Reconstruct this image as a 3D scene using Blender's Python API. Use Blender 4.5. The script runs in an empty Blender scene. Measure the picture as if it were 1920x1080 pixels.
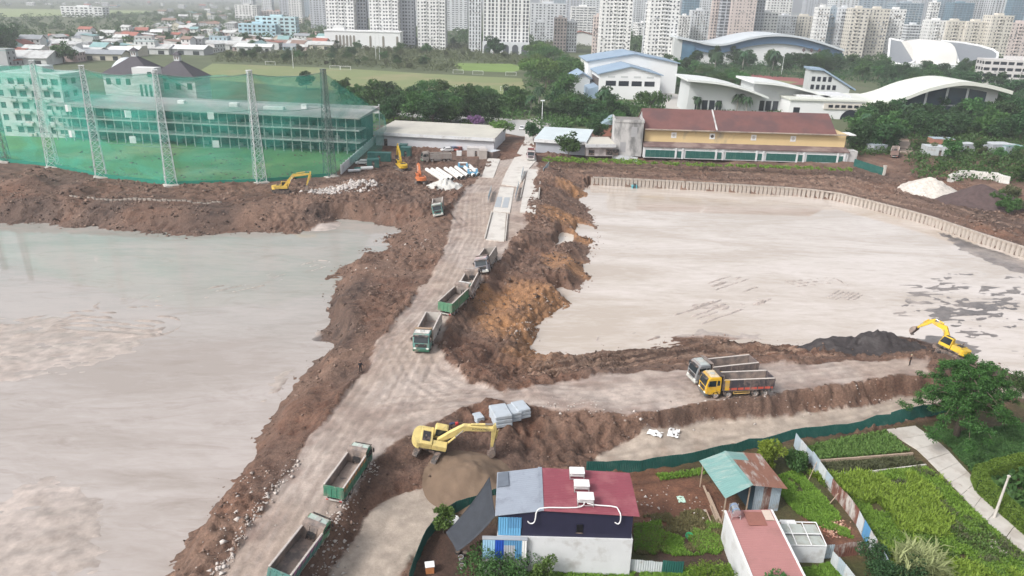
import bpy, bmesh, math, random
import numpy as np
from mathutils import Vector, Matrix, Euler
R = math.radians
random.seed(7)
SC = bpy.context.scene
COL = SC.collection

# ------------------------------------------------------------------ camera
FPX, PITCH, ROLL, CAMH = 1371.0, R(21.39), R(1.5), 48.0
cp, sp, cr, sr = math.cos(PITCH), math.sin(PITCH), math.cos(ROLL), math.sin(ROLL)
CF = Vector((0, cp, -sp)); _r0 = Vector((1, 0, 0)); _u0 = Vector((0, sp, cp))
CR = _r0*cr + _u0*sr; CU = _u0*cr - _r0*sr
cam = bpy.data.cameras.new('camera'); cam.sensor_width = 36; cam.lens = 36*FPX/1920
cam.clip_start = 0.5; cam.clip_end = 20000
camo = bpy.data.objects.new('camera', cam); COL.objects.link(camo)
camo.matrix_world = Matrix(((CR.x, CU.x, -CF.x, 0), (CR.y, CU.y, -CF.y, 0), (CR.z, CU.z, -CF.z, CAMH), (0, 0, 0, 1)))
SC.camera = camo

# ------------------------------------------------------------------ sky, sun, exposure
W = bpy.data.worlds.new('World'); SC.world = W; W.use_nodes = True
wn = W.node_tree.nodes; wl = W.node_tree.links
bg = wn['Background']; sky = wn.new('ShaderNodeTexSky'); sky.sky_type = 'NISHITA'; sky.sun_disc = False
SUN_EL, SUN_AZ = R(42), R(235)
sky.sun_elevation = SUN_EL; sky.sun_rotation = SUN_AZ
sky.air_density = 1.0; sky.dust_density = 4.0; sky.ozone_density = 1.0
hs = wn.new('ShaderNodeHueSaturation'); hs.inputs['Saturation'].default_value = 0.34
wl.new(sky.outputs[0], hs.inputs['Color']); wl.new(hs.outputs[0], bg.inputs[0])
bg.inputs[1].default_value = 0.122
sl = bpy.data.lights.new('sun', 'SUN'); sl.energy = 1.5; sl.angle = R(10); sl.color = (1, .975, .945)
so = bpy.data.objects.new('sun', sl); COL.objects.link(so)
_sd = Vector((math.sin(SUN_AZ)*math.cos(SUN_EL), math.cos(SUN_AZ)*math.cos(SUN_EL), math.sin(SUN_EL)))
so.rotation_euler = _sd.to_track_quat('Z', 'Y').to_euler()
SC.view_settings.view_transform = 'Standard'; SC.view_settings.look = 'None'
SC.view_settings.gamma = 1.0; SC.view_settings.exposure = 0.86; SC.view_settings.use_curve_mapping = False
SC.cycles.max_bounces = 6; SC.cycles.diffuse_bounces = 2; SC.cycles.glossy_bounces = 2
SC.cycles.transparent_max_bounces = 12; SC.cycles.volume_bounces = 0
SC.cycles.use_denoising = True; SC.cycles.use_adaptive_sampling = True; SC.cycles.adaptive_threshold = 0.02
SC.cycles.volume_step_rate = 4; SC.cycles.caustics_reflective = False; SC.cycles.caustics_refractive = False

# ------------------------------------------------------------------ geometry helpers
def G(u, v, z=0.0):
    """ground point at height z that a survey mark (u, v) stands for"""
    d = CF + CR*((u-960)/FPX) - CU*((v-540)/FPX)
    t = (z-CAMH)/d.z
    return Vector((d.x*t, d.y*t, z))
def GD(u, v, dist):
    """point on bearing u,v at forward distance dist (metres along +Y)"""
    d = CF + CR*((u-960)/FPX) - CU*((v-540)/FPX)
    t = dist/d.y
    return Vector((d.x*t, dist, CAMH+d.z*t))

def rotz(a): return Matrix.Rotation(a, 3, 'Z')
class MB:
    def __init__(s): s.v = []; s.f = []; s.m = []
    def add(s, vs, fs, mi=0):
        n = len(s.v); s.v += [tuple(p) for p in vs]; s.f += [tuple(i+n for i in f) for f in fs]; s.m += [mi]*len(fs); return s
    def box(s, x0, x1, y0, y1, z0, z1, mi=0, M=None):
        vs = [Vector(p) for p in ((x0,y0,z0),(x1,y0,z0),(x1,y1,z0),(x0,y1,z0),(x0,y0,z1),(x1,y0,z1),(x1,y1,z1),(x0,y1,z1))]
        if M is not None: vs = [M @ p for p in vs]
        return s.add(vs, [(0,3,2,1),(4,5,6,7),(0,1,5,4),(1,2,6,5),(2,3,7,6),(3,0,4,7)], mi)
    def cbox(s, x0, x1, y0, y1, z0, z1, c=.05, mi=0, M=None):
        """box with chamfered edges"""
        vs = []
        for (z, k) in ((z0, c), (z0+c, 0), (z1-c, 0), (z1, c)):
            a, b, e, g = x0+k, x1-k, y0+k, y1-k; q = c
            ring = [(a+q,e),(b-q,e),(b,e+q),(b,g-q),(b-q,g),(a+q,g),(a,g-q),(a,e+q)]
            vs += [Vector((p[0], p[1], z)) for p in ring]
        if M is not None: vs = [M @ p for p in vs]
        fs = [tuple(range(7,-1,-1)), tuple(range(24,32))]
        for r in range(3):
            for i in range(8): j = (i+1)%8; fs.append((r*8+i, r*8+j, r*8+8+j, r*8+8+i))
        return s.add(vs, fs, mi)
    def beam(s, p, q, w, h=None, mi=0, up=(0,0,1)):
        p = Vector(p); q = Vector(q); h = w if h is None else h
        d = (q-p).normalized(); u = Vector(up)
        if abs(d.dot(u)) > .98: u = Vector((0,1,0))
        a = d.cross(u).normalized(); b = a.cross(d).normalized()
        vs = []
        for o in (p, q):
            for (i, j) in ((-1,-1),(1,-1),(1,1),(-1,1)): vs.append(o + a*(i*w/2) + b*(j*h/2))
        return s.add(vs, [(0,1,2,3),(7,6,5,4),(0,4,5,1),(1,5,6,2),(2,6,7,3),(3,7,4,0)], mi)
    def tube(s, pts, r, n=8, mi=0, cap=True):
        pts = [Vector(p) for p in pts]; k = len(pts); rs = r if isinstance(r, (list, tuple)) else [r]*k
        vs = []; prev = None
        for i, p in enumerate(pts):
            d = (pts[min(i+1,k-1)]-pts[max(i-1,0)]).normalized()
            if prev is None:
                u = Vector((0,0,1)) if abs(d.z) < .9 else Vector((0,1,0)); a = d.cross(u).normalized()
            else: a = (prev - d*prev.dot(d)).normalized()
            prev = a; b = d.cross(a)
            for j in range(n): t = 2*math.pi*j/n; vs.append(p + (a*math.cos(t)+b*math.sin(t))*rs[i])
        fs = [(i*n+j, i*n+(j+1)%n, (i+1)*n+(j+1)%n, (i+1)*n+j) for i in range(k-1) for j in range(n)]
        if cap: fs += [tuple(range(n-1,-1,-1)), tuple((k-1)*n+j for j in range(n))]
        return s.add(vs, fs, mi)
    def prism(s, poly, axis, a0, a1, mi=0, M=None):
        """poly of 2D points extruded along axis: 'x' (y,z), 'y' (x,z), 'z' (x,y)"""
        n = len(poly); vs = []
        for a in (a0, a1):
            for (p, q) in poly: vs.append(Vector({'x': (a,p,q), 'y': (p,a,q), 'z': (p,q,a)}[axis]))
        if M is not None: vs = [M @ p for p in vs]
        fs = [tuple(range(n-1,-1,-1)), tuple(range(n,2*n))] + [(i,(i+1)%n,n+(i+1)%n,n+i) for i in range(n)]
        return s.add(vs, fs, mi)
    def quad(s, a, b, c, d, mi=0): return s.add([a,b,c,d], [(0,1,2,3)], mi)
    def mesh(s, name, mats, smooth=False):
        me = bpy.data.meshes.new(name); me.from_pydata(s.v, [], s.f)
        for m in (mats if isinstance(mats, (list, tuple)) else [mats]): me.materials.append(m)
        if any(s.m): me.polygons.foreach_set('material_index', s.m)
        bm = bmesh.new(); bm.from_mesh(me); bmesh.ops.recalc_face_normals(bm, faces=bm.faces); bm.to_mesh(me); bm.free()
        if smooth:
            me.polygons.foreach_set('use_smooth', [True]*len(me.polygons))
            if smooth != 'all': me.set_sharp_from_angle(angle=R(40))
        return me
    def build(s, name, mats, parent=None, loc=None, smooth=False):
        return ob(name, s.mesh(name, mats, smooth), parent, loc)
def ob(name, me, parent=None, loc=None):
    o = bpy.data.objects.new(name, me); COL.objects.link(o)
    if parent is not None: o.parent = parent
    if loc is not None: o.location = loc
    return o
def tag(o, label=None, cat=None, group=None, kind=None):
    if label: o['label'] = label
    if cat: o['category'] = cat
    if group: o['group'] = group
    if kind: o['kind'] = kind
    return o
def thing(name, label, cat, loc=(0,0,0), rz=0, group=None):
    o = bpy.data.objects.new(name, None); COL.objects.link(o); o.location = loc; o.rotation_euler = (0,0,rz)
    o.empty_display_size = .5
    return tag(o, label, cat, group)
def copy_tree(o, parent=None):
    c = o.copy(); COL.objects.link(c); c.parent = parent
    for ch in o.children: copy_tree(ch, c)
    return c
def rot_into(o, rx, ry, rz): o.rotation_euler = (rx, ry, rz)

# ------------------------------------------------------------------ materials
MATS = {}
def mat(name, col, rough=.7, var=.12, scale=3.0, bump=0.0, bscale=None, metal=0.0, dirt=None, dscale=.4, damt=.5, spec=.4, stretch=None):
    """procedural paint / stone / metal: base colour, mottling, optional dirt patches and bump"""
    if name in MATS: return MATS[name]
    m = bpy.data.materials.new(name); m.use_nodes = True; nt = m.node_tree; N = nt.nodes; L = nt.links
    b = N['Principled BSDF']; b.inputs['Roughness'].default_value = rough; b.inputs['Metallic'].default_value = metal
    b.inputs['Specular IOR Level'].default_value = spec
    tc = N.new('ShaderNodeTexCoord'); src = tc.outputs['Object']
    if stretch:
        mp = N.new('ShaderNodeMapping'); mp.inputs['Scale'].default_value = stretch; L.new(src, mp.inputs[0]); src = mp.outputs[0]
    nz = N.new('ShaderNodeTexNoise'); nz.inputs['Scale'].default_value = scale; nz.inputs['Detail'].default_value = 5
    L.new(src, nz.inputs['Vector'])
    mx = N.new('ShaderNodeMix'); mx.data_type = 'RGBA'
    c = np.array(col[:3]); lo = np.clip(c*(1-var*1.6), 0, 1); hi = np.clip(c*(1+var*1.6), 0, 1)
    mx.inputs['A'].default_value = (*lo, 1); mx.inputs['B'].default_value = (*hi, 1)
    L.new(nz.outputs['Fac'], mx.inputs['Factor']); out = mx.outputs['Result']
    if dirt is not None:
        n2 = N.new('ShaderNodeTexNoise'); n2.inputs['Scale'].default_value = dscale; n2.inputs['Detail'].default_value = 6; n2.inputs['Roughness'].default_value = .65
        L.new(src, n2.inputs['Vector'])
        rp = N.new('ShaderNodeMapRange'); rp.inputs['From Min'].default_value = .62-.3*damt; rp.inputs['From Max'].default_value = .78-.3*damt
        L.new(n2.outputs['Fac'], rp.inputs['Value'])
        m2 = N.new('ShaderNodeMix'); m2.data_type = 'RGBA'; L.new(rp.outputs[0], m2.inputs['Factor']); L.new(out, m2.inputs['A'])
        m2.inputs['B'].default_value = (*dirt, 1); out = m2.outputs['Result']
    L.new(out, b.inputs['Base Color'])
    if bump:
        bp = N.new('ShaderNodeBump'); bp.inputs['Strength'].default_value = bump; bp.inputs['Distance'].default_value = .1
        nb = N.new('ShaderNodeTexNoise'); nb.inputs['Scale'].default_value = bscale or scale*3; nb.inputs['Detail'].default_value = 6
        L.new(src, nb.inputs['Vector']); L.new(nb.outputs['Fac'], bp.inputs['Height']); L.new(bp.outputs[0], b.inputs['Normal'])
    MATS[name] = m; return m
def glass(name='window_glass', col=(.03,.04,.05), rough=.12):
    return mat(name, col, rough, .3, .15, spec=.6)

# ------------------------------------------------------------------ numpy noise
def _hash(ix, iy, seed):
    n = (ix*374761393 + iy*668265263 + seed*974634713) & 0x7fffffff
    n = ((n ^ (n >> 13))*1274126177) & 0x7fffffff
    return ((n ^ (n >> 16)) & 0xffff)/65535.0
def vn(x, y, seed=0):
    ix = np.floor(x).astype(np.int64); iy = np.floor(y).astype(np.int64); fx = x-ix; fy = y-iy
    fx = fx*fx*(3-2*fx); fy = fy*fy*(3-2*fy)
    a = _hash(ix,iy,seed); b = _hash(ix+1,iy,seed); c = _hash(ix,iy+1,seed); d = _hash(ix+1,iy+1,seed)
    return a+(b-a)*fx+(c-a)*fy+(a-b-c+d)*fx*fy
def fbm(x, y, sc, oct=4, seed=0, ridged=False):
    r = 0; amp = 1; tot = 0
    for o in range(oct):
        n = vn(x/sc+17.3*o, y/sc-9.1*o, seed+o*13)
        if ridged: n = 1-abs(2*n-1)
        r = r+n*amp; tot += amp; amp *= .5; sc *= .5
    return r/tot
def poly_sd(px, py, poly):
    """signed distance to a closed polygon (negative inside)"""
    P = np.array([(p[0], p[1]) for p in poly]); n = len(P)
    d2 = np.full(px.shape, 1e18); ins = np.zeros(px.shape, bool)
    for i in range(n):
        a = P[i]; b = P[(i+1)%n]; e = b-a
        wx = px-a[0]; wy = py-a[1]; t = np.clip((wx*e[0]+wy*e[1])/max(e@e, 1e-9), 0, 1)
        dx = wx-e[0]*t; dy = wy-e[1]*t; d2 = np.minimum(d2, dx*dx+dy*dy)
        c = (a[1] > py) != (b[1] > py)
        if abs(e[1]) > 1e-12: ins ^= c & (px < e[0]*(py-a[1])/e[1]+a[0])
    d = np.sqrt(d2); return np.where(ins, -d, d)
def line_d(px, py, pts):
    """distance to polyline and signed side of nearest segment"""
    P = np.array([(p[0], p[1]) for p in pts]); best = np.full(px.shape, 1e18)
    for i in range(len(P)-1):
        a = P[i]; e = P[i+1]-a; wx = px-a[0]; wy = py-a[1]; t = np.clip((wx*e[0]+wy*e[1])/max(e@e,1e-9), 0, 1)
        best = np.minimum(best, (wx-e[0]*t)**2+(wy-e[1]*t)**2)
    return np.sqrt(best)
def sstep(a, b, x):
    t = np.clip((x-a)/(b-a), 0, 1); return t*t*(3-2*t)
# ------------------------------------------------------------------ terrain: surveyed outlines -> heightfield
WZ = -4.0      # pond water level
LOW = -2.5     # house plots and lower track
def GP(pts, z): return [G(u, v, z) for (u, v) in pts]
P_LPOND = GP([(-260,422),(0,425),(60,425),(150,432),(250,441),(330,446),(430,441),(560,440),(600,426),(650,415),(690,418),(722,432),(700,455),(640,492),(606,520),(598,560),(612,600),(600,650),(565,700),(520,735),(455,790),(432,830),(440,862),(405,930),(352,990),(312,1040),(285,1082),(240,1170),(-400,1170)], WZ)
SHEET_PX = [(1112,334),(1200,338),(1350,346),(1500,355),(1560,361),(1640,380),(1740,406),(1840,440),(1960,478),(2080,520)]
SHEET = [G(u, v, -1.9) for (u, v) in SHEET_PX]
P_RPOND = [Vector((p.x, p.y-.8, WZ)) for p in SHEET] + GP([(2120,720),(1960,702),(1900,690),(1840,672),(1780,655),(1700,640),(1600,642),(1500,647),(1400,640),(1300,634),(1180,642),(1100,657),(1045,660),(1026,640),(1040,615),(1066,595),(1095,560),(1112,520),(1122,470),(1132,430),(1112,400),(1100,372)], WZ)
ROAD_L = [(380,1120),(405,1080),(470,990),(560,862),(622,770),(668,700),(702,640),(762,578),(800,530),(828,480),(838,430),(850,385),(872,352),(905,325),(935,300)]
ROAD_R = [(1002,290),(1008,330),(985,430),(955,462),(930,492),(905,525),(852,590),(826,648),(832,690),(870,716),(960,736),(1050,722),(1200,702),(1290,690),(1440,680),(1600,672),(1745,668)]
ROAD_B = [(1745,700),(1600,712),(1440,738),(1300,758),(1180,776),(1020,768),(915,756),(855,766),(800,790),(742,830),(702,862),(652,932),(602,1010),(570,1080),(555,1120)]
P_ROAD = GP(ROAD_L+ROAD_R+ROAD_B, 0)
P_TRACK = GP([(1105,852),(1200,812),(1400,786),(1600,762),(1745,742),(1960,722),(1960,742),(1745,768),(1600,798),(1450,826),(1300,858),(1180,882),(1100,888)], LOW)
P_PATCH = GP([(695,965),(760,930),(815,915),(830,960),(800,1010),(765,1090),(745,1130),(615,1130),(650,1060)], LOW)
P_LOTS = GP([(845,965),(1100,893),(1300,862),(1480,832),(1722,792),(1960,745),(2200,720),(2300,1300),(760,1300),(770,1085),(800,1010)], LOW)
P_LBENCH = GP([(-250,290),(0,300),(300,335),(600,325),(760,325),(850,345),(835,385),(760,375),(600,378),(300,382),(100,372),(-250,362)], 0)
P_RBENCH = [G(u, v, -1.9) for (u, v) in SHEET_PX[:7]] + [G(u, v, -1.6) for (u, v) in [(1980,455),(1960,420),(1800,372),(1690,340),(1560,330),(1350,318),(1200,312),(1080,312)]]
P_YARD = GP([(640,330),(705,275),(930,280),(1010,262),(1600,305),(1700,290),(1760,300),(1920,352),(2100,380),(2100,240),(400,240),(-300,250),(-300,285),(0,295),(300,330),(600,325)], 0)
P_TOPBANK = GP([(705,475),(640,560),(672,640),(560,800),(490,890),(420,1000),(370,1080),(400,1080),(640,700),(750,580),(820,490)], -.8)
P_CLAY = GP([(985,470),(1060,460),(1050,520),(990,570),(930,650),(960,690),(880,690),(850,660),(900,590)], -1.6)
P_SHELF = GP([(1040,690),(1250,672),(1400,664),(1560,662),(1700,660),(1700,655),(1560,654),(1400,652),(1250,655),(1060,672)], -1.3)
P_GBANK = GP([(705,880),(800,850),(770,905),(690,960),(640,1050),(600,1100),(640,1000)], -.9)
HCTL = [(P_LPOND,WZ-.21,1),(P_RPOND,WZ-.22,1),(P_ROAD,0,1),(P_TRACK,LOW,1),(P_PATCH,LOW,1),(P_LOTS,LOW,1),(P_LBENCH,0,1),(P_RBENCH,-1.75,1),(P_YARD,0,1),(P_TOPBANK,-.8,.3),(P_CLAY,-1.6,.3),(P_SHELF,-1.5,.4),(P_GBANK,-.9,.3)]
X0, X1, Y0, Y1 = -215.0, 250.0, 14.0, 300.0
gx = np.concatenate([np.arange(X0, -120, 1.0), np.arange(-120, -60, .6), np.arange(-60, 75, .35), np.arange(75, 125, .6), np.arange(125, X1+.01, 1.0)]); gx[-1] = X1
ys = [Y0]
while ys[-1] < Y1: ys.append(ys[-1]+.32+max(0, ys[-1]-70)*.0042+max(0, 46-ys[-1])*.08)
gy = np.array(ys); gy[-1] = Y1
NX, NY = len(gx), len(gy)
XX, YY = np.meshgrid(gx, gy)
# domain-warp so outlines become ragged like earthworks
WX = XX+(fbm(XX,YY,9,3,1)-.5)*3.0+(fbm(XX,YY,1.8,2,5)-.5)*.9
WY = YY+(fbm(XX,YY,9,3,2)-.5)*3.0+(fbm(XX,YY,1.8,2,6)-.5)*.9
SD = {}
num = 0; den = 0
for i, (pl, z, wt) in enumerate(HCTL):
    wob = i not in (5, 8)
    d = poly_sd(WX if wob else XX, WY if wob else YY, pl); SD[i] = d
    w = wt/(np.maximum(d, 0)**2+.25)**1.15; num = num+w*z; den = den+w
HT = num/den
sdLP, sdRP, sdRO, sdTR, sdPA, sdLO, sdLB, sdRB, sdYA = [SD[i] for i in range(9)]
sheet_d = line_d(XX, YY, SHEET)
wet_in = np.minimum(sdLP, sdRP)
inwater = sstep(.6, -1.2, wet_in)
road = np.maximum(sstep(.15, -.35, sdRO), np.maximum(sstep(.15,-.3,sdTR), sstep(.15,-.3,sdPA)))
lots = sstep(.5, -1, sdLO)*sstep(.2,.8,sdTR)
yard = sstep(1, -3, sdYA)
earth = np.clip(1-inwater-road-lots, 0, 1)
# small relief
lump = fbm(XX,YY,7,5,11)-.5; fine = fbm(XX,YY,1.3,4,23,True)-.5; vf = fbm(XX,YY,.7,2,31)-.5
quiet = np.clip(sstep(6, 1, sheet_d)*.8 + yard*.75, 0, .85)
rghm = (.25+1.05*sstep(.4,.62,fbm(XX,YY,16,3,201)))*(.3+.7*sstep(.3,3.5,wet_in)); comb = vn(XX*1.9+YY*.5+fbm(XX,YY,5,2,203)*3, YY*.22-XX*.1, 205)-.5
HT = HT + earth*(1-quiet)*(lump*1.7*(.4+.6*sstep(.3,3.5,wet_in))+rghm*(fine*1.05+vf*.75)+comb*.18*(1.3-rghm))
RUT = np.zeros_like(HT)
# wheel ruts: along the roads
def ruts(pts, z, offs, wid, dep):
    global HT
    c = [G(u, v, z) for (u, v) in pts]
    d = line_d(XX+(fbm(XX,YY,14,2,41)-.5)*1.6, YY+(fbm(XX,YY,14,2,42)-.5)*1.6, c)
    for o in offs:
        q = np.exp(-((d-o)/wid)**2)*(.35+.65*fbm(XX,YY,3,2,43)); HT = HT - dep*q; RUT[:] = np.maximum(RUT, q*min(1, dep*4.5))
ruts([(480,1080),(600,900),(700,750),(760,650),(850,540),(900,440),(900,360),(960,300)], 0, [.5,1.5,2.7,3.9,5.2], .24, .17)
ruts([(800,760),(900,735),(1100,742),(1300,722),(1600,690),(1740,682)], 0, [.5,1.6,2.8], .24, .16)
ruts([(760,640),(790,700),(850,735),(960,745)], 0, [.3,1.7,3], .24, .16)
ruts([(700,840),(760,790),(850,755),(960,742)], 0, [0,1.5,2.8], .24, .16)
ruts([(860,790),(960,800),(1060,850),(1140,870),(1300,845),(1500,808),(1740,758)], -1.5, [.3,1.6,3.0], .35, .22)
for k, pts in enumerate([[(1030,700),(1150,672),(1300,650),(1450,645),(1560,655)], [(1010,712),(1150,688),(1300,668),(1450,662)], [(1040,688),(1180,660),(1330,640)], [(960,690),(1000,600),(1060,560)]]):
    ruts(pts, -2.5, [0,1.1,2.2,3.2], .28, .5)
ruts([(0,318),(100,350),(250,372),(430,378),(560,352)], 0, [0,3], .9, .5)
ruts([(720,345),(800,365),(850,420)], 0, [0,1.8,3.4], .4, .3)
ruts([(1200,300),(1400,312),(1600,325),(1750,370),(1900,430)], -1.2, [0,1.8,3.2], .5, .28)
HT = HT + road*(fbm(XX,YY,5,4,51)-.5)*.18
HT = HT + lots*(fbm(XX,YY,4,4,61)-.5)*.25
# hillocks of loose earth
def hill(u, v, z, r, h, seed=0):
    global HT
    c = G(u, v, z); q = np.sqrt((XX-c.x)**2+(YY-c.y)**2)*(1+.45*(fbm(XX,YY,2.5,3,seed+70)-.5))
    HT = np.maximum(HT, HT + h*sstep(r, 0, q))
for k, a in enumerate([(60,345,0,9,2.0),(160,350,0,8,1.6),(660,350,0,9,1.2),(720,335,0,8,1.6),(600,400,-1,7,1.0),(700,372,0,5,1.3),(870,655,-.5,5,1.1),(900,690,-.5,6,.9),(1060,340,-.3,8,2.0),(1035,325,0,6,1.6),(640,600,-1.5,6,.9),(560,780,-1.5,5,.7),(1225,800,-.8,5,.6),(1000,735,-.3,4,.5),(1330,640,-3.5,7,.7),(1560,650,-2.2,5,1.2),(1620,648,-2.2,5,1.5),(1660,650,-2.2,5,1.2),(1700,640,-3,5,1.6),(1780,640,-3,6,.6),(940,790,-.2,4,.6),(860,400,0,3,.6),(740,560,-1,4,.7),(1110,770,-.6,4,.5)]): hill(*a, seed=k)
# mud flats inside the ponds, plus a dark one painted as a reflection
def flat(pts, amt, soft=5):
    d = poly_sd(WX, WY, GP(pts, WZ)); return amt*sstep(soft, -soft, d)
mud = flat([(-200,590),(0,600),(120,590),(250,630),(300,605),(260,650),(180,690),(0,715),(-200,720)], .34, 7)
mud = np.maximum(mud, flat([(-200,900),(0,930),(80,890),(170,950),(160,1080),(-200,1100)], .30, 4))
mud = np.maximum(mud, flat([(1700,500),(1800,500),(1960,520),(1960,680),(1850,660),(1700,610),(1650,560)], .17, 12))
mud = np.maximum(mud, flat([(1755,418),(1850,446),(1960,480),(1960,525),(1870,498),(1800,468)], .5, 2.5))  # raised dark by the piles to stand in for the bank's reflection
mud = np.maximum(mud, flat([(1180,650),(1260,610),(1420,625),(1500,650)], .24, 4))
mud = np.maximum(mud, flat([(500,720),(590,640),(620,650),(470,800),(400,960),(340,1020)], .16, 3))
stre = .5*fbm(XX*.35+YY*.15, YY*1.3-XX*.25, 4, 5, 81, True)+.5*fbm(XX*.5+YY*.2, YY*1.2-XX*.25, 1.6, 3, 82, True)
HT = HT + inwater*(mud*.95 + (stre-.56)*(.30+1.1*mud) + (fbm(XX,YY,18,3,83)-.5)*.16)
# excavator tracks drawn across the shallow pond bed
def scrape(pts, offs, h):
    global HT
    d = line_d(XX+(fbm(XX,YY,3,2,91)-.5)*.5, YY+(fbm(XX,YY,3,2,92)-.5)*.5, GP(pts, WZ))
    for o in offs: HT = HT + inwater*h*np.exp(-((d-o)/.25)**2)*sstep(.35,.55,fbm(XX,YY,3.5,2,93))
scrape([(1150,640),(1290,600),(1435,548)], [.6,2.6], .42); scrape([(1310,575),(1420,565)], [0,1], .32); scrape([(1310,545),(1395,518)], [.2,1.6], .36)
scrape([(1470,535),(1560,525),(1575,535)], [0,1.4], .34); scrape([(1560,560),(1600,535),(1620,545),(1590,560)], [0,.8], .34)
scrape([(205,570),(330,562),(480,530),(600,495)], [0,2.2], .36); scrape([(0,620),(140,600),(290,612)], [0,1.8,4], .4)
# sheet-piled edge: level bench behind, straight drop in front
back = poly_sd(XX, YY, [(p.x,p.y) for p in SHEET]+[(SHEET[-1].x+60,SHEET[-1].y+40),(X1,Y1),(SHEET[0].x,Y1)])
HT = np.where((sheet_d < 5)&(back < -.15), -1.95+.12*(fbm(XX,YY,2,2,95)-.5)+sstep(1.5,5,sheet_d)*(HT+1.95), HT)
HT = np.where((back >= -.15)&(sheet_d < 2.5)&(sdRP < 4), np.minimum(HT, WZ-.5), HT)
P_TURF = GP([(-160,285),(10,292),(100,316),(330,343),(500,338),(630,328),(720,262),(670,255),(90,225),(-160,225)], 0)
sdTU = poly_sd(XX, YY, P_TURF); HT = HT*(1-sstep(2,0,sdTU))-.06*sstep(2,0,sdTU)
# puddles of milky water caught on the clay bank
PUD = [([(1041,456),(1052,460),(1068,446),(1070,432),(1058,428),(1046,436)],-2.4),([(1076,424),(1092,436),(1111,437),(1106,416),(1090,412)],-2.7),([(1030,538),(1060,556),(1090,566),(1078,546),(1050,534)],-3.3)]
PZ = []
for px, z in PUD:
    d = poly_sd(WX, WY, GP(px, z)); z = min(z, float(HT[(d > 0)&(d < 1.6)].min())-.05); PZ.append(z); HT = np.where(d < 1.4, HT*sstep(.2,1.4,d)+(z-.3)*(1-sstep(.2,1.4,d)), HT)
# meet the surrounding plain at the sheet's rim
rim = np.minimum.reduce([XX-X0, X1-XX, YY-Y0, Y1-YY]); HT = HT*sstep(0, 22, rim)
def hz(x, y):
    i = int(np.clip(np.searchsorted(gy, y)-1, 0, NY-2)); j = int(np.clip(np.searchsorted(gx, x)-1, 0, NX-2))
    a = (x-gx[j])/(gx[j+1]-gx[j]); b = (y-gy[i])/(gy[i+1]-gy[i])
    return float((HT[i,j]*(1-a)+HT[i,j+1]*a)*(1-b)+(HT[i+1,j]*(1-a)+HT[i+1,j+1]*a)*b)
def on_ground(p, dz=0): return Vector((p[0], p[1], hz(p[0], p[1])+dz))

# ---- soil colours (dry, clay, wet mud, grit) as what the soil itself is
def C(*a): return np.array(a)
def blend(a, col, m): return a*(1-m[..., None]) + col*m[..., None]
n1 = fbm(XX,YY,14,4,101); n2 = fbm(XX,YY,3,4,111); n3 = fbm(XX,YY,.9,3,121)
col = np.zeros(XX.shape+(3,))+C(.235,.150,.118)
col = blend(col, C(.33,.235,.195), sstep(.45,.75,n1)*.8)
col = blend(col, C(.13,.078,.06), sstep(.5,.3,n2)*.8); col = blend(col, C(.40,.30,.255), sstep(.55,.7,fbm(XX,YY,6,4,207))*.6); col = blend(col, C(.27,.135,.085), sstep(.52,.68,fbm(XX,YY,22,3,209))*.7); col = blend(col, C(.14,.105,.10), sstep(.55,.7,fbm(XX,YY,18,4,211))*.7)
def spot(u, v, z, r, c, amt=1, asp=1, seed=0):
    global col
    p = G(u, v, z); q = np.sqrt((XX-p.x)**2+((YY-p.y)*asp)**2)*(1+.9*(fbm(XX,YY,r*.5,4,seed+131)-.5))
    col = blend(col, C(*c), sstep(r, r*.35, q)*amt*earth)
for k, (u, v, z, r) in enumerate([(1010,560,-2,9),(1040,600,-3.2,8),(960,610,-2,8),(1080,500,-3,8),(1020,650,-3,7),(1060,400,-1,9),(1090,345,-1,9),(1100,440,-3,8),(1000,690,-2.5,7),(930,560,-1,6)]):
    spot(u, v, z, r, (.72,.44,.22), .95, seed=k)
for k, (u, v, z, r) in enumerate([(880,670,-.5,7),(860,640,-.3,5),(930,700,-1,7),(720,540,-1,8),(680,600,-1.5,7),(1000,700,-2,8),(640,760,-.8,7),(590,800,-1.2,7)]):
    spot(u, v, z, r, (.19,.098,.066), .8, seed=20+k)
for k, (u, v, z, r) in enumerate([(625,610,-2.5,7),(618,650,-2.5,7),(650,555,-2,8),(640,630,-2,6),(1560,655,-2,6),(1620,650,-2,7),(1680,645,-2.5,7),(1790,650,-3,9),(1850,690,-2.5,9),(1900,420,-1.6,12),(1840,400,-1.6,8),(600,395,-1,7),(400,405,-2,9),(200,400,-2,9),(60,395,-2,10),(1905,460,-2,9)]):
    spot(u, v, z, r, (.075,.055,.055), .95, seed=40+k)
for k, (u, v, z, r) in enumerate([(590,352,0,7),(640,352,0,9),(690,350,0,6)]):
    spot(u, v, z, r, (.55,.46,.42), .7, asp=2.0, seed=60+k)
bank = sstep(10,0,sdLP)*earth; col = blend(col, C(.135,.098,.085), bank*sstep(.4,.62,n2)*.6)
col = blend(col, C(.40,.31,.27), sstep(-.2,.2,fine)*earth*.35)
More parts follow.
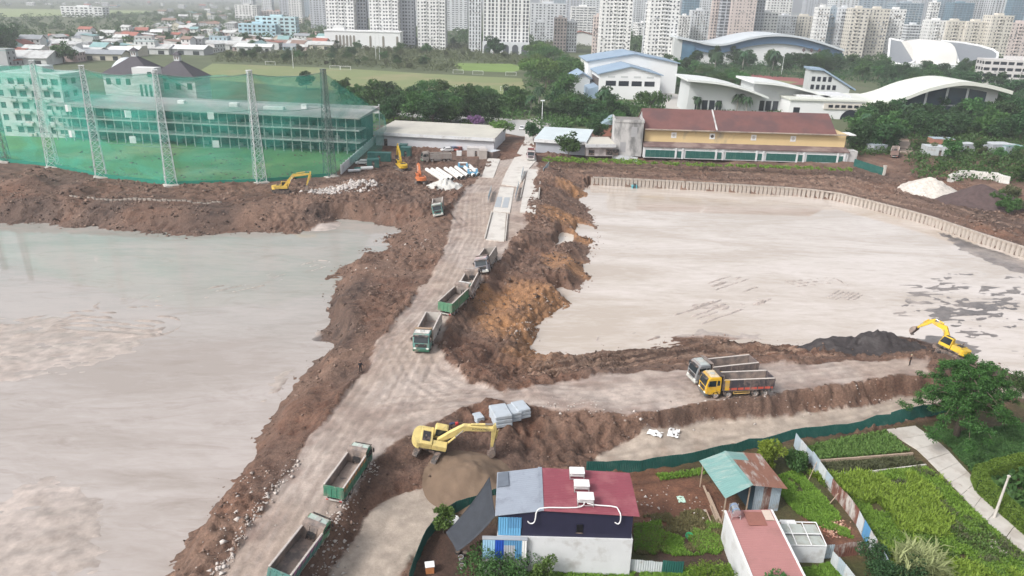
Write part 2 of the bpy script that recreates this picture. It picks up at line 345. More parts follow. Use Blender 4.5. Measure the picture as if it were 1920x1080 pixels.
# rutted shelf of silt along the right pond, benches behind the piles
_ps = GP([(1000,735),(1150,705),(1290,688),(1440,678),(1560,672),(1560,650),(1440,645),(1300,638),(1150,655),(1040,672),(985,700)], -2.2); _sh = sstep(2.5,-1.5,poly_sd(WX,WY,_ps))*earth
_ds = line_d(XX,YY,GP([(980,725),(1150,680),(1300,655),(1450,655),(1600,665)],-2.2))+1.5*fbm(XX,YY,8,3,221); _st = vn(_ds*2.2,(XX+YY)*.06,223)*.6+vn(_ds*5,(XX+YY)*.1,224)*.4
col = blend(col, C(.62,.50,.43), _sh*sstep(.42,.66,_st)*.9); col = blend(col, C(.17,.11,.085), _sh*sstep(.45,.25,_st)*.8)
_rb = sstep(1.5,-1.5,sdRB)*earth; _sb = vn(sheet_d*.9+2*fbm(XX,YY,14,3,225),XX*.03,226)*.6+vn(sheet_d*2.5,XX*.05,227)*.4
col = blend(col, C(.52,.42,.37), _rb*sstep(.5,.7,_sb)*.8); col = blend(col, C(.16,.11,.095), _rb*sstep(.45,.28,_sb)*.7)
# pale wet silt of the roads
rc = np.zeros_like(col)+C(.47,.372,.31); rc = blend(rc, C(.56,.465,.405), sstep(.4,.7,n1)); rc = blend(rc, C(.34,.255,.215), sstep(.55,.78,fbm(XX*.6+YY*.5,YY*.7-XX*.3,4,4,141))*.75)
rc = blend(rc, C(.27,.19,.155), sstep(.42,.75,n2)*sstep(-4.5,-.2,sdRO)*.85)
_dc = line_d(XX, YY, [G(u,v,0) for u,v in [(480,1080),(600,900),(700,750),(760,650),(850,540),(900,440),(900,360),(960,300)]]); _dr = line_d(XX, YY, [G(u,v,0) for u,v in [(720,760),(900,745),(1100,742),(1300,722),(1600,690),(1740,682)]]); _d = np.minimum(_dc, _dr)+1.2*fbm(XX,YY,9,3,161)
stk = vn(_d*2.6, (XX+YY)*.05, 171)*.6+vn(_d*6, (XX+YY)*.12, 172)*.4
rc = blend(rc, C(.31,.235,.20), sstep(.5,.72,stk)*.42*sstep(.35,.6,n1)); rc = blend(rc, C(.58,.49,.44), sstep(.42,.25,stk)*.3)
trk = np.maximum(sstep(.15,-.3,sdTR), sstep(.15,-.3,sdPA))
rc = blend(rc, C(.50,.42,.345), trk*.85); rc = blend(rc, C(.36,.28,.22), trk*sstep(.5,.75,n2)*.8)
col = blend(col, 0*col+rc, np.clip(road, 0, 1)) if False else col*(1-road[...,None])+rc*road[...,None]
# plots by the houses: grassy soil on the right, bare red soil by the shed
lc = np.zeros_like(col)+C(.12,.15,.055); lc = blend(lc, C(.17,.13,.08), sstep(.4,.7,n2)*.7)
for (u, v, r) in [(1255,940,9),(1215,920,6),(1320,950,6),(1560,1000,4),(1290,985,3)]:
    p = G(u, v, LOW); q = np.sqrt((XX-p.x)**2+(YY-p.y)**2)*(1+.8*(n2-.5)); lc = blend(lc, C(.30,.165,.115), sstep(r, r*.5, q))
for (u, v, r) in [(1310,1060,4),(1290,1040,5),(880,1020,6),(850,1050,6)]:
    p = G(u, v, LOW); q = np.sqrt((XX-p.x)**2+(YY-p.y)**2); lc = blend(lc, C(.12,.08,.065), sstep(r, r*.5, q))
col = col*(1-lots[...,None])+lc*lots[...,None]
# dry side of the yard beyond, weeds at its foot
yc = np.zeros_like(col)+C(.25,.17,.14); yc = blend(yc, C(.37,.28,.235), sstep(.45,.7,n2)); yc = blend(yc, C(.16,.11,.09), sstep(.5,.72,n1)*.7)
yc = blend(yc, C(.12,.16,.06), sstep(.58,.72,fbm(XX,YY,10,4,151))*sstep(262,285,YY))
yc = blend(yc, C(.12,.16,.06), sstep(105,140,XX)*sstep(.35,.6,n1)*.9)
col = col*(1-yard[...,None])+yc*yard[...,None]
# pond beds
pc = np.zeros_like(col)+C(.50,.425,.375); pc = blend(pc, C(.57,.485,.435), sstep(.45,.7,n1)); pc = blend(pc, C(.40,.33,.285), sstep(.55,.78,n2)*.5)
for (u, v, r, a) in [(1890,540,30,.7),(1860,452,16,1.0),(1900,640,24,.7),(1650,640,14,.9),(620,650,7,.9)]:  # the patch nearest the piles colours in the bank's dark reflection
    p = G(u, v, WZ); q = np.sqrt((XX-p.x)**2+(YY-p.y)**2)*(1+.8*(n2-.5)); pc = blend(pc, C(.13,.115,.11), sstep(r, r*.5, q)*a)
col = col*(1-inwater[...,None])+pc*inwater[...,None]
col = np.where(((1-inwater)*(1-road) > .5)[...,None], col*C(.485,.395,.328), col*.76)
col = col*(1-(.5-.26*road)*RUT*(1-inwater))[...,None]
col = np.clip(col*(.66+.68*n3)[...,None], 0, 1)
# thin films of standing water / damp silt: gloss
wetm = np.clip(road*sstep(.42,.62,n1)*.6 + inwater*.9 + bank*.4*sstep(.5,.7,n2), 0, 1)

def soil_mat(name, bumps=.55, bsc=2.2, rough=(.85,.3), amp=.58):
    m = bpy.data.materials.new(name); m.use_nodes = True; nt = m.node_tree; N = nt.nodes; L = nt.links; b = N['Principled BSDF']
    at = N.new('ShaderNodeVertexColor'); at.layer_name = 'Col'
    tc = N.new('ShaderNodeTexCoord'); nz = N.new('ShaderNodeTexNoise'); nz.inputs['Scale'].default_value = bsc*1.7; nz.inputs['Detail'].default_value = 8; nz.inputs['Roughness'].default_value = .7
    L.new(tc.outputs['Object'], nz.inputs['Vector'])
    mr = N.new('ShaderNodeMapRange'); mr.inputs['From Min'].default_value = .25; mr.inputs['From Max'].default_value = .75; mr.inputs['To Min'].default_value = 1-amp; mr.inputs['To Max'].default_value = 1+amp
    L.new(nz.outputs['Fac'], mr.inputs['Value'])
    mu = N.new('ShaderNodeVectorMath'); mu.operation = 'SCALE'; L.new(at.outputs['Color'], mu.inputs[0]); L.new(mr.outputs[0], mu.inputs['Scale'])
    L.new(mu.outputs[0], b.inputs['Base Color'])
    wt = N.new('ShaderNodeAttribute'); wt.attribute_name = 'wet'
    rr = N.new('ShaderNodeMapRange'); rr.inputs['To Min'].default_value = rough[0]; rr.inputs['To Max'].default_value = rough[1]
    L.new(wt.outputs['Fac'], rr.inputs['Value']); L.new(rr.outputs[0], b.inputs['Roughness'])
    bp = N.new('ShaderNodeBump'); bp.inputs['Strength'].default_value = bumps; bp.inputs['Distance'].default_value = .25
    n2_ = N.new('ShaderNodeTexNoise'); n2_.inputs['Scale'].default_value = bsc; n2_.inputs['Detail'].default_value = 9; n2_.inputs['Roughness'].default_value = .68
    L.new(tc.outputs['Object'], n2_.inputs['Vector']); L.new(n2_.outputs['Fac'], bp.inputs['Height']); L.new(bp.outputs[0], b.inputs['Normal'])
    return m
M_EARTH = soil_mat('churned_earth', 1.0, 1.9); M_ROAD = soil_mat('silt_road', .4, 2.0, (.8,.34), .17); M_BED = soil_mat('pond_mud', .3, 1.2, (.6,.3), .16); M_LOT = soil_mat('plot_soil', .6, 2.5)

gyd, gxd = np.gradient(HT, axis=0)/np.gradient(YY, axis=0), np.gradient(HT, axis=1)/np.gradient(XX, axis=1)
NRM = np.stack([-gxd, -gyd, np.ones_like(HT)], -1); NRM /= np.linalg.norm(NRM, axis=-1, keepdims=True)
def face_avg(a): return (a[:-1,:-1]+a[1:,:-1]+a[:-1,1:]+a[1:,1:])/4
fw, fr, fl = face_avg(inwater), face_avg(road), face_avg(lots)
cls = np.zeros(fw.shape, int); cls[fl > .5] = 3; cls[fr > .5] = 1; cls[fw > .5] = 2
ftr = face_avg(trk); cls[(cls == 1)&(ftr > .5)] = 4
idx = np.arange(NX*NY).reshape(NY, NX)
QF = np.stack([idx[:-1,:-1], idx[:-1,1:], idx[1:,1:], idx[1:,:-1]], -1)
PV = np.stack([XX, YY, HT], -1).reshape(-1,3)
def sheet(name, mask, m):
    q = QF[mask].reshape(-1,4); used, inv = np.unique(q, return_inverse=True); inv = inv.reshape(-1,4)
    me = bpy.data.meshes.new(name); nv, nf = len(used), len(q)
    me.vertices.add(nv); me.vertices.foreach_set('co', PV[used].astype(np.float32).ravel())
    me.loops.add(nf*4); me.loops.foreach_set('vertex_index', inv.astype(np.int32).ravel())
    me.polygons.add(nf); me.polygons.foreach_set('loop_start', (np.arange(nf)*4).astype(np.int32)); me.polygons.foreach_set('loop_total', np.full(nf, 4, np.int32))
    me.update(calc_edges=True); me.polygons.foreach_set('use_smooth', np.ones(nf, bool))
    a = me.color_attributes.new('Col', 'FLOAT_COLOR', 'POINT'); cc = np.concatenate([col.reshape(-1,3)[used], np.ones((nv,1))], 1); a.data.foreach_set('color', cc.astype(np.float32).ravel())
    w = me.attributes.new('wet', 'FLOAT', 'POINT'); w.data.foreach_set('value', wetm.ravel()[used].astype(np.float32))
    me.materials.append(m); me.normals_split_custom_set_from_vertices(NRM.reshape(-1,3)[used].tolist())
    o = ob(name, me); tag(o, kind='structure'); return o
tag(sheet('ground', cls == 0, M_EARTH), 'churned brown earth banks and yard round the drained ponds')
tag(sheet('dirt_road', cls == 1, M_ROAD), 'pale silt haul road running up between the two ponds')
tag(sheet('pond_bed', cls == 2, M_BED), 'pale mud bed of the two drained ponds')
tag(sheet('house_plots', cls == 3, M_LOT), 'low plots of soil and weeds round the sheds')
tag(sheet('dirt_track', cls == 4, M_ROAD), 'pale sandy track on the low side of the haul road')

# ---- surrounding plain, out to the horizon
def plain_mat():
    m = mat('plain_soil', (.085,.105,.05), .95, .3, .03, dirt=(.14,.135,.085), dscale=.008, damt=.35); return m
mb = MB(); FAR = 9000
mb.quad((-FAR,-600,0),(FAR,-600,0),(FAR,Y0,0),(-FAR,Y0,0)); mb.quad((-FAR,Y0,0),(X0,Y0,0),(X0,Y1,0),(-FAR,Y1,0)); mb.quad((X1,Y0,0),(FAR,Y0,0),(FAR,Y1,0),(X1,Y1,0)); mb.quad((-FAR,Y1,0),(FAR,Y1,0),(FAR,FAR*1.3,0),(-FAR,FAR*1.3,0))
tag(mb.build('terrain', plain_mat()), 'flat green and built-up plain out to the horizon', kind='structure')

# ---- water
def water_mat(name, base, base2, rough, base3=None, near=False):
    m = bpy.data.materials.new(name); m.use_nodes = True; nt = m.node_tree; N = nt.nodes; L = nt.links; b = N['Principled BSDF']
    tc = N.new('ShaderNodeTexCoord'); mp = N.new('ShaderNodeMapping'); mp.inputs['Scale'].default_value = (.5,1.6,1); mp.inputs['Rotation'].default_value = (0,0,R(-12)); L.new(tc.outputs['Object'], mp.inputs[0])
    nz = N.new('ShaderNodeTexNoise'); nz.inputs['Scale'].default_value = .035; nz.inputs['Detail'].default_value = 7; nz.inputs['Roughness'].default_value = .6; nz.inputs['Distortion'].default_value = 1.2; L.new(mp.outputs[0], nz.inputs['Vector'])
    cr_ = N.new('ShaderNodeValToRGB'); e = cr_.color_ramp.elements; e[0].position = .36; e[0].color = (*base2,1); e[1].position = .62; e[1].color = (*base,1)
    nf = N.new('ShaderNodeTexNoise'); nf.inputs['Scale'].default_value = .5; nf.inputs['Detail'].default_value = 6; nf.inputs['Roughness'].default_value = .7; nf.inputs['Distortion'].default_value = .6; L.new(mp.outputs[0], nf.inputs['Vector'])
    am = N.new('ShaderNodeMath'); am.operation = 'MULTIPLY_ADD'; L.new(nf.outputs['Fac'], am.inputs[0]); am.inputs[1].default_value = .45; am.inputs[2].default_value = -.22; aa = N.new('ShaderNodeMath'); aa.operation = 'ADD'; L.new(nz.outputs['Fac'], aa.inputs[0]); L.new(am.outputs[0], aa.inputs[1]); L.new(aa.outputs[0], cr_.inputs[0]); ns = N.new('ShaderNodeTexNoise'); ns.inputs['Scale'].default_value = .11; ns.inputs['Detail'].default_value = 9; ns.inputs['Roughness'].default_value = .72; ns.inputs['Distortion'].default_value = 2.2; L.new(mp.outputs[0], ns.inputs['Vector'])
    sm = N.new('ShaderNodeMapRange'); sm.inputs['From Min'].default_value = .53; sm.inputs['From Max'].default_value = .68; sm.inputs['To Max'].default_value = .75; L.new(ns.outputs['Fac'], sm.inputs['Value'])
    sx = N.new('ShaderNodeMix'); sx.data_type = 'RGBA'; L.new(sm.outputs[0], sx.inputs['Factor']); L.new(cr_.outputs[0], sx.inputs['A']); sx.inputs['B'].default_value = (*(base3 or (.27,.235,.2)),1); L.new(sx.outputs['Result'], b.inputs['Base Color'])
    if near:   # base colour pinker in the near half of the pond, greener in the far half
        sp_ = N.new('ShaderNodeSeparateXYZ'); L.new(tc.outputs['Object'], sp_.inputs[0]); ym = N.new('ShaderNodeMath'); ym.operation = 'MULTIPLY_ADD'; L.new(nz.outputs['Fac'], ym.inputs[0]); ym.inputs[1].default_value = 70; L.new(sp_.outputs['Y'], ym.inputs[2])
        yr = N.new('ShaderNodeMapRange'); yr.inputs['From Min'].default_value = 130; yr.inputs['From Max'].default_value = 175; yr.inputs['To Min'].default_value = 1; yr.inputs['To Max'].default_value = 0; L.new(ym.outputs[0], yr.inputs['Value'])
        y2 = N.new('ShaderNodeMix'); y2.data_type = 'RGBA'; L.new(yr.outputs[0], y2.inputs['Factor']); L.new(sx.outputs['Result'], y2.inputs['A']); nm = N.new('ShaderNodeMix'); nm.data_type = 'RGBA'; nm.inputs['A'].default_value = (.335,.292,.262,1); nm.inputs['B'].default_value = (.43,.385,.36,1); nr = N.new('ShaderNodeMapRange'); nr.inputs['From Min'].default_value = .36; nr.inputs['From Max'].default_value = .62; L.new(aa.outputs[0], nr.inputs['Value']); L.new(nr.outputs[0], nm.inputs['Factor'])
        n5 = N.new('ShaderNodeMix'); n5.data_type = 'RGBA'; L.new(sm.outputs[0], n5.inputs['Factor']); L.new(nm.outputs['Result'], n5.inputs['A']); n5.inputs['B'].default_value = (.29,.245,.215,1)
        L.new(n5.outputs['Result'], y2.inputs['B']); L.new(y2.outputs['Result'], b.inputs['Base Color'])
    b.inputs['IOR'].default_value = 1.42; b.inputs['Specular IOR Level'].default_value = .5
    n3_ = N.new('ShaderNodeTexNoise'); n3_.inputs['Scale'].default_value = .06; n3_.inputs['Detail'].default_value = 5; L.new(mp.outputs[0], n3_.inputs['Vector'])
    mr = N.new('ShaderNodeMapRange'); mr.inputs['From Min'].default_value = .35; mr.inputs['From Max'].default_value = .65; mr.inputs['To Min'].default_value = rough[0]; mr.inputs['To Max'].default_value = rough[1]; L.new(n3_.outputs['Fac'], mr.inputs['Value']); L.new(mr.outputs[0], b.inputs['Roughness'])
    bp = N.new('ShaderNodeBump'); bp.inputs['Strength'].default_value = .02; bp.inputs['Distance'].default_value = .05
    n4 = N.new('ShaderNodeTexNoise'); n4.inputs['Scale'].default_value = 1.1; n4.inputs['Detail'].default_value = 4; L.new(mp.outputs[0], n4.inputs['Vector']); L.new(n4.outputs['Fac'], bp.inputs['Height']); L.new(bp.outputs[0], b.inputs['Normal'])
    return m
def grow(poly, k):
    P = [Vector((p[0],p[1],0)) for p in poly]; a = sum(P[i].x*P[(i+1)%len(P)].y-P[(i+1)%len(P)].x*P[i].y for i in range(len(P)))
    s = 1 if a > 0 else -1; out = []
    for i in range(len(P)):
        d = (P[(i+1)%len(P)]-P[i-1]); n = Vector((d.y,-d.x,0)).normalized()*s*k; out.append(P[i]+n)
    return out
def water(name, poly, m, label, k=5):
    bm = bmesh.new(); vs = [bm.verts.new((p.x,p.y,WZ)) for p in grow(poly, k)]; f = bm.faces.new(vs)
    if f.normal.z < 0 or f.calc_area() and True:
        bm.normal_update()
        if f.normal.z < 0: f.normal_flip()
    bmesh.ops.triangulate(bm, faces=[f]); me = bpy.data.meshes.new(name); bm.to_mesh(me); bm.free(); me.materials.append(m)
    return tag(ob(name, me), label, kind='structure')
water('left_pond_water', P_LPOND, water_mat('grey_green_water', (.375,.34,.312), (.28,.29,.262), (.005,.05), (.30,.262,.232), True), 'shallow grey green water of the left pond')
for k, (px, z) in enumerate(PUD):
    o = water('puddle', GP(px, z), mat('puddle_water', (.62,.55,.47), .05, .05, .3), ['left milky puddle on the clay bank','upper milky puddle on the clay bank','lower milky puddle beside the right pond'][k], .9); o.location.z = PZ[k]-WZ
_rp = [Vector((p.x,p.y+.75,0)) for p in SHEET] + grow(P_RPOND, 6)[len(SHEET):]
water('right_pond_water', _rp, water_mat('milky_silt_water', (.58,.52,.475), (.44,.375,.315), (.005,.06), (.42,.36,.305)), 'milky beige silt water of the right pond', 0)
# ------------------------------------------------------------------ foliage makers
def leaf_mat(name, c1, c2, trans=.25):
    if name in MATS: return MATS[name]
    m = bpy.data.materials.new(name); m.use_nodes = True; N = m.node_tree.nodes; L = m.node_tree.links; b = N['Principled BSDF']
    ge = N.new('ShaderNodeNewGeometry'); oi = N.new('ShaderNodeObjectInfo')
    mx = N.new('ShaderNodeMix'); mx.data_type = 'RGBA'; mx.inputs['A'].default_value = (*c1,1); mx.inputs['B'].default_value = (*c2,1)
    tc = N.new('ShaderNodeTexCoord'); nz = N.new('ShaderNodeTexNoise'); nz.inputs['Scale'].default_value = .55; nz.inputs['Detail'].default_value = 2; L.new(tc.outputs['Object'], nz.inputs['Vector'])
    ad = N.new('ShaderNodeMath'); ad.operation = 'ADD'; L.new(ge.outputs['Random Per Island'], ad.inputs[0]); L.new(nz.outputs['Fac'], ad.inputs[1])
    hf = N.new('ShaderNodeMath'); hf.operation = 'MULTIPLY'; hf.inputs[1].default_value = .5; L.new(ad.outputs[0], hf.inputs[0]); L.new(hf.outputs[0], mx.inputs['Factor'])
    hv = N.new('ShaderNodeHueSaturation'); L.new(mx.outputs['Result'], hv.inputs['Color'])
    mr = N.new('ShaderNodeMapRange'); mr.inputs['To Min'].default_value = .72; mr.inputs['To Max'].default_value = 1.3; L.new(oi.outputs['Random'], mr.inputs['Value']); L.new(mr.outputs[0], hv.inputs['Value'])
    mh = N.new('ShaderNodeMapRange'); mh.inputs['To Min'].default_value = .485; mh.inputs['To Max'].default_value = .525; L.new(oi.outputs['Random'], mh.inputs['Value']); L.new(mh.outputs[0], hv.inputs['Hue'])
    L.new(hv.outputs[0], b.inputs['Base Color']); b.inputs['Roughness'].default_value = .6; b.inputs['Specular IOR Level'].default_value = .25
    if trans:
        tr = N.new('ShaderNodeBsdfTranslucent'); L.new(hv.outputs[0], tr.inputs['Color']); ms = N.new('ShaderNodeMixShader'); ms.inputs[0].default_value = trans
        out = [x for x in N if x.type == 'OUTPUT_MATERIAL'][0]; L.new(b.outputs[0], ms.inputs[1]); L.new(tr.outputs[0], ms.inputs[2]); L.new(ms.outputs[0], out.inputs['Surface'])
    MATS[name] = m; return m
M_BARK = mat('bark', (.13,.10,.08), .9, .3, 3, bump=.5)
M_BARKP = mat('bark_pale', (.30,.28,.25), .9, .2, 3, bump=.3)
LF_D = leaf_mat('leaf_dark', (.02,.055,.024), (.07,.135,.045)); LF_M = leaf_mat('leaf_mid', (.035,.09,.028), (.105,.195,.055)); LF_L = leaf_mat('leaf_light', (.06,.13,.03), (.18,.28,.07))
LF_O = leaf_mat('leaf_olive', (.07,.085,.04), (.15,.165,.08)); LF_R = leaf_mat('flower_red', (.30,.06,.03), (.45,.16,.08)); LF_P = leaf_mat('flower_purple', (.16,.07,.2), (.34,.2,.38)); LF_Y = leaf_mat('leaf_yellow', (.13,.22,.022), (.31,.43,.065)); LF_B = leaf_mat('leaf_bamboo', (.20,.24,.09), (.42,.45,.22)); LF_G = leaf_mat('leaf_grass', (.085,.175,.02), (.25,.40,.06)); LF_DRY = leaf_mat('leaf_dry', (.13,.12,.05), (.27,.24,.11))
def leaves_mesh(name, P, D, size, m, aspect=.5, droop=.0, seed=0, fold=True):
    """P: leaf positions (n,3), D: outward directions; each leaf a folded rhombus of real size"""
    r = np.random.RandomState(seed); n = len(P)
    d = D + r.normal(0, .75, (n,3)); d[:,2] -= droop; d /= np.linalg.norm(d, axis=1, keepdims=True)+1e-9
    u = r.normal(0, 1, (n,3)); s = np.cross(d, u); s /= np.linalg.norm(s, axis=1, keepdims=True)+1e-9
    sz = size*r.uniform(.6, 1.4, (n,1)); nrm = np.cross(d, s)
    a = P-d*sz*.5; b = P+s*sz*aspect*.5+nrm*sz*.10; c = P+d*sz*.5; e = P-s*sz*aspect*.5+nrm*sz*.10
    V = np.stack([a,b,c,e], 1).reshape(-1,3); me = bpy.data.meshes.new(name); me.vertices.add(n*4); me.vertices.foreach_set('co', V.astype(np.float32).ravel())
    F = np.arange(n*4, dtype=np.int32); me.loops.add(n*4); me.loops.foreach_set('vertex_index', F); me.polygons.add(n)
    me.polygons.foreach_set('loop_start', np.arange(n, dtype=np.int32)*4); me.polygons.foreach_set('loop_total', np.full(n, 4, np.int32)); me.update(calc_edges=True); me.materials.append(m); return me
def clump_points(r, n, clumps, flat=.75, shell=.55):
    """leaf positions in a set of overlapping clumps (centre, radius)"""
    w = np.array([c[3]**2 for c in clumps]); k = r.choice(len(clumps), n, p=w/w.sum()); c = np.array(clumps)[k]
    d = r.normal(0, 1, (n,3)); d /= np.linalg.norm(d, axis=1, keepdims=True); rad = c[:,3:4]*(shell+(1-shell)*r.uniform(0,1,(n,1)))*r.uniform(.85,1.12,(n,1))
    return c[:,:3]+d*rad*np.array([1,1,flat]), d
def tree_meshes(seed, h, rx, ry, n, leaf, m, trunk_h=.3, nclump=16, flat=.7, bark=None, droop=.0, shape='round'):
    """crown and trunk meshes of a broadleaf tree of height h"""
    r = np.random.RandomState(seed); cz = h*(trunk_h+(1-trunk_h)*.5); rz_ = h*(1-trunk_h)*.5; cl = []
    for i in range(nclump):
        d = r.normal(0,1,3); d /= np.linalg.norm(d); k = r.uniform(.45,.95)
        x, y, z = d[0]*rx*k, d[1]*ry*k, cz+d[2]*rz_*k
        if shape == 'cone': f = 1.15-(z-cz+rz_)/(2*rz_)*.85; x *= f; y *= f
        if shape == 'flat': z = cz+abs(d[2])*rz_*.5*(1-(d[0]**2+d[1]**2)*.4)
        cl.append((x, y, z, r.uniform(.28,.46)*min(rx,ry)*(1.1 if shape != 'cone' else .8)))
    cl.append((0,0,cz,.55*min(rx,ry)))
    P, D = clump_points(r, n, cl, flat); cm = leaves_mesh('crown', P, D, leaf, m, .55, droop, seed)
    mb = MB(); th = h*trunk_h; k = max(.09, h*.022); pts = [(0,0,-.3),(r.uniform(-.1,.1),r.uniform(-.1,.1),th*.5),(r.uniform(-.2,.2),r.uniform(-.2,.2),th),(0,0,cz)]
    mb.tube(pts, [k*1.3,k,k*.85,k*.35], 7)
    for c in cl[:7]:
        s = Vector(pts[2]).lerp(Vector(pts[3]), r.uniform(0,.6)); e = Vector(c[:3]); mb.tube([s, s.lerp(e,.5)+Vector((0,0,-.12*h*.1)), e], [k*.5,k*.34,k*.12], 5, cap=False)
    return cm, mb.mesh('trunk', bark or M_BARK, 'all')
def plant(name, label, cat, loc, cm, tm, sc=1.0, rz=0.0, group=None, sz=None):
    t = thing(name, label, cat, loc, rz, group); t.scale = (sc, sc, (sz or 1)*sc)
    ob('crown', cm, t); ob('trunk', tm, t); return t
def tufts(name, pts, h, m, w=.05, blades=4, seed=0, lean=.5):
    """ground cover: arching two-segment blades; pts (n,3)"""
    r = np.random.RandomState(seed); pts = np.repeat(np.asarray(pts), blades, 0); n = len(pts)
    a = r.uniform(0, 2*math.pi, n); d = np.stack([np.cos(a), np.sin(a), 0*a], 1); s = np.stack([-np.sin(a), np.cos(a), 0*a], 1)
    hh = (h*r.uniform(.5,1.35,n))[:,None]; b = pts+np.stack([r.normal(0,.06,n), r.normal(0,.06,n), 0*a-.03], 1); ln = lean*r.uniform(.3,1.3,n)[:,None]; ww = w*r.uniform(.6,1.4,n)[:,None]; up = np.array([0,0,1.0])
    mid = b+up*hh*.6+d*hh*ln*.35; tip = b+up*hh*(1-.25*ln)+d*hh*ln
    V = np.stack([b-s*ww*.6, b+s*ww*.6, mid+s*ww, mid-s*ww, tip], 1).reshape(-1,3); base = (np.arange(n)*5)[:,None]
    q = base+np.array([0,1,2,3]); t = base+np.array([3,2,4]); loops = np.concatenate([q,t],1).astype(np.int32).ravel()
    me = bpy.data.meshes.new(name); me.vertices.add(n*5); me.vertices.foreach_set('co', V.astype(np.float32).ravel()); me.loops.add(n*7); me.loops.foreach_set('vertex_index', loops)
    ls = np.stack([np.arange(n)*7, np.arange(n)*7+4], 1).astype(np.int32).ravel(); lt = np.tile(np.array([4,3],np.int32), n); me.polygons.add(n*2); me.polygons.foreach_set('loop_start', ls); me.polygons.foreach_set('loop_total', lt)
    me.update(calc_edges=True); me.materials.append(m); return me
def scatter(poly_px, z, n, seed=0, dens=None):
    """random ground points inside a surveyed outline"""
    P = np.array([(p.x,p.y) for p in GP(poly_px, z)]); r = np.random.RandomState(seed); lo, hi = P.min(0), P.max(0); q = r.uniform(lo, hi, (n*4,2))
    q = q[poly_sd(q[:,0], q[:,1], P) < 0]
    if dens is not None: q = q[fbm(q[:,0], q[:,1], dens[0], 3, seed+5) > dens[1]]
    q = q[:n]; i = np.clip(np.searchsorted(gy, q[:,1])-1, 0, NY-2); j = np.clip(np.searchsorted(gx, q[:,0])-1, 0, NX-2)
    return np.stack([q[:,0], q[:,1], HT[i,j]], 1)
# ------------------------------------------------------------------ vehicles
MUD = (.30,.22,.18)
M_TYRE = mat('tyre_rubber', (.035,.033,.032), .9, .2, 4, dirt=MUD, dscale=1.6, damt=.55)
M_RIM = mat('wheel_rim', (.34,.33,.32), .5, .15, 6, dirt=MUD, dscale=2.5, damt=.5)
M_CHAS = mat('chassis_black', (.03,.03,.032), .7, .2, 3, dirt=MUD, dscale=1.2, damt=.45)
M_GLS = glass('vehicle_glass', (.02,.028,.034), .08)
M_BEDI = mat('bed_steel_worn', (.17,.145,.135), .75, .25, 1.2, bump=.3, dirt=(.33,.26,.22), dscale=.55, damt=.62)
M_LAMP = mat('lamp_lens', (.75,.75,.7), .2, .05, 5)
M_RED = mat('red_lens', (.45,.03,.03), .3, .1, 5)
M_BUMP = mat('bumper_grey', (.45,.46,.43), .5, .12, 4, dirt=MUD, dscale=2, damt=.4)
def paint(name, col, dirty=.52): return mat('paint_'+name, col, .42, .1, 1.5, dirt=(col[0]*.45+.16, col[1]*.45+.12, col[2]*.45+.10), dscale=1.1, damt=dirty)
_TM = {}
def tmesh(key, fn, mats, smooth=False):
    if key not in _TM: _TM[key] = fn().mesh(key[0], mats, smooth)
    return _TM[key]
def wheel_mb(r=.53, w=.34):
    m = MB(); prof = [(r*.62,-w/2),(r*.92,-w/2),(r,-w*.36),(r,w*.36),(r*.92,w/2),(r*.62,w/2)]; n = 18; vs = []; k = len(prof)
    for j in range(n):
        t = 2*math.pi*j/n
        for (q, x) in prof: vs.append((x, q*math.cos(t), q*math.sin(t)))
    m.add(vs, [(j*k+i, j*k+(i+1)%k, ((j+1)%n)*k+(i+1)%k, ((j+1)%n)*k+i) for j in range(n) for i in range(k)]); return m
def rim_mb(r=.53, w=.34):
    m = MB(); n = 14; rr = r*.63; prof = [(rr,.46*w),(rr*.86,.40*w),(rr*.75,.2*w),(rr*.36,.2*w),(rr*.3,.5*w),(.01,.5*w)]; k = len(prof); vs = []
    for s in (1,-1):
        base = len(vs)
        for j in range(n):
            t = 2*math.pi*j/n
            for (q, x) in prof: vs.append((x*s, q*math.cos(t), q*math.sin(t)))
        m.f += [(base+j*k+i, base+j*k+i+1, base+((j+1)%n)*k+i+1, base+((j+1)%n)*k+i) for j in range(n) for i in range(k-1)]; m.m += [0]*(n*(k-1))
    m.v = vs; return m
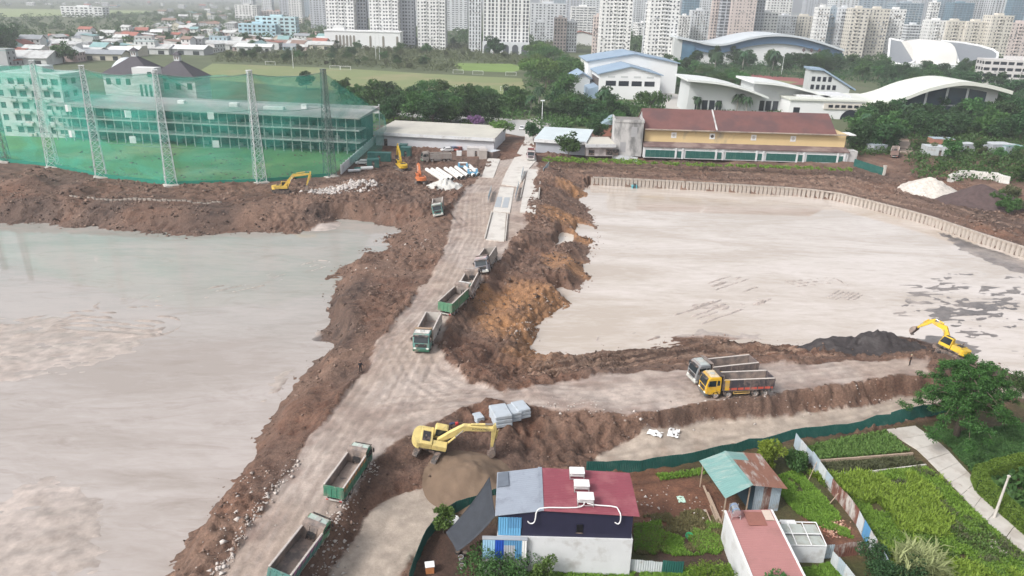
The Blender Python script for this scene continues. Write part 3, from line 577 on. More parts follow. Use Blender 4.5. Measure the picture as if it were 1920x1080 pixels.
def truck(label, loc, head, cabc, bodyc, inner=None, stripe=None, guard=(.5,.5,.48), roof=None, load=False, canopy=True, mil=False, tname='dump_truck', cat='truck', group='dump trucks working on the site', trim=None):
    """eight-wheel tipper: +Y forward, origin on the ground under its middle"""
    t = thing(tname, label, cat, loc, head, group)
    pc = paint(*cabc); pb = paint(*bodyc); pi_ = inner or M_BEDI; pr = paint(*roof) if roof else pc
    def ch():
        m = MB(); m.box(-.45,-.33,-4.4,4.3,.75,1.02).box(.33,.45,-4.4,4.3,.75,1.02)
        for y in (-3.6,-2.2,0,1.6,3.3): m.box(-.33,.33,y-.08,y+.08,.8,.98)
        for y in (-3.55,-2.2,1.55,3.3): m.tube([(-1.0,y,.53),(1.0,y,.53)], .1, 8)
        m.box(-1.0,-.5,.2,1.0,.62,1.12).box(-.5,.5,2.1,2.62,.9,2.3); return m
    ob('chassis', tmesh(('chassis',), ch, M_CHAS), t)
    def cabf():
        m = MB()
        prof = [(2.62,.62),(4.62,.62),(4.72,1.0),(4.70,1.75),(4.42,2.78),(4.15,3.02),(2.75,3.05),(2.62,2.9)]
        m.prism(prof, 'x', -1.22, 1.22); return m
    cab = ob('cab', tmesh(('cab', cabc[0]), cabf, pc), t)
    bv = cab.modifiers.new('bevel', 'BEVEL'); bv.width = .09; bv.segments = 2; bv.limit_method = 'ANGLE'
    ob('roof_panel', tmesh(('roof_panel', (roof or cabc)[0]), lambda: MB().cbox(-1.08,1.08,2.85,4.1,3.04,3.11,.03), pr), cab)
    ob('roof_hatch', tmesh(('roof_hatch',), lambda: MB().cbox(-.32,.32,3.2,3.8,3.112,3.19,.03), M_BUMP), cab)
    def wsf():
        m = MB(); a = Vector((0,4.735,1.80)); b = Vector((0,4.475,2.74)); n = Vector((0,.94,.26))*.012
        m.quad((-1.05,a.y,a.z),(1.05,a.y,a.z),(.98,b.y,b.z),(-.98,b.y,b.z)); return m
    ob('windscreen', tmesh(('windscreen',), wsf, M_GLS), cab)
    ob('sun_visor', tmesh(('sun_visor',), lambda: MB().prism([(4.44,2.82),(4.75,2.74),(4.75,2.79),(4.42,2.93)], 'x', -1.1, 1.1), M_CHAS), cab)
    for s in (-1, 1):
        def dw(s=s):
            m = MB(); x = s*1.226; m.prism([(3.35,1.78),(4.5,1.78),(4.28,2.58),(3.35,2.62)], 'x', x, x+s*.012); m.prism([(2.85,1.9),(3.2,1.9),(3.2,2.6),(2.85,2.6)], 'x', x, x+s*.012); return m
        ob('side_window', tmesh(('side_window', s), dw, M_GLS), cab)
        ob('door', tmesh(('door', s, cabc[0]), lambda s=s: MB().prism([(3.28,.95),(4.55,.95),(4.6,1.7),(3.28,1.7)], 'x', s*1.222, s*1.25), pc), cab)
        def mr(s=s): return MB().cbox(s*1.42-.12, s*1.42+.12, 4.42, 4.52, 1.85, 2.5, .03).tube([(s*1.15,4.4,2.6),(s*1.42,4.5,2.62),(s*1.42,4.47,2.45)], .025, 6)
        ob('mirror', tmesh(('mirror', s), mr, M_CHAS), t)
        ob('headlight', tmesh(('headlight', s), lambda s=s: MB().cbox(s*.92-.2, s*.92+.2, 4.66, 4.78, .82, 1.02, .02), M_LAMP), t)
        ob('side_guard', tmesh(('side_guard', s, guard), lambda s=s: MB().beam((s*1.16,-1.4,.62),(s*1.16,.85,.62),.06,.12).beam((s*1.16,-1.4,.9),(s*1.16,.85,.9),.06,.12).beam((s*1.16,-1.38,.6),(s*1.16,-1.38,.95),.06,.1).beam((s*1.16,.83,.6),(s*1.16,.83,.95),.06,.1), paint('guard_%d%d'%(int(guard[0]*99),int(guard[1]*99)), guard)), t)
    ob('grille', tmesh(('grille',), lambda: MB().box(-.85,.85,4.715,4.745,1.08,1.62), M_CHAS), cab)
    ob('front_bumper', tmesh(('front_bumper', (trim or ('',))[0]), lambda: MB().cbox(-1.24,1.24,4.3,4.84,.42,.80,.06), paint(*trim) if trim else M_BUMP), t)
    ob('fuel_tank', tmesh(('fuel_tank',), lambda: MB().cbox(.6,1.14,-.9,.4,.5,1.05,.1), M_BUMP), t)
    # tipping body
    ob('bed_floor', tmesh(('bed_floor',), lambda: MB().box(-1.1,1.1,-4.5,2.25,1.12,1.27), pi_), t)
    for s in (-1, 1):
        def sw(s=s):
            m = MB(); xo, xi = s*1.25, s*1.13; m.box(min(xo,xi),max(xo,xi),-4.6,2.3,1.14,2.62)
            for y in np.arange(-4.2, 2.3, .92): m.box(min(xo,xo+s*.07),max(xo,xo+s*.07),y-.06,y+.06,1.2,2.55)
            m.box(min(xo,xo+s*.08),max(xo,xo+s*.08),-4.62,2.32,1.06,1.2); return m
        w = ob('side_wall', tmesh(('side_wall', s, bodyc[0]), sw, pb), t)
        ob('wall_lining', tmesh(('wall_lining', s), lambda s=s: MB().box(min(s*1.13,s*1.118),max(s*1.13,s*1.118),-4.58,2.28,1.27,2.60), pi_), w)
        ob('top_rail', tmesh(('top_rail', s), lambda s=s: MB().cbox(s*1.20-.11,s*1.20+.11,-4.64,2.34,2.61,2.72,.03), mat('rail_worn', (.52,.47,.43), .6, .2, 3)), w)
        if stripe: ob('painted_stripe', tmesh(('painted_stripe', s, stripe[0]), lambda s=s: MB().box(min(s*1.252,s*1.275),max(s*1.252,s*1.275),-4.5,2.2,stripe[2],stripe[3]), paint(stripe[0], stripe[1], .3)), w)
    def tg():
        m = MB(); m.box(-1.25,1.25,-4.74,-4.62,1.1,2.62)
        for x in (-1.0,-.34,.34,1.0): m.box(x-.07,x+.07,-4.80,-4.74,1.15,2.55)
        m.box(-1.25,1.25,-4.81,-4.74,1.12,1.24).box(-1.25,1.25,-4.81,-4.74,2.3,2.42); return m
    ob('tailgate', tmesh(('tailgate', bodyc[0]), tg, pb), t)
    def hb():
        m = MB(); m.box(-1.25,1.25,2.28,2.40,1.14,3.12)
        if canopy: m.prism([(2.28,3.12),(3.0,3.26),(3.0,3.34),(2.28,3.2)], 'x', -1.25, 1.25)
        for x in (-.45,.45): m.box(x-.12,x+.12,2.22,2.28,1.3,3.0)
        return m
    ob('headboard', tmesh(('headboard', (trim or bodyc)[0], canopy), hb, paint(*(trim or bodyc)) if not canopy else pi_), t)
    ob('rear_bumper', tmesh(('rear_bumper',), lambda: MB().box(-1.1,1.1,-4.66,-4.56,.55,.72).box(-.95,-.85,-4.62,-4.5,.7,1.1).box(.85,.95,-4.62,-4.5,.7,1.1), M_BUMP), t)
    for s in (-1, 1): ob('tail_lamp', tmesh(('tail_lamp', s), lambda s=s: MB().box(s*.85-.17,s*.85+.17,-4.70,-4.66,.58,.70), M_RED), t)
    for y in (3.3, 1.55, -2.2, -3.55):
        for s in (-1, 1):
            wd = .36 if y > 0 else .62
            w = ob('wheel', tmesh(('wheel', wd), lambda: wheel_mb(.53, wd), M_TYRE, True), t, (s*(1.22-wd/2), y, .53))
            ob('rim', tmesh(('rim', wd), lambda: rim_mb(.53, wd), M_RIM, True), w)
    for s in (-1, 1):
        def mg(s=s):
            return MB().box(s*.92-.33,s*.92+.33,-4.3,-1.45,1.085,1.115)
        ob('mudguard', tmesh(('mudguard', s), mg, M_CHAS), t)
        for yc in (3.3,1.55):
            def mg2(s=s, yc=yc):
                m = MB(); pr_ = [(yc+.66*math.cos(a), .53+.66*math.sin(a)) for a in np.linspace(.25, math.pi-.25, 8)]; m.prism(pr_+[(p[0]*.985+yc*.015, p[1]-.05) for p in reversed(pr_)], 'x', s*1.06-.17, s*1.06+.17); return m
            ob('mudguard', tmesh(('mudguard', s, yc), mg2, M_CHAS), t)
    if load:
        m = MB(); n = 14; rnd = random.Random(len(label)*7); vs = []
        for i in range(n+1):
            for j in range(6):
                x = -1.1+2.2*j/5; y = -4.4+6.6*i/n; e = math.sin(math.pi*j/5)*.6+.4; vs.append((x, y, 1.29+.22*e*rnd.random()+.12*math.sin(y*1.3)*e))
        m.add(vs, [(i*6+j, i*6+j+1, (i+1)*6+j+1, (i+1)*6+j) for i in range(n) for j in range(5)])
        ob('soil_residue', m.mesh('soil_residue', mat('bed_soil', (.33,.265,.225), .95, .3, 1.5, bump=.5), True), t)
    return t
def settle(o, L=3.4, Wd=1.0):
    """lean the vehicle onto the ground it stands on"""
    x, y = o.location.x, o.location.y; a = o.rotation_euler.z; f = Vector((-math.sin(a), math.cos(a))); r = Vector((math.cos(a), math.sin(a)))
    def avg(px, py): return np.mean([hz(px+dx, py+dy) for dx in (-.3,0,.3) for dy in (-.3,0,.3)])
    hf = avg(x+f.x*L, y+f.y*L); hb = avg(x-f.x*L, y-f.y*L); hr = avg(x+r.x*Wd, y+r.y*Wd); hl = avg(x-r.x*Wd, y-r.y*Wd)
    o.location.z = (hf+hb+hr+hl)/4-.02
    o.rotation_euler = (math.atan2(hf-hb, 2*L), -math.atan2(hr-hl, 2*Wd)*.8, a)
def place(a, za, b, zb, ya=None, yb=None):
    """centre and heading from a rear and a front mark; ya / yb say where on the vehicle the kept mark is"""
    p = G(*a, za); q = G(*b, zb); d = Vector((q.x-p.x, q.y-p.y)).normalized(); h = math.atan2(-d.x, d.y)
    if ya is not None: c = Vector((p.x, p.y))-d*ya
    elif yb is not None: c = Vector((q.x, q.y))-d*yb
    else: c = Vector(((p.x+q.x)/2, (p.y+q.y)/2))
    return (c.x, c.y, 0), h
GREEN = ('truck_green', (.055,.20,.13)); GREEN2 = ('truck_green_bright', (.07,.27,.15)); TEAL = ('truck_teal', (.10,.24,.215)); PALEG = ('truck_roof_pale', (.47,.55,.49)); GREY = ('truck_grey', (.22,.235,.25)); DGREY = ('truck_charcoal', (.055,.05,.06)); YEL = ('truck_yellow', (.62,.36,.02)); DUSTY = ('truck_dusty', (.33,.30,.275)); WHI = ('truck_white', (.62,.61,.58))
l, h = place((511,1060), 2.6, (563,991), 2.7, ya=-3.86)
T = truck('green dump truck with pink striped side, nearest at the foot of the haul road', l, h, GREEN2, TEAL, stripe=('pink', (.42,.17,.33), 1.95, 2.6), roof=PALEG, guard=(.55,.2,.2)); T.scale = (.86,.83,.86); settle(T)
l, h = place((623,905), 2.6, (663,843), 3.0, ya=-3.86)
T = truck('dark green dump truck with orange striped side, second from the bottom on the haul road', l, h, ('truck_dgreen', (.03,.135,.10)), GREEN, stripe=('orange', (.46,.22,.10), 2.0, 2.6), roof=PALEG, load=True); T.scale = (.86,.83,.86); settle(T)
l, h = place((815,612), 0, (790,663), 0, yb=4.7)
T = truck('teal dump truck with white side coming towards the camera on the haul road', l, h, TEAL, ('truck_pale', (.55,.52,.48)), roof=WHI, inner=mat('bed_tan', (.36,.27,.21), .8, .25, 1.2, dirt=(.42,.28,.16), dscale=.8), trim=('truck_ddgreen', (.02,.10,.06))); settle(T)
l, h = place((834,566), 2.6, (866,533), 3.0, ya=-4.65)
T = truck('bright green dump truck, last of the three trucks queued nose to tail', l, h, GREEN2, ('truck_mid_green', (.10,.25,.15)), roof=WHI, load=True); settle(T)
l, h = place((874,540), 2.6, (890,506), 3.0, ya=-4.65)
T = truck('dusty grey dump truck queued just ahead of the bright green one', l, h, DUSTY, ('truck_grey_brown', (.27,.235,.215)), load=True, stripe=('dull_grey', (.45,.43,.45), 1.3, 1.75)); settle(T)
l, h = place((921,492), 0, (906,517), 0, yb=4.7)
T = truck('grey blue dump truck with dark bed meeting the queue head on', l, h, ('truck_greyblue', (.21,.225,.26)), DUSTY, roof=('roof_pinkgrey', (.52,.40,.40))); settle(T)
l, h = place((825,384), 0, (823,408), 0, yb=4.7)
T = truck('teal dump truck standing alone beside the far end of the haul road', l, h, TEAL, DUSTY, roof=WHI); settle(T)
l, h = place((843,302), 0, (793,304), 0)
T = truck('dusty grey dump truck parked side on by the white pipes', l, h, DUSTY, ('truck_dust2', (.36,.325,.30)), trim=GREEN); settle(T)
l, h = place((1436,735), 0, (1320,740), 0)
T = truck('yellow cab dump truck with dark bed on the right hand haul road', l, h, YEL, DGREY, stripe=('red_line', (.50,.09,.06), 1.2, 1.5), guard=(.55,.36,.12), inner=mat('bed_dark', (.075,.06,.055), .8, .25, 1.2, dirt=(.15,.12,.105), dscale=.6, damt=.45), roof=('roof_cream', (.62,.52,.36)), trim=('bumper_dark', (.09,.10,.10))); settle(T); TY = T
for s in (-1, 1):
    ob('front_panel', MB().box(min(s*1.255,s*1.30),max(s*1.255,s*1.30),1.55,2.3,1.2,2.75).mesh('front_panel', paint(*YEL)), T)
l, h = place((1410,703), 0, (1294,716), 0)
T = truck('grey dump truck parked close behind the yellow one', l, h, GREY, ('truck_brown_steel', (.15,.125,.12)), roof=('roof_lgrey', (.40,.44,.43))); settle(T)
l, h = place((996,284), 0, (995,302), 0, yb=4.7)
T = truck('white and red dump truck at the far end of the concrete ramp road', l, h, ('truck_redwhite', (.50,.42,.44)), ('truck_red', (.30,.10,.10)), roof=WHI); settle(T)
l, h = place((1676,298), 0, (1681,282), 0, ya=-4.65)
T = truck('brown dump truck seen from behind at the mouth of the tree lined track', l, h, ('truck_brown', (.2,.13,.11)), ('truck_brown2', (.22,.15,.13)), load=True); settle(T)

# ---- excavators
M_TRACK = mat('crawler_steel', (.10,.09,.085), .8, .25, 3, bump=.4, dirt=MUD, dscale=1.5, damt=.6)
M_BUCK = mat('bucket_steel', (.23,.19,.17), .7, .25, 3, dirt=MUD, dscale=1.5, damt=.55)
M_ROD = mat('piston_rod', (.6,.6,.6), .25, .05, 5, metal=.8)
def seg_plate(m, pts, w, h, x0=0):
    """tapering box beam through side-view points (y, z) with heights h"""
    n = len(pts); vs = []
    for i, (y, z) in enumerate(pts):
        a = pts[max(i-1,0)]; b = pts[min(i+1,n-1)]; d = Vector((b[0]-a[0], b[1]-a[1])).normalized(); nn = Vector((-d.y, d.x))*h[i]/2
        for (s, x) in ((1,-w/2),(1,w/2),(-1,w/2),(-1,-w/2)): vs.append((x0+x, y+nn.x*s, z+nn.y*s))
    fs = [(i*4+j, i*4+(j+1)%4, (i+1)*4+(j+1)%4, (i+1)*4+j) for i in range(n-1) for j in range(4)]
    fs += [(3,2,1,0), tuple((n-1)*4+j for j in range(4))]; m.add(vs, fs)
def excavator(label, loc, head, col, boom, stick_end, bucket_a, track_rel=0.0, cabcol=None, old=False, writing=None):
    """boom: side-view points (y,z) foot, elbow, tip; stick_end (y,z); bucket angle; house heading = head, tracks turned by track_rel"""
    t = thing('excavator', label, 'excavator', loc, head, 'excavators on the site')
    pm = mat('machine_'+col[0], col[1], .5, .14, 1.6, dirt=(col[1][0]*.55+.1, col[1][1]*.55+.08, col[1][2]*.5+.06), dscale=1.2, damt=.42)
    for s in (-1, 1):
        m = MB(); L = 1.95; r = .42
        prof = [(-L-.0,.02),(L,.02),(L+.36,.2),(L+.46,.45),(L+.3,.75),(L,.84),(-L,.84),(-L-.3,.75),(-L-.46,.45),(-L-.36,.2)]
        m.prism(prof, 'x', s*1.15-.3, s*1.15+.3)
        for y in np.arange(-L, L+.01, .26): m.box(s*1.15-.32, s*1.15+.32, y-.1, y+.1, .80, .88).box(s*1.15-.32, s*1.15+.32, y-.1, y+.1, -.01, .06)
        o = m.build('crawler_track', M_TRACK, t); o.rotation_euler = (0,0,track_rel)
        m = MB()
        for y in (-1.9,1.9): m.tube([(s*1.46-.02,y,.44),(s*1.46+.02,y,.44)], .3, 12)
        for y in (-1.2,-.6,0,.6,1.2): m.tube([(s*1.46-.02,y,.22),(s*1.46+.02,y,.22)], .15, 8)
        m.build('track_wheels', M_CHAS, o)
    m = MB(); m.box(-.85,.85,-1.0,1.0,.45,.86).tube([(0,0,.8),(0,0,1.12)], .72, 18); o = m.build('slew_ring', M_CHAS, t); o.rotation_euler = (0,0,track_rel)
    m = MB(); m.box(-1.3,1.3,-1.6,1.75,1.06,1.26); m.build('turntable_deck', M_CHAS, t)
    m = MB(); arc = [(-1.36,-1.5)]+[(1.5*math.sin(a)*.92, -1.5-.95*math.cos(a*.98)) for a in np.linspace(-1.25,1.25,7)]+[(1.36,-1.5)]
    m.prism(arc, 'z', 1.12, 2.02); m.build('counterweight', pm, t)
    m = MB(); m.cbox(-1.36,1.36,-1.5,-.1,1.26,2.12,.06); eh = m.build('engine_housing', pm, t)
    m = MB(); m.box(-.55,.95,-1.3,-.4,2.118,2.17); m.build('engine_cover', M_CHAS, eh)
    m = MB(); m.tube([(.6,-.9,2.12),(.6,-.9,2.55),(.6,-1.0,2.66)], .07, 8); m.build('exhaust_pipe', M_CHAS, eh)
    m = MB(); m.cbox(.42,1.36,-.08,1.6,1.26,1.98,.05); m.build('tool_box', pm, t)
    cm = mat('machine_'+cabcol[0], cabcol[1], .5, .12, 2) if cabcol else pm
    cab = MB(); cab.prism([(-.05,1.26),(1.72,1.26),(1.78,1.7),(1.42,2.92),(.05,2.96),(-.05,2.7)], 'x', -1.36, -.42); cb = cab.build('cab', cm, t)
    bv = cb.modifiers.new('bevel', 'BEVEL'); bv.width = .06; bv.segments = 2
    m = MB(); m.add([(-1.28,1.80,1.72),(-.50,1.80,1.72),(-.54,1.465,2.82),(-1.24,1.465,2.82)], [(0,1,2,3)]); m.build('front_window', M_GLS, cb)
    for x in (-1.366, -.414):
        m = MB(); m.prism([(.08,1.78),(1.66,1.78),(1.36,2.78),(.08,2.8)], 'x', x-.004, x+.004); m.build('side_window', M_GLS, cb)
    m = MB(); m.cbox(-1.22,-.56,.2,1.25,2.955,3.01,.02); m.build('roof_hatch', M_GLS if not old else cm, cb)
    # front attachment
    f, e, tp = boom; mid = ((f[0]+e[0])/2, (f[1]+e[1])/2); mid2 = ((tp[0]+e[0])/2, (tp[1]+e[1])/2)
    m = MB(); seg_plate(m, [f, mid, e, mid2, tp], .46, [.42,.72,.80,.62,.36]); bo = m.build('boom', pm, t)
    dst = Vector((stick_end[0]-tp[0], stick_end[1]-tp[1])); dn = dst.normalized(); bk = (tp[0]-dn.x*.75, tp[1]-dn.y*.75)
    m = MB(); seg_plate(m, [bk, tp, (tp[0]+dn.x*.9, tp[1]+dn.y*.9), stick_end], .36, [.22,.58,.5,.28]); st = m.build('stick', pm, t)
    for s in (-1, 1):
        a = (s*.38, f[0]+.75, f[1]-.45); b = (s*.38, e[0]-.1, e[1]-.2); A = Vector(a); B = Vector(b)
        m = MB(); m.tube([A, A.lerp(B,.6)], .12, 8); m.build('boom_cylinder', pm, bo)
        m = MB(); m.tube([A.lerp(B,.58), B], .06, 8); m.build('piston_rod', M_ROD, bo)
    A = Vector((0, mid2[0]*.35+e[0]*.65, mid2[1]*.35+e[1]*.65+.5)); B = Vector((0, bk[0], bk[1]))
    m = MB(); m.tube([A, A.lerp(B,.6)], .12, 8); m.build('stick_cylinder', pm, bo); m = MB(); m.tube([A.lerp(B,.58), B], .06, 8); m.build('piston_rod', M_ROD, bo)
    nn = Vector((-dn.y, dn.x)); 
    if nn.x < 0: nn = -nn
    A = Vector((0, tp[0]+dn.x*.2+nn.x*.42, tp[1]+dn.y*.2+nn.y*.42)); B = Vector((0, stick_end[0]-dn.x*.55+nn.x*.3, stick_end[1]-dn.y*.55+nn.y*.3))
    m = MB(); m.tube([A, A.lerp(B,.6)], .1, 8); m.build('bucket_cylinder', pm, st); m = MB(); m.tube([A.lerp(B,.58), B], .05, 8); m.build('piston_rod', M_ROD, st)
    m = MB(); sp_ = Vector((0, stick_end[0], stick_end[1])); ca, sa = math.cos(bucket_a), math.sin(bucket_a)
    def bp(y, z): return (sp_.y+y*ca-z*sa, sp_.z+y*sa+z*ca)
    outer = [(0,.12),(.28,-.05),(.45,-.4),(.42,-.85),(.15,-1.2),(-.3,-1.32)]; pts = [bp(*q) for q in outer]; inn = [bp(q[0]*.86-.04, q[1]*.9-.02) for q in outer]
    m.prism(pts+list(reversed(inn)), 'x', -.62, .62)
    side = [bp(*q) for q in outer]+[bp(-.25,-.2)]
    m.prism(side, 'x', -.64, -.60).prism(side, 'x', .60, .64)
    for x in (-.5,-.25,0,.25,.5):
        q0 = bp(-.28,-1.32); q1 = bp(-.55,-1.34); m.beam((x,q0[0],q0[1]),(x,q1[0],q1[1]),.1,.07)
    m.build('bucket', M_BUCK, t)
    return t
YELX = ('pale_yellow', (.64,.51,.20)); YELB = ('bright_yellow', (.66,.43,.03)); ORX = ('orange', (.58,.17,.06)); YEL3 = ('mid_yellow', (.62,.42,.08))
def exc_at(px, z, head_px, **k):
    p = G(*px, z); q = G(*head_px, z); d = Vector((q.x-p.x, q.y-p.y)); return (p.x, p.y, hz(p.x, p.y)-.02), math.atan2(-d.x, d.y)
def flat_pad(px, z, r):
    pass
l, h = exc_at((808,836), -.2, (905,838))
E = excavator('pale yellow excavator with its arm over the sand heap near the road junction', (l[0], l[1], l[2]), h, YELX, ((.55,1.55),(3.1,4.35),(6.4,4.9)), (6.75,2.1), .25, track_rel=R(72), old=True); settle(E, 1.8, 1.1)
# maker's lettering on the boom
def lettering(parent, text, size, loc, rot, m, name='lettering'):
    cu = bpy.data.curves.new(name, 'FONT'); cu.body = text; cu.size = size; cu.align_x = 'CENTER'; cu.align_y = 'CENTER'; cu.extrude = .004
    tmp = bpy.data.objects.new(name, cu); COL.objects.link(tmp); dg = bpy.context.evaluated_depsgraph_get(); me = bpy.data.meshes.new_from_object(tmp.evaluated_get(dg))
    bpy.data.objects.remove(tmp); me.materials.clear(); me.materials.append(m); o = ob(name, me, parent, loc); o.rotation_euler = rot; return o
lettering(E, 'KOMATSU', .42, (.24, 4.9, 4.62), (R(90), R(-8), R(90)), M_CHAS)
l, h = exc_at((1780,664), -1.4, (1715,640))
E = excavator('bright yellow excavator digging dark mud at the edge of the right pond', l, h, YELB, ((.55,1.55),(2.3,3.7),(4.5,3.75)), (6.0,1.9), .5, track_rel=R(35)); settle(E, 1.8, 1.1)
l, h = exc_at((528,360), 0, (585,358))
E = excavator('yellow excavator clearing white rubble below the net masts', l, h, YEL3, ((.55,1.55),(3.2,4.6),(7.4,4.9)), (6.4,1.9), -.1, track_rel=R(12)); settle(E, 1.8, 1.1)
l, h = exc_at((753,318), 0, (728,300))
E = excavator('yellow excavator with raised arm beside the green containers', l, h, YELB, ((.55,1.55),(2.2,4.6),(4.4,6.2)), (5.0,3.2), .3, track_rel=R(20)); settle(E, 1.8, 1.1)
l, h = exc_at((789,345), 0, (768,312))
E = excavator('orange excavator with folded arm in front of the white pipes', l, h, ORX, ((.55,1.55),(3.0,4.8),(5.8,4.0)), (5.2,1.6), .1, track_rel=R(-15)); settle(E, 1.8, 1.1)

# ---- vans, cars, motorcycle
def car(label, loc, head, col, kind='van', cat='van', group='vehicles parked among the trees'):
    t = thing('parked_van' if kind == 'van' else 'parked_car', label, cat, loc, head, group); pm = paint('car_%02d%02d%02d' % tuple(int(c*99) for c in col), col, .15)
    if kind == 'van': prof = [(-2.6,.35),(2.55,.35),(2.6,.9),(2.2,1.25),(1.45,2.15),(-2.5,2.2),(-2.62,1.9)]; wsl = ((1.47,2.08),(2.2,1.28)); L = 2.6
    else: prof = [(-2.1,.35),(2.1,.35),(2.15,.75),(1.3,.95),(.6,1.45),(-1.1,1.48),(-1.9,1.0),(-2.15,.9)]; wsl = ((.62,1.42),(1.28,.98)); L = 2.1
    b = MB().prism(prof, 'x', -.9, .9).build('body', pm, t); bv = b.modifiers.new('bevel', 'BEVEL'); bv.width = .1; bv.segments = 2
    (y1,z1),(y0,z0) = wsl; n = .02
    MB().quad((-.78,y0+n,z0+n),(.78,y0+n,z0+n),(.7,y1+n,z1+n),(-.7,y1+n,z1+n)).build('windscreen', M_GLS, b)
    for s in (-1,1):
        MB().prism([(-L*.8,z0+.1),(y0-.25,z0+.1),(y1-.15,z1-.12),(-L*.75,z1-.12)], 'x', s*.902, s*.91).build('side_window', M_GLS, b)
        MB().cbox(s*.65-.16,s*.65+.16,L-.02,L+.04,.62,.8,.02).build('headlight', M_LAMP, b)
        for y in (-L*.62, L*.62):
            w = ob('wheel', tmesh(('carwheel',), lambda: wheel_mb(.33,.22), M_TYRE, True), t, (s*.8,y,.33)); ob('rim', tmesh(('carrim',), lambda: rim_mb(.33,.22), M_RIM, True), w)
    return t
for k, (u, v, txt) in enumerate([(1074,217,'leftmost of three white vans before the blue hoarding'),(1086,217,'middle one of three white vans before the blue hoarding'),(1101,217,'dark sided rightmost of the three vans before the blue hoarding')]):
    p = G(u, v, 0); car(txt, p, R(180+k*9), (.7,.71,.72) if k < 2 else (.12,.14,.2))
for k, (u, v, c, txt) in enumerate([(680,310,(.45,.47,.47),'grey car parked inside the diagonal white wall'),(838,283,(.7,.7,.7),'white car parked before the long white shed'),(850,281,(.12,.14,.22),'dark blue car beside the red one by the long shed'),(860,281,(.35,.1,.08),'dark red car parked by the long white shed'),(979,243,(.75,.75,.76),'white car on the tree lined street behind the ramp road'),(1125,285,(.5,.5,.52),'grey car beside the dirt gate by the weathered block')]):
    if k == 5: continue
    car(txt, on_ground(G(u, v, 0)), R(90+20*k), c, 'car', 'car')
def mil_truck(u, v, head, label):
    p = G(u, v, 0); t = thing('canvas_truck', label, 'truck', p, head, 'dark trucks by the football field'); mg = mat('olive_paint', (.05,.075,.07), .7, .2, 2)
    MB().box(-1.1,1.1,-3.4,3.2,.8,1.1).build('chassis', M_CHAS, t); MB().prism([(1.6,1.0),(3.2,1.0),(3.2,1.7),(2.6,1.8),(2.3,2.6),(1.5,2.6)], 'x', -1.1, 1.1).build('cab', mg, t)
    MB().prism([(-1.15,1.1),(1.15,1.1),(1.15,2.5),(.8,2.9),(-.8,2.9),(-1.15,2.5)], 'y', -3.4, 1.3).build('canvas_cover', mg, t)
    MB().quad((-.95,2.66,1.85),(.95,2.66,1.85),(.9,2.38,2.5),(-.9,2.38,2.5)).build('windscreen', M_GLS, t)
    for s in (-1,1):
        for y in (-2.4,-1.2,2.3): ob('wheel', tmesh(('wheel',.36), lambda: wheel_mb(.53,.36), M_TYRE, True), t, (s*.95,y,.53))
mil_truck(788,194,R(75),'leftmost dark canvas truck parked by the football field'); mil_truck(812,196,R(110),'dark canvas truck right of the others by the football field'); mil_truck(800,190,R(85),'dark canvas truck between two others by the football field')
# ------------------------------------------------------------------ houses and plots in the foreground
M_CORRW = mat('sheet_pale', (.50,.53,.55), .5, .12, 1.5, dirt=(.33,.29,.25), dscale=.7, damt=.3)
M_CORRB = mat('sheet_bluegrey', (.36,.43,.48), .5, .12, 1.5, dirt=(.30,.25,.2), dscale=.8, damt=.3)
M_RUST = mat('sheet_rusty', (.17,.075,.055), .85, .3, 2.0, dirt=(.48,.45,.42), dscale=.9, damt=.46, stretch=(1,1,.35))
M_RUSTR = mat('roof_rusty', (.24,.115,.08), .85, .25, 1.0, dirt=(.44,.42,.39), dscale=1.3, damt=.42, stretch=(1,.3,1))
M_TEALR = mat('roof_teal', (.17,.31,.29), .5, .12, 1.0, dirt=(.30,.38,.35), dscale=.6, damt=.45, stretch=(.5,2,1))
M_FGREEN = mat('hoarding_green', (.018,.10,.085), .55, .15, 1.2, dirt=(.05,.13,.11), dscale=.6, damt=.3)
M_WALLW = mat('wall_white', (.62,.63,.64), .8, .06, .8, bump=.1, dirt=(.46,.45,.44), dscale=.5, damt=.38)
M_NAVY = mat('wall_navy', (.022,.022,.05), .6, .12, 1.2)
M_ROOFRED = mat('roof_crimson', (.235,.058,.078), .55, .1, .8, dirt=(.30,.10,.115), dscale=.35, damt=.4)
M_ROOFGREY = mat('roof_felt_grey', (.26,.29,.34), .7, .08, 1.0, dirt=(.2,.22,.26), dscale=.8, damt=.35)
M_TARP = mat('tarp_black', (.035,.04,.05), .75, .2, 1.5, bump=.3)
M_BLUE1 = mat('sheet_sky_blue', (.13,.36,.58), .5, .12, 1); M_BLUE2 = mat('sheet_blue', (.02,.08,.42), .45, .1, 1); M_BLUE3 = mat('sheet_dull_blue', (.10,.27,.47), .5, .15, 1); M_BLUE4 = mat('sheet_pale_blue', (.30,.50,.66), .5, .1, 1); M_GREYP = mat('sheet_grey', (.36,.38,.41), .6, .1, 1)
M_WHITE = mat('white_plastic', (.74,.74,.73), .4, .05, 2); M_STEEL = mat('stainless', (.62,.64,.66), .22, .06, 3, metal=.85); M_FRAME = mat('frame_steel', (.36,.35,.35), .5, .1, 4)
M_WOOD = mat('weathered_wood', (.38,.29,.22), .85, .2, 3, stretch=(.3,4,4)); M_CONC = mat('concrete', (.50,.47,.43), .85, .1, .8, bump=.15, dirt=(.40,.36,.32), dscale=.35, damt=.45)
M_BRICK = mat('brick_red', (.36,.17,.12), .9, .15, 4); M_PINK = mat('roof_pink', (.37,.175,.165), .6, .08, .8, dirt=(.31,.15,.14), dscale=.4, damt=.4); M_SLAB = mat('slab_bluegrey', (.40,.44,.48), .8, .08, 1.5, bump=.2, dirt=(.33,.35,.37), dscale=.9, damt=.4)
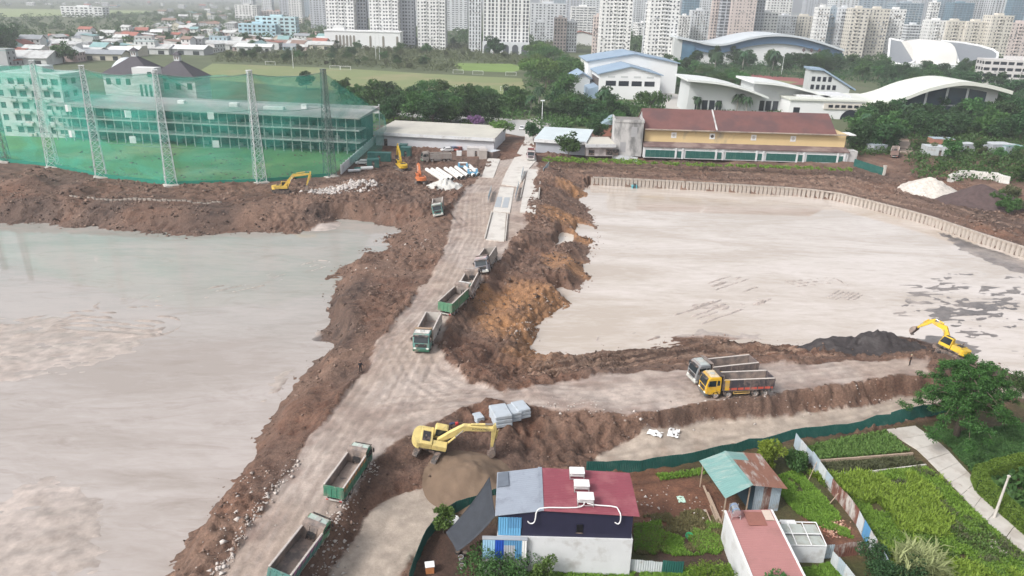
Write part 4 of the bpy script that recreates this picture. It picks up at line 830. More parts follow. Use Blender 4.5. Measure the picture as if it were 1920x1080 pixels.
def corr(m, p, q, z0a, z1a, z0b, z1b, pitch=.2, amp=.03, mi=0):
    """corrugated sheet standing from p to q (xy), with bottom/top heights at both ends"""
    p = Vector(p[:2]); q = Vector(q[:2]); L = (q-p).length; d = (q-p)/L; nn = Vector((-d.y, d.x)); k = max(2, int(L/pitch*4)); vs = []
    for i in range(k+1):
        t = i/k; o = nn*amp*math.sin(2*math.pi*i/4); c = p+d*L*t+o
        vs += [(c.x,c.y,z0a+(z0b-z0a)*t),(c.x,c.y,z1a+(z1b-z1a)*t)]
    m.add(vs, [(2*i,2*i+2,2*i+3,2*i+1) for i in range(k)], mi)
def corr_roof(m, a, b, c, d, pitch=.25, amp=.03):
    """corrugated roof quad a,b (eave) c,d (ridge: c above b, d above a); ribs run from eave to ridge"""
    a, b, c, d = map(Vector, (a,b,c,d)); L = (b-a).length; k = max(4, int(L/pitch)*4); nn = (b-a).cross(d-a).normalized(); vs = []
    for i in range(k+1):
        t = i/k; o = nn*amp*(abs(math.sin(math.pi*i/4))**3); e = a.lerp(b,t)+o; r = d.lerp(c,t)+o; vs += [e, r]
    m.add(vs, [(2*i,2*i+2,2*i+3,2*i+1) for i in range(k)])
def solid(o, t=.03): md = o.modifiers.new('thickness', 'SOLIDIFY'); md.thickness = t; md.offset = 0; return o
# --- main house with the half red, half grey roof
H = thing('house', 'long low house with half red half grey roof, navy upper wall and white lower wall', 'house', (0,55,LOW))
xl, xr, xm, dp = -.9, 12.0, 3.25, 6.4; g0 = 0
def Z(z): return z-LOW
MB().box(xl+.1,xr-.15,-.12,dp,Z(-2.9),Z(1.68)).build('lower_wall', M_WALLW, H)
uw = MB().prism([(xl+.25,Z(1.68)),(xr-.3,Z(1.68)),(xr-.3,Z(4.28)),(xm,Z(4.55)),(xl+.25,Z(3.85))], 'y', .05, dp-.05).build('upper_wall', M_NAVY, H)
m = MB(); corr_roof(m, (xm,-.15,Z(4.72)),(xm,dp+.1,Z(4.72)),(xr+.25,dp+.1,Z(4.36)),(xr+.25,-.15,Z(4.36))); rf = solid(m.build('red_roof', M_ROOFRED, H), .04)
m = MB(); corr_roof(m, (xl-.1,-.15,Z(4.0)),(xl-.1,dp+.1,Z(4.0)),(xm,dp+.1,Z(4.70)),(xm,-.15,Z(4.70)), .3, .015); solid(m.build('grey_roof', M_ROOFGREY, H), .04)
m = MB(); m.beam((xm,-.18,Z(4.76)),(xm,dp+.13,Z(4.76)),.4,.03); m.build('ridge_cap', M_ROOFGREY, H)
m = MB(); m.quad((xl,4.0,Z(4.08)),(xl+1.1,4.0,Z(4.33)),(xl+1.0,6.3,Z(4.32)),(xl,6.3,Z(4.08))); solid(m.build('roof_patch', mat('felt_dark', (.12,.14,.17), .8, .15, 2), H), .03)
for k, (x0,x1,z0,z1,y,mm) in enumerate([(-.7,.25,1.75,3.8,-.03,M_BLUE1),(.25,1.45,2.6,3.8,-.03,M_BLUE3),(.25,1.4,1.75,2.6,-.04,M_BLUE1),(-2.1,-.95,-.6,1.62,-.5,M_BLUE4),(-.95,-.15,-.7,1.62,-.52,M_BLUE2),(-.15,.9,-.75,1.0,-.5,M_GREYP),(-.15,.9,1.0,1.62,-.5,M_BLUE3),(.9,1.55,-.6,1.6,-.5,M_BLUE3),(1.55,2.0,-.55,1.6,-.52,M_WHITE)]):
    m = MB(); corr(m, (x0,y),(x1,y), Z(z0),Z(z1),Z(z0),Z(z1), .22, .02); solid(m.build('patch_panel', mm, H), .02)
MB().box(-2.1,2.0,-.48,-.44,Z(-2.6),Z(-.7)).build('plinth', M_WALLW, H); MB().box(-2.15,2.05,-.55,-.1,Z(1.62),Z(1.70)).build('ledge', M_GREYP, H)
MB().cbox(6.55,7.15,-.03,.05,Z(2.25),Z(3.15),.03).build('vent_window', mat('vent_black', (.008,.008,.012), .4, .1, 3), uw); MB().box(6.5,7.2,-.06,.02,Z(2.18),Z(2.25)).build('vent_sill', M_CHAS, uw)
# tanks on the roof
for k, (x, y, s, lab) in enumerate([(7.35,1.3,1.0,'nearest of three white water tanks on the red roof'),(7.15,3.3,.95,'middle one of three white water tanks on the red roof'),(6.85,5.3,.95,'farthest of three white water tanks on the red roof')]):
    z = Z(4.6); t = thing('water_tank', lab, 'water tank', (x,55+y,z+LOW), 0, 'white tanks on the red roof'); t.scale = (s,s,s)
    MB().cbox(-.78,.78,-.55,.55,.72,.86,.03).build('sun_board', M_WHITE, t); MB().tube([(-.7,0,.36),(.7,0,.36)], .3, 16).build('tank_body', M_WHITE, t, None, True)
    for (px, py) in ((-.72,-.5),(.72,-.5),(-.72,.5),(.72,.5)): MB().beam((px,py,-.15),(px,py,.74),.05).build('leg', M_FRAME, t)
    MB().beam((-.72,-.5,.08),(.72,-.5,.08),.05).beam((-.72,.5,.08),(.72,.5,.08),.05).beam((-.72,-.5,.08),(-.72,.5,.08),.05).beam((.72,-.5,.08),(.72,.5,.08),.05).build('rack', M_FRAME, t)
def pipe(label, pts, r=.06):
    pts = [Vector(p) for p in pts]; out = [pts[0]]
    for i in range(1, len(pts)-1): out += [pts[i].lerp(pts[i-1],.25), pts[i].lerp(pts[i+1],.25)]
    out.append(pts[-1]); return tag(MB().tube(out, r, 8).build('water_pipe', M_WHITE, None, None, True), label, 'pipe')
zr = 4.75
pipe('white pipe from the tanks hooking over the left of the navy wall', [(7.3,56.2,zr+.1),(7.1,55.6,zr),(6.2,55.35,zr),(3.2,55.2,zr+.08),(2.75,54.85,zr-.1),(2.7,54.75,zr-1.0),(2.55,54.72,zr-1.35),(2.2,54.72,zr-1.4),(2.0,54.72,zr-1.15)])
pipe('white pipe from the tanks hooking over the right of the navy wall', [(7.5,56.0,zr+.05),(8.2,55.9,zr-.05),(10.2,55.85,zr-.1),(10.35,55.3,zr-.1),(10.5,54.8,zr-.2),(10.5,54.72,zr-.95),(10.3,54.70,zr-1.2),(10.0,54.70,zr-1.0)])
# black shade net slung from the house's left side
def cloth(name, c00, c10, c11, c01, nu, nv, sag, seed, m, label, cat):
    mb = MB(); vs = []; r = np.random.RandomState(seed); c00, c10, c11, c01 = map(Vector, (c00,c10,c11,c01))
    for i in range(nu+1):
        for j in range(nv+1):
            u, v = i/nu, j/nv; p = c00.lerp(c10,u).lerp(c01.lerp(c11,u), v); p.z -= sag*4*u*(1-u)*(.7+.3*math.sin(v*3)) + .06*math.sin(9*v+3*u) + r.uniform(-.03,.03); vs.append(p)
    w = nv+1; mb.add(vs, [(i*w+j,(i+1)*w+j,(i+1)*w+j+1,i*w+j+1) for i in range(nu) for j in range(nv)]); o = solid(mb.build(name, m, None, None, 'all'), .02); return tag(o, label, cat)
a = G(918,893,4.0); b = G(929,968,3.9); c = G(857,1034,.3); d = G(836,998,.5)
cloth('shade_net', d, a, b, c, 14, 10, .55, 3, M_TARP, 'black shade net sagging from the house roof down to the left', 'tarp')
# --- teal and rusty roofed shed
S = thing('shed', 'open shed with one teal and one rusty corrugated roof slope', 'shed', (25.6,66.6,LOW)); o_ = Vector((25.6,66.6,LOW))
def L3(p): return Vector(p)-o_
re0, re1 = (25.5,63.6,1.7), (24.3,69.8,1.7); le0, le1 = (22.6,62.6,.75), (21.4,69.2,.75); rg0, rg1 = (29.7,64.5,.75), (28.7,70.9,.75)
m = MB(); corr_roof(m, L3(le1),L3(le0),L3(re0),L3(re1), .3, .03); solid(m.build('teal_roof', M_TEALR, S), .03)
nseg = 4
for i in range(nseg):
    for jx in range(2):
        A = Vector(rg0).lerp(Vector(rg1), i/nseg); B = Vector(rg0).lerp(Vector(rg1), (i+1)/nseg); Cc = Vector(re0).lerp(Vector(re1), (i+1)/nseg); D = Vector(re0).lerp(Vector(re1), i/nseg)
        a_, b_, c_, d_ = A.lerp(D, jx/2), B.lerp(Cc, jx/2), B.lerp(Cc, (jx+1)/2), A.lerp(D, (jx+1)/2); up = Vector((0,0,.02*((i+jx)%2)+.01*jx))
        m = MB(); corr_roof(m, L3(a_+up),L3(b_+up),L3(c_+up),L3(d_+up), .25, .03); solid(m.build('roof_sheet', M_TEALR if (i == 3 and jx == 1) else M_RUSTR, S), .02)
m = MB(); m.beam(L3(re0)+Vector((0,0,.04)), L3(re1)+Vector((0,0,.04)), .35, .04); m.build('ridge_cap', M_TEALR, S)
for (x, y) in ((22.8,63),(21.8,68.9),(25.5,64),(24.5,69.6)): MB().beam(L3((x,y,LOW-.2)), L3((x,y,.8 if x < 24 else 1.6)), .12).build('post', M_WOOD, S)
for k, (p, q, mm, z0, z1) in enumerate([((26.3,64.6),(27.3,64.75),M_CORRB,1.25,1.1),((27.3,64.75),(28.2,64.9),M_RUST,1.1,.95),((28.2,64.9),(29.3,65.05),M_CORRB,.95,.75),((29.3,65.05),(28.5,70.5),M_CORRB,.75,.75),((24.6,69.7),(28.5,70.5),M_CORRW,1.5,.75),((26.3,64.6),(25.3,69.8),mat('shed_inner', (.05,.09,.12), .7, .2, 1),1.2,1.3)]):
    m = MB(); corr(m, L3((*p,0)), L3((*q,0)), -.2, z0-LOW, -.2, z1-LOW); solid(m.build('wall_sheet', mm, S), .02)
# --- pink roofed house with the steel tank
Q = thing('house', 'narrow house with flat pink roof and white side wall at the bottom edge', 'house', (24.2,54,LOW))
qx0, qx1, qy0, qy1 = -2.3, 2.35, -4.2, 6.2
MB().box(qx0,qx1,qy0,qy1,-.2,Z(.95)).build('wall', M_WALLW, Q); m = MB(); corr_roof(m, (qx0+.12,qy0,Z(1.02)),(qx0+.12,qy1+.1,Z(1.02)),(qx1-.12,qy1+.1,Z(1.30)),(qx1-.12,qy0,Z(1.30)), .3, .02); solid(m.build('roof', M_PINK, Q), .04)
for x, z in ((qx0+.02,1.12),(qx1-.02,1.36)): MB().box(x-.1,x+.1,qy0,qy1+.05,Z(.9),Z(z)).build('parapet', M_WHITE, Q)
MB().box(-.6,1.2,3.9,5.9,Z(1.24),Z(1.30)).build('rust_sheet', mat('sheet_brown', (.26,.11,.085), .8, .15, 2), Q); MB().box(1.25,2.1,4.6,6.1,Z(1.34),Z(1.38)).build('bare_sheet', mat('sheet_cream', (.55,.45,.38), .7, .1, 2), Q)
W_ = thing('water_tank', 'stainless steel water tank on a rack on the pink roofed house', 'water tank', (22.6,59.4,1.1))
MB().tube([(0,-.62,.78),(0,-.58,.78),(0,.58,.78),(0,.62,.78)], [.3,.42,.42,.3], 18).build('tank_body', M_STEEL, W_, None, True)
for yb in (-.35,.35): MB().tube([(0,yb-.03,.78),(0,yb+.03,.78)], .435, 18).build('band', mat('band_blue', (.1,.2,.4), .4, .1, 3), W_)
for (px, py) in ((-.42,-.55),(.42,-.55),(-.42,.55),(.42,.55)): MB().beam((px,py,0),(px,py,.5 if py < 0 else 1.1),.05).build('leg', M_FRAME, W_)
MB().beam((-.42,-.55,.42),(.42,-.55,.42),.05).beam((-.42,.55,.42),(.42,.55,.42),.05).beam((-.42,-.55,.42),(-.42,.55,.42),.05).beam((.42,-.55,.42),(.42,.55,.42),.05).build('rack', M_FRAME, W_)
# glazed lean-to
Gz = thing('lean_to', 'low lean-to with pale framed roof panes beside the pink roofed house', 'shed', (29.0,58.6,LOW))
MB().box(-2.2,2.2,-1.4,1.5,-.1,Z(-.6)).build('wall', M_WALLW, Gz)
for i in range(3):
    for j in range(2):
        x0 = -2.15+i*1.44; y0 = -1.4+j*1.48; MB().box(x0+.06,x0+1.38,y0+.06,y0+1.42,Z(-.48+j*.2),Z(-.42+j*.2)).build('pane', mat('frosted_pane', (.40,.43,.40), .35, .12, 2, dirt=(.3,.3,.26), dscale=1), Gz)
m = MB()
for i in range(4): m.beam((-2.15+i*1.44,-1.42,Z(-.42)),(-2.15+i*1.44,1.55,Z(-.02)),.08)
for j in range(3): m.beam((-2.2,-1.4+j*1.48,Z(-.42+j*.2)),(2.2,-1.4+j*1.48,Z(-.42+j*.2)),.08)
m.build('pane_frame', M_WHITE, Gz)
bx = thing('brick_store', 'small red brick store with white lid behind the lean-to', 'shed', (29.0,61.2,LOW)); MB().box(-.7,.7,-.6,.6,-.1,1.3).build('wall', M_BRICK, bx); MB().box(-.75,.8,-.65,.65,1.3,1.38).build('lid', M_WHITE, bx)
# --- tin fences
def fence_run(name, label, pts, z, hts, mats, plen, group=None, cat='fence', posts=True, jit=.12, seed=0, ridge=.22):
    """fence of separate sheets along a surveyed line"""
    rr = random.Random(seed); P = [Vector((p.x,p.y)) for p in (G(u, v, z) for u, v in pts)]; t = thing(name, label, cat, (P[0].x,P[0].y,0))
    k = 0; o2 = P[0]
    for a, b in zip(P[:-1], P[1:]):
        L = (b-a).length; n = max(1, round(L/plen))
        for i in range(n):
            p = a.lerp(b, i/n); q = a.lerp(b, (i+1)/n); hgt = hts+rr.uniform(-jit,jit); za = hz(p.x,p.y); zb = hz(q.x,q.y); dz = rr.uniform(-jit,jit)*.5
            m = MB(); corr(m, p-o2, q-o2, za-.25, za+hgt, zb-.25, zb+hgt+dz, ridge, .025); mm = mats[k%len(mats)] if not callable(mats) else mats(k, rr)
            solid(m.build('sheet', mm, t), .015); k += 1
            if posts and k%2 == 0: MB().beam((p.x-o2.x,p.y-o2.y+.08,za-.2),(p.x-o2.x,p.y-o2.y+.08,za+hgt*.95),.06).build('post', M_FRAME, t)
    return t
fence_run('hoarding', 'dark green tin hoarding along the low track behind the shed and plots', [(1098,893),(1200,884),(1300,866),(1400,846),(1480,830),(1560,815),(1665,797)], LOW, 1.5, [M_FGREEN], 2.0, posts=False, jit=.03)
fence_run('hoarding', 'taller dark green hoarding at the head of the concrete path', [(1665,798),(1722,786),(1790,772)], LOW, 1.9, [M_FGREEN], 2.0, posts=False, jit=.03)
fence_run('hoarding', 'curved dark green hoarding left of the black shade net', [(768,1100),(785,1050),(800,1015),(822,985),(855,962),(925,940),(1005,920)], LOW, 1.5, [M_FGREEN], 1.6, posts=False, jit=.03)
def mixf(k, rr):
    seq = [M_CORRB,M_CORRW,M_CORRB,M_CORRB,M_CORRW,M_CORRB,M_RUST,M_RUST,M_RUST,M_RUST,M_CORRW,M_BLUE3,M_CORRW,M_RUST,M_CORRB,M_FGREEN,M_CORRW,M_CORRW]
    return seq[min(k, len(seq)-1)]
tf = fence_run('tin_fence', 'patched fence of pale and rusty tin sheets between the shed and the green plot', [(1488,836),(1520,872),(1545,908),(1580,952),(1605,985),(1626,1022),(1650,1062),(1668,1095)], LOW, 1.9, mixf, 1.5, seed=4)
for k, (u, v, u2, v2) in enumerate([(1516,900,1532,865),(1495,882,1512,852),(1553,948,1572,925)]):
    p = on_ground(G(u, v, LOW)); q = G(u2, v2, LOW+1.3); MB().beam(p-tf.location, q-tf.location, .07).build('prop', M_WOOD, tf)
fence_run('tin_fence', 'short rusty tin fence running from the lean-to to the patched fence', [(1505,1050),(1530,1048),(1560,1046),(1612,1040)], LOW, 1.7, [M_CORRW,M_CORRB,M_RUST,M_RUST,M_RUST], 1.2, seed=6, posts=False)
fence_run('tin_fence', 'leaning pale tin fence below the rusty cross fence', [(1556,1058),(1580,1085),(1600,1110)], LOW, 1.7, [M_CORRW,M_CORRB,M_CORRW], 1.2, seed=7)
fence_run('tin_fence', 'low fence of white and green sheets right of the white walled house', [(1178,1072),(1205,1074),(1240,1075),(1262,1076),(1280,1076)], LOW, 1.5, [M_CORRW,M_CORRW,M_CORRW,M_FGREEN,M_FGREEN], 1.1, seed=9, posts=False)
# --- concrete path, kerb beds, hedge, pole
pl = [(1662,805),(1720,842),(1762,884),(1803,928),(1850,978),(1925,1042),(1990,1100)]; pr = [(1716,798),(1772,838),(1812,882),(1852,926),(1925,1002),(2010,1080)]
L_ = [G(u,v,LOW+.14) for u,v in pl]; R_ = [G(u,v,LOW+.14) for u,v in pr]
pth = MB()
def samp(P, t): 
    s = t*(len(P)-1); i = min(int(s), len(P)-2); return P[i].lerp(P[i+1], s-i)
PATH = tag(bpy.data.objects.new('concrete_path', None), 'pale concrete path running down the right between weeds and hedge', None, None, 'structure'); COL.objects.link(PATH)
ns = 12
for i in range(ns):
    a, b, c, d = samp(L_, i/ns), samp(R_, i/ns), samp(R_, (i+1)/ns-.002), samp(L_, (i+1)/ns-.002); m = MB(); dz = Vector((0,0,-.5)); up = Vector((0,0,.012*(i%3)))
    m.add([a+up,b+up,c+up,d+up,a+dz,b+dz,c+dz,d+dz], [(0,1,2,3),(0,4,5,1),(1,5,6,2),(2,6,7,3),(3,7,4,0)]); m.build('slab', M_CONC, PATH)
for k, (pts, lab) in enumerate([([(1500,868),(1600,862),(1712,852)], 'far low brick edging across the vegetable plot'),([(1545,892),(1640,886),(1736,874)], 'near low brick edging across the vegetable plot')]):
    P = [on_ground(G(u,v,LOW)) for u,v in pts]; t = thing('bed_edging', lab, 'edging', P[0])
    for a, b in zip(P[:-1], P[1:]):
        n = int((b-a).length/.9)
        for i in range(n): MB().beam(a.lerp(b,i/n)-P[0]+Vector((0,0,.12)), a.lerp(b,(i+.96)/n)-P[0]+Vector((0,0,.12)), .18, .34).build('edging_block', M_CONC if k else M_WOOD, t)
p = on_ground(G(1863,972,LOW)); t = thing('pole', 'slim pale concrete pole leaning beside the concrete path', 'pole', p); MB().tube([(0,0,-.3),(.12,.05,2.8),(.22,.08,5.3)], [.15,.13,.1], 10).build('shaft', M_CONC, t, None, True); MB().cbox(.1,.36,-.05,.2,5.2,5.42,.03).build('cap', M_CONC, t)
def hedge(label, pts, w, h, seed):
    r = np.random.RandomState(seed); P = [G(u,v,LOW) for u,v in pts]; pos = []; D = []
    for a, b in zip(P[:-1], P[1:]):
        L = (b-a).length; n = int(L*900); t = r.uniform(0,1,n); d = (b-a)/L; nn = np.array([-d.y,d.x,0]); f = r.randint(0,3,n); off = r.uniform(-w/2,w/2,n); z = r.uniform(.1,h,n)
        off = np.where(f == 1, -w/2, np.where(f == 2, w/2, off)); z = np.where(f == 0, h, z)+r.normal(0,.05,n)
        q = np.array(a)[None]+np.array(b-a)[None]*t[:,None]+nn[None]*off[:,None]; q[:,2] = LOW+z+.1*np.sin(q[:,0]*2); pos.append(q); D.append(np.where((f == 0)[:,None], np.array([0,0,1.0]), nn[None]*np.sign(off)[:,None]))
    t = thing('hedge', label, 'hedge', (0,0,0)); ob('foliage', leaves_mesh('foliage', np.concatenate(pos), np.concatenate(D), .19, leaf_mat('leaf_hedge', (.07,.15,.02), (.22,.34,.06)), .6, 0, seed), t)
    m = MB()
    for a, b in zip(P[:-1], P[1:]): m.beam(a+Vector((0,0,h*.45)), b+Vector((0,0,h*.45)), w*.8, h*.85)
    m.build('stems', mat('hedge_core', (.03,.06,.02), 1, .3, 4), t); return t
hedge('clipped hedge turning a corner beside the concrete path', [(1960,868),(1880,885),(1830,902),(1840,925),(1880,962),(1930,1005),(1990,1060)], 1.3, 1.7, 5)
# --- plants of the plots
def bough_tree(seed, h, rad, n, leaf, m):
    """wide tree of drooping layered boughs"""
    r = np.random.RandomState(seed); mb = MB(); mb.tube([(0,0,-.4),(.1,.05,h*.3),(0,.1,h*.62),(.15,0,h*.95)], [.42,.34,.2,.06], 8); cl = []
    for k in range(46):
        f = (k+.5)/46; z0 = h*(.27+.68*f); L = rad*(1.08-.75*f**1.6)*r.uniform(.62,1.12); a = k*2.4+r.uniform(-.5,.5); d = Vector((math.cos(a),math.sin(a),0)); pts = []
        for j in range(5): q = j/4; pts.append(Vector((0,0,z0))+d*L*q+Vector((0,0,L*(.42*q-.50*q*q)*r.uniform(.8,1.2))))
        mb.tube(pts, [.12,.09,.06,.04,.02], 5, cap=False)
        for j in range(1,5):
            for _ in range(2): p = pts[j]+Vector(r.normal(0,.28,3)); cl.append((p.x,p.y,p.z,r.uniform(.45,.85)*(1.2-.35*f)))
    P, D = clump_points(r, n, cl, .62, .25); return leaves_mesh('crown', P, D, leaf, m, .42, .55, seed), mb.mesh('trunk', M_BARK, 'all')
cm, tm = bough_tree(31, 10.9, 6.9, 46000, .27, leaf_mat('leaf_big', (.014,.045,.016), (.10,.20,.045)))
plant('broadleaf_tree', 'big dark leafy tree beside the concrete path and the muddy shore', 'tree', on_ground(G(1792,818,LOW)), cm, tm, 1.0, .4)
def bush(label, u, v, z, h, r, n, leaf, m, seed, droop=0, nm='shrub', cat='shrub', asp=1.0):
    cm, tm = tree_meshes(seed, h, r, r*asp, n, leaf, m, .06, 14, .8, droop=droop); return plant(nm, label, cat, on_ground(G(u,v,z)), cm, tm)
bush('light green bushy tree behind the rusty shed roof', 1440,882,LOW,4.6,1.9,3600,.26,LF_Y,41)
bush('low dark leafy bush between the shed and the tin fence', 1492,880,LOW,2.6,1.7,2400,.3,LF_M,42)
bush('slender bush growing against the curved hoarding by the shade net', 832,1000,LOW,3.6,1.1,1900,.24,LF_L,43)
bush('wide dark green bush at the bottom below the blue panels', 945,1098,LOW,3.0,3.4,5200,.24,LF_M,44)
bush('small yellow green bush in front of the white wall', 1025,1092,LOW,2.9,1.3,2000,.22,LF_L,45)
bush('grey green treetop below the pink roofed house', 1452,1158,LOW,4.6,2.2,3200,.24,LF_M,46)
bush('dark round bush below the leaning tin fence', 1640,1075,LOW,2.6,2.3,3600,.22,LF_D,47)
bush('dark bush right of the dark round one at the bottom', 1700,1090,LOW,2.4,2.0,2800,.22,LF_D,49)
bush('leafy weed bush at the bottom right of the white panel fence', 1330,1100,LOW,2.0,2.2,2600,.2,LF_G,50)
bush('overhanging bush at the right edge above the hedge', 1915,735,-2.3,3.2,2.0,2200,.26,LF_M,52)
r = np.random.RandomState(3); bp = on_ground(G(1722,1078,LOW)); pts = np.stack([bp.x+r.normal(0,.8,420), bp.y+r.normal(0,.8,420), np.full(420, bp.z)+r.uniform(0,1.4,420)], 1)
bt = thing('bamboo_clump', 'pale drooping bamboo like clump between the dark bushes', 'plant', (0,0,0)); ob('foliage', tufts('foliage', pts, 1.5, LF_B, .07, 6, 4, .9), bt)
# taro patch
tp = scatter([(1835,905),(1960,878),(1960,990),(1900,955)], LOW, 420, 8); D = np.tile(np.array([[0,0,1.0]]), (len(tp),1)); tp[:,2] += r.uniform(.3,1.0,len(tp))
tag(ob('taro_patch', leaves_mesh('taro_patch', tp, D, .75, LF_M, .8, 0, 8)), 'broad leaved taro plants inside the hedge', kind='stuff')
# weeds
WP = [(1505,880),(1560,893),(1738,878),(1790,925),(1850,985),(1925,1048),(1960,1100),(1680,1100),(1650,1060),(1612,985),(1575,935)]
tag(ob('grass', tufts('grass', scatter([(1730,800),(1800,810),(1960,790),(1960,862),(1830,895),(1780,840)], LOW, 8000, 5), .3, LF_M, .04, 4, 15, .7)), 'darker grass under the big tree beside the path', kind='stuff')
tag(ob('tall_weeds', tufts('tall_weeds', scatter(WP, LOW, 5200, 31, (5,.5)), .8, LF_Y, .06, 4, 21, .6)), 'taller yellow green weed clumps in the plot', kind='stuff')
tag(ob('dull_weeds', tufts('dull_weeds', scatter(WP, LOW, 4500, 33, (4,.55)), .5, LF_O, .06, 4, 23, .7)), 'dull dry weed clumps in the plot', kind='stuff')
tag(ob('weeds', tufts('weeds', scatter(WP, LOW, 13000, 1, (3.5,.42)), .42, LF_G, .05, 4, 1, .7)), 'bright green weeds filling the plot beside the patched tin fence', kind='stuff')
p2 = scatter(WP, LOW, 7000, 2, (3,.52)); p2[:,2] += .15
tag(ob('leafy_weeds', leaves_mesh('leafy_weeds', np.repeat(p2,3,0)+r.normal(0,.14,(len(p2)*3,3)), np.tile([[0,0,1.0]],(len(p2)*3,1)), .22, LF_L, .6, 0, 3)), 'leafy lighter weeds scattered through the plot', kind='stuff')
VP = [(1497,842),(1580,822),(1662,808),(1706,846),(1600,858),(1505,864)]; VP2 = [(1510,872),(1620,866),(1718,856),(1732,870),(1640,882),(1548,888)]
tag(ob('vegetable_bed', tufts('vegetable_bed', scatter(VP, LOW, 2600, 3), .4, LF_L, .06, 4, 3, .6)), 'vegetable bed beside the hoarding', kind='stuff')
tag(ob('vegetable_bed', tufts('vegetable_bed', scatter(VP2, LOW, 2600, 4, (2,.35)), .38, LF_O, .06, 4, 5, .6)), 'vegetable bed between the brick edgings', kind='stuff')
tag(ob('grass', tufts('grass', np.concatenate([scatter([(1440,900),(1495,880),(1560,950),(1600,1010),(1560,1000),(1490,960)], LOW, 4500, 6, (3,.4)), scatter([(1190,985),(1300,970),(1370,990),(1355,1040),(1190,1045)], LOW, 3000, 7, (2.5,.45)), scatter([(940,1060),(1190,1066),(1190,1110),(940,1110)], LOW, 2500, 9), scatter([(1200,1075),(1380,1060),(1380,1110),(1200,1110)], LOW, 2600, 10), scatter([(1230,890),(1400,868),(1400,876),(1240,900)], LOW, 700, 11), scatter([(1500,1070),(1560,1055),(1600,1110),(1500,1110)], LOW, 1500, 12)]), .3, LF_G, .04, 4, 7, .7)), 'rough grass round the houses and under the big tree', kind='stuff')
tag(ob('dry_grass', tufts('dry_grass', scatter([(1190,970),(1310,955),(1370,985),(1360,1030),(1195,1040)], LOW, 3200, 17, (2.5,.38)), .26, LF_DRY, .04, 4, 9, .8)), 'yellowing grass between the two houses', kind='stuff')
# planks, basin, bags, pots, slab stacks
for k, (a, b) in enumerate([((1318,918),(1352,990)),((1326,930),(1358,992)),((1322,962),(1336,985)),((1330,955),(1345,982))]):
    p = on_ground(G(*a,LOW),.55); q = on_ground(G(*b,LOW),.05); tag(MB().beam(p, q, .22 if k < 2 else .1, .05).build('plank', M_WOOD), ['long left plank leaning beside the shed','long right plank leaning beside the shed','short left batten lying by the leaning planks','short right batten lying by the leaning planks'][k], 'plank')
p = on_ground(G(1292,1006,LOW)); m = MB(); n = 14; vs = []
for (r_, z) in ((.28,.02),(.42,.2),(.38,.2),(.25,.05)): vs += [(r_*math.cos(2*math.pi*i/n), r_*math.sin(2*math.pi*i/n), z) for i in range(n)]
m.add(vs, [(k*n+i,k*n+(i+1)%n,(k+1)*n+(i+1)%n,(k+1)*n+i) for k in range(3) for i in range(n)]+[tuple(3*n+i for i in range(n))]); o = m.build('basin', mat('basin_green', (.04,.30,.13), .4, .08, 4), None, p); o.rotation_euler = (R(25),0,0); tag(o, 'green plastic basin lying in the dry grass', 'basin')
def scrap(u, v, z, s, seed, label, m=None, name='plastic_sheet', cat='sheet'):
    r = np.random.RandomState(seed); c = on_ground(G(u,v,z), .04); n = 6; vs = [(s*(i/n-.5)*1.4, s*(j/n-.5), .05+r.uniform(0,.16)*s) for i in range(n+1) for j in range(n+1)]
    mb = MB(); mb.add(vs, [(i*(n+1)+j,(i+1)*(n+1)+j,(i+1)*(n+1)+j+1,i*(n+1)+j+1) for i in range(n) for j in range(n) if r.rand() > .08]); o = solid(mb.build(name, m or M_WHITE, None, c), .015); o.rotation_euler = (0,0,r.uniform(0,3)); return tag(o, label, cat)
scrap(1227,823,LOW,1.3,1,'left white plastic sheet lying on the low track'); scrap(1262,818,LOW,1.4,2,'right white plastic sheet lying on the low track'); scrap(1277,938,LOW,.8,3,'pale green plastic scrap on the bare red soil', mat('scrap_green',(.45,.6,.5),.6,.1,3)); scrap(850,978,LOW,1.3,4,'white crumpled sheet beside the black shade net')
for k, (u, v) in enumerate([(858,1040),(864,1050),(868,1058),(866,1066),(872,1042)]):
    p = on_ground(G(u,v,LOW)); t = thing('plant_pot', 'dark or pale round pot standing below the black shade net', 'pot', p, k, 'pots below the shade net'); MB().tube([(0,0,0),(0,0,.3),(0,0,.36)], [.18,.26,.28], 12).build('pot', M_GREYP if k%2 else M_CHAS, t); MB().tube([(0,0,.362),(0,0,.37)], [.22,.22], 12).build('soil', M_BARK, t)
p = on_ground(G(806,1072,LOW)); t = thing('beehive_box', 'white topped orange box behind the curved hoarding', 'box', p, .2); MB().cbox(-.4,.4,-.35,.35,0,.8,.03).build('body', mat('box_orange', (.5,.2,.08), .7, .1, 3), t); MB().cbox(-.45,.45,-.4,.4,.8,.92,.03).build('lid', M_WHITE, t)
for k, (u, v, s, lab) in enumerate([(938,792,1.15,'largest grey stack of slabs beside the excavator arm'),(960,786,.9,'middle grey stack of slabs beside the road'),(976,782,.9,'rightmost grey stack of slabs beside the road'),(897,786,.55,'small grey block half hidden behind the excavator arm')]):
    p = on_ground(G(u,v,-.2),-.05); t = thing('slab_stack', lab, 'slab stack', p, R(18+3*k), 'grey slab stacks'); t.scale = (s,s,s); rr = random.Random(k)
    for i in range(3): a = rr.uniform(-.06,.06); m = MB(); m.cbox(-.95+a,.95+a,-1.3,1.3,i*.48+(.006 if i else 0),i*.48+.47,.09); m.build('slab', M_SLAB, t)
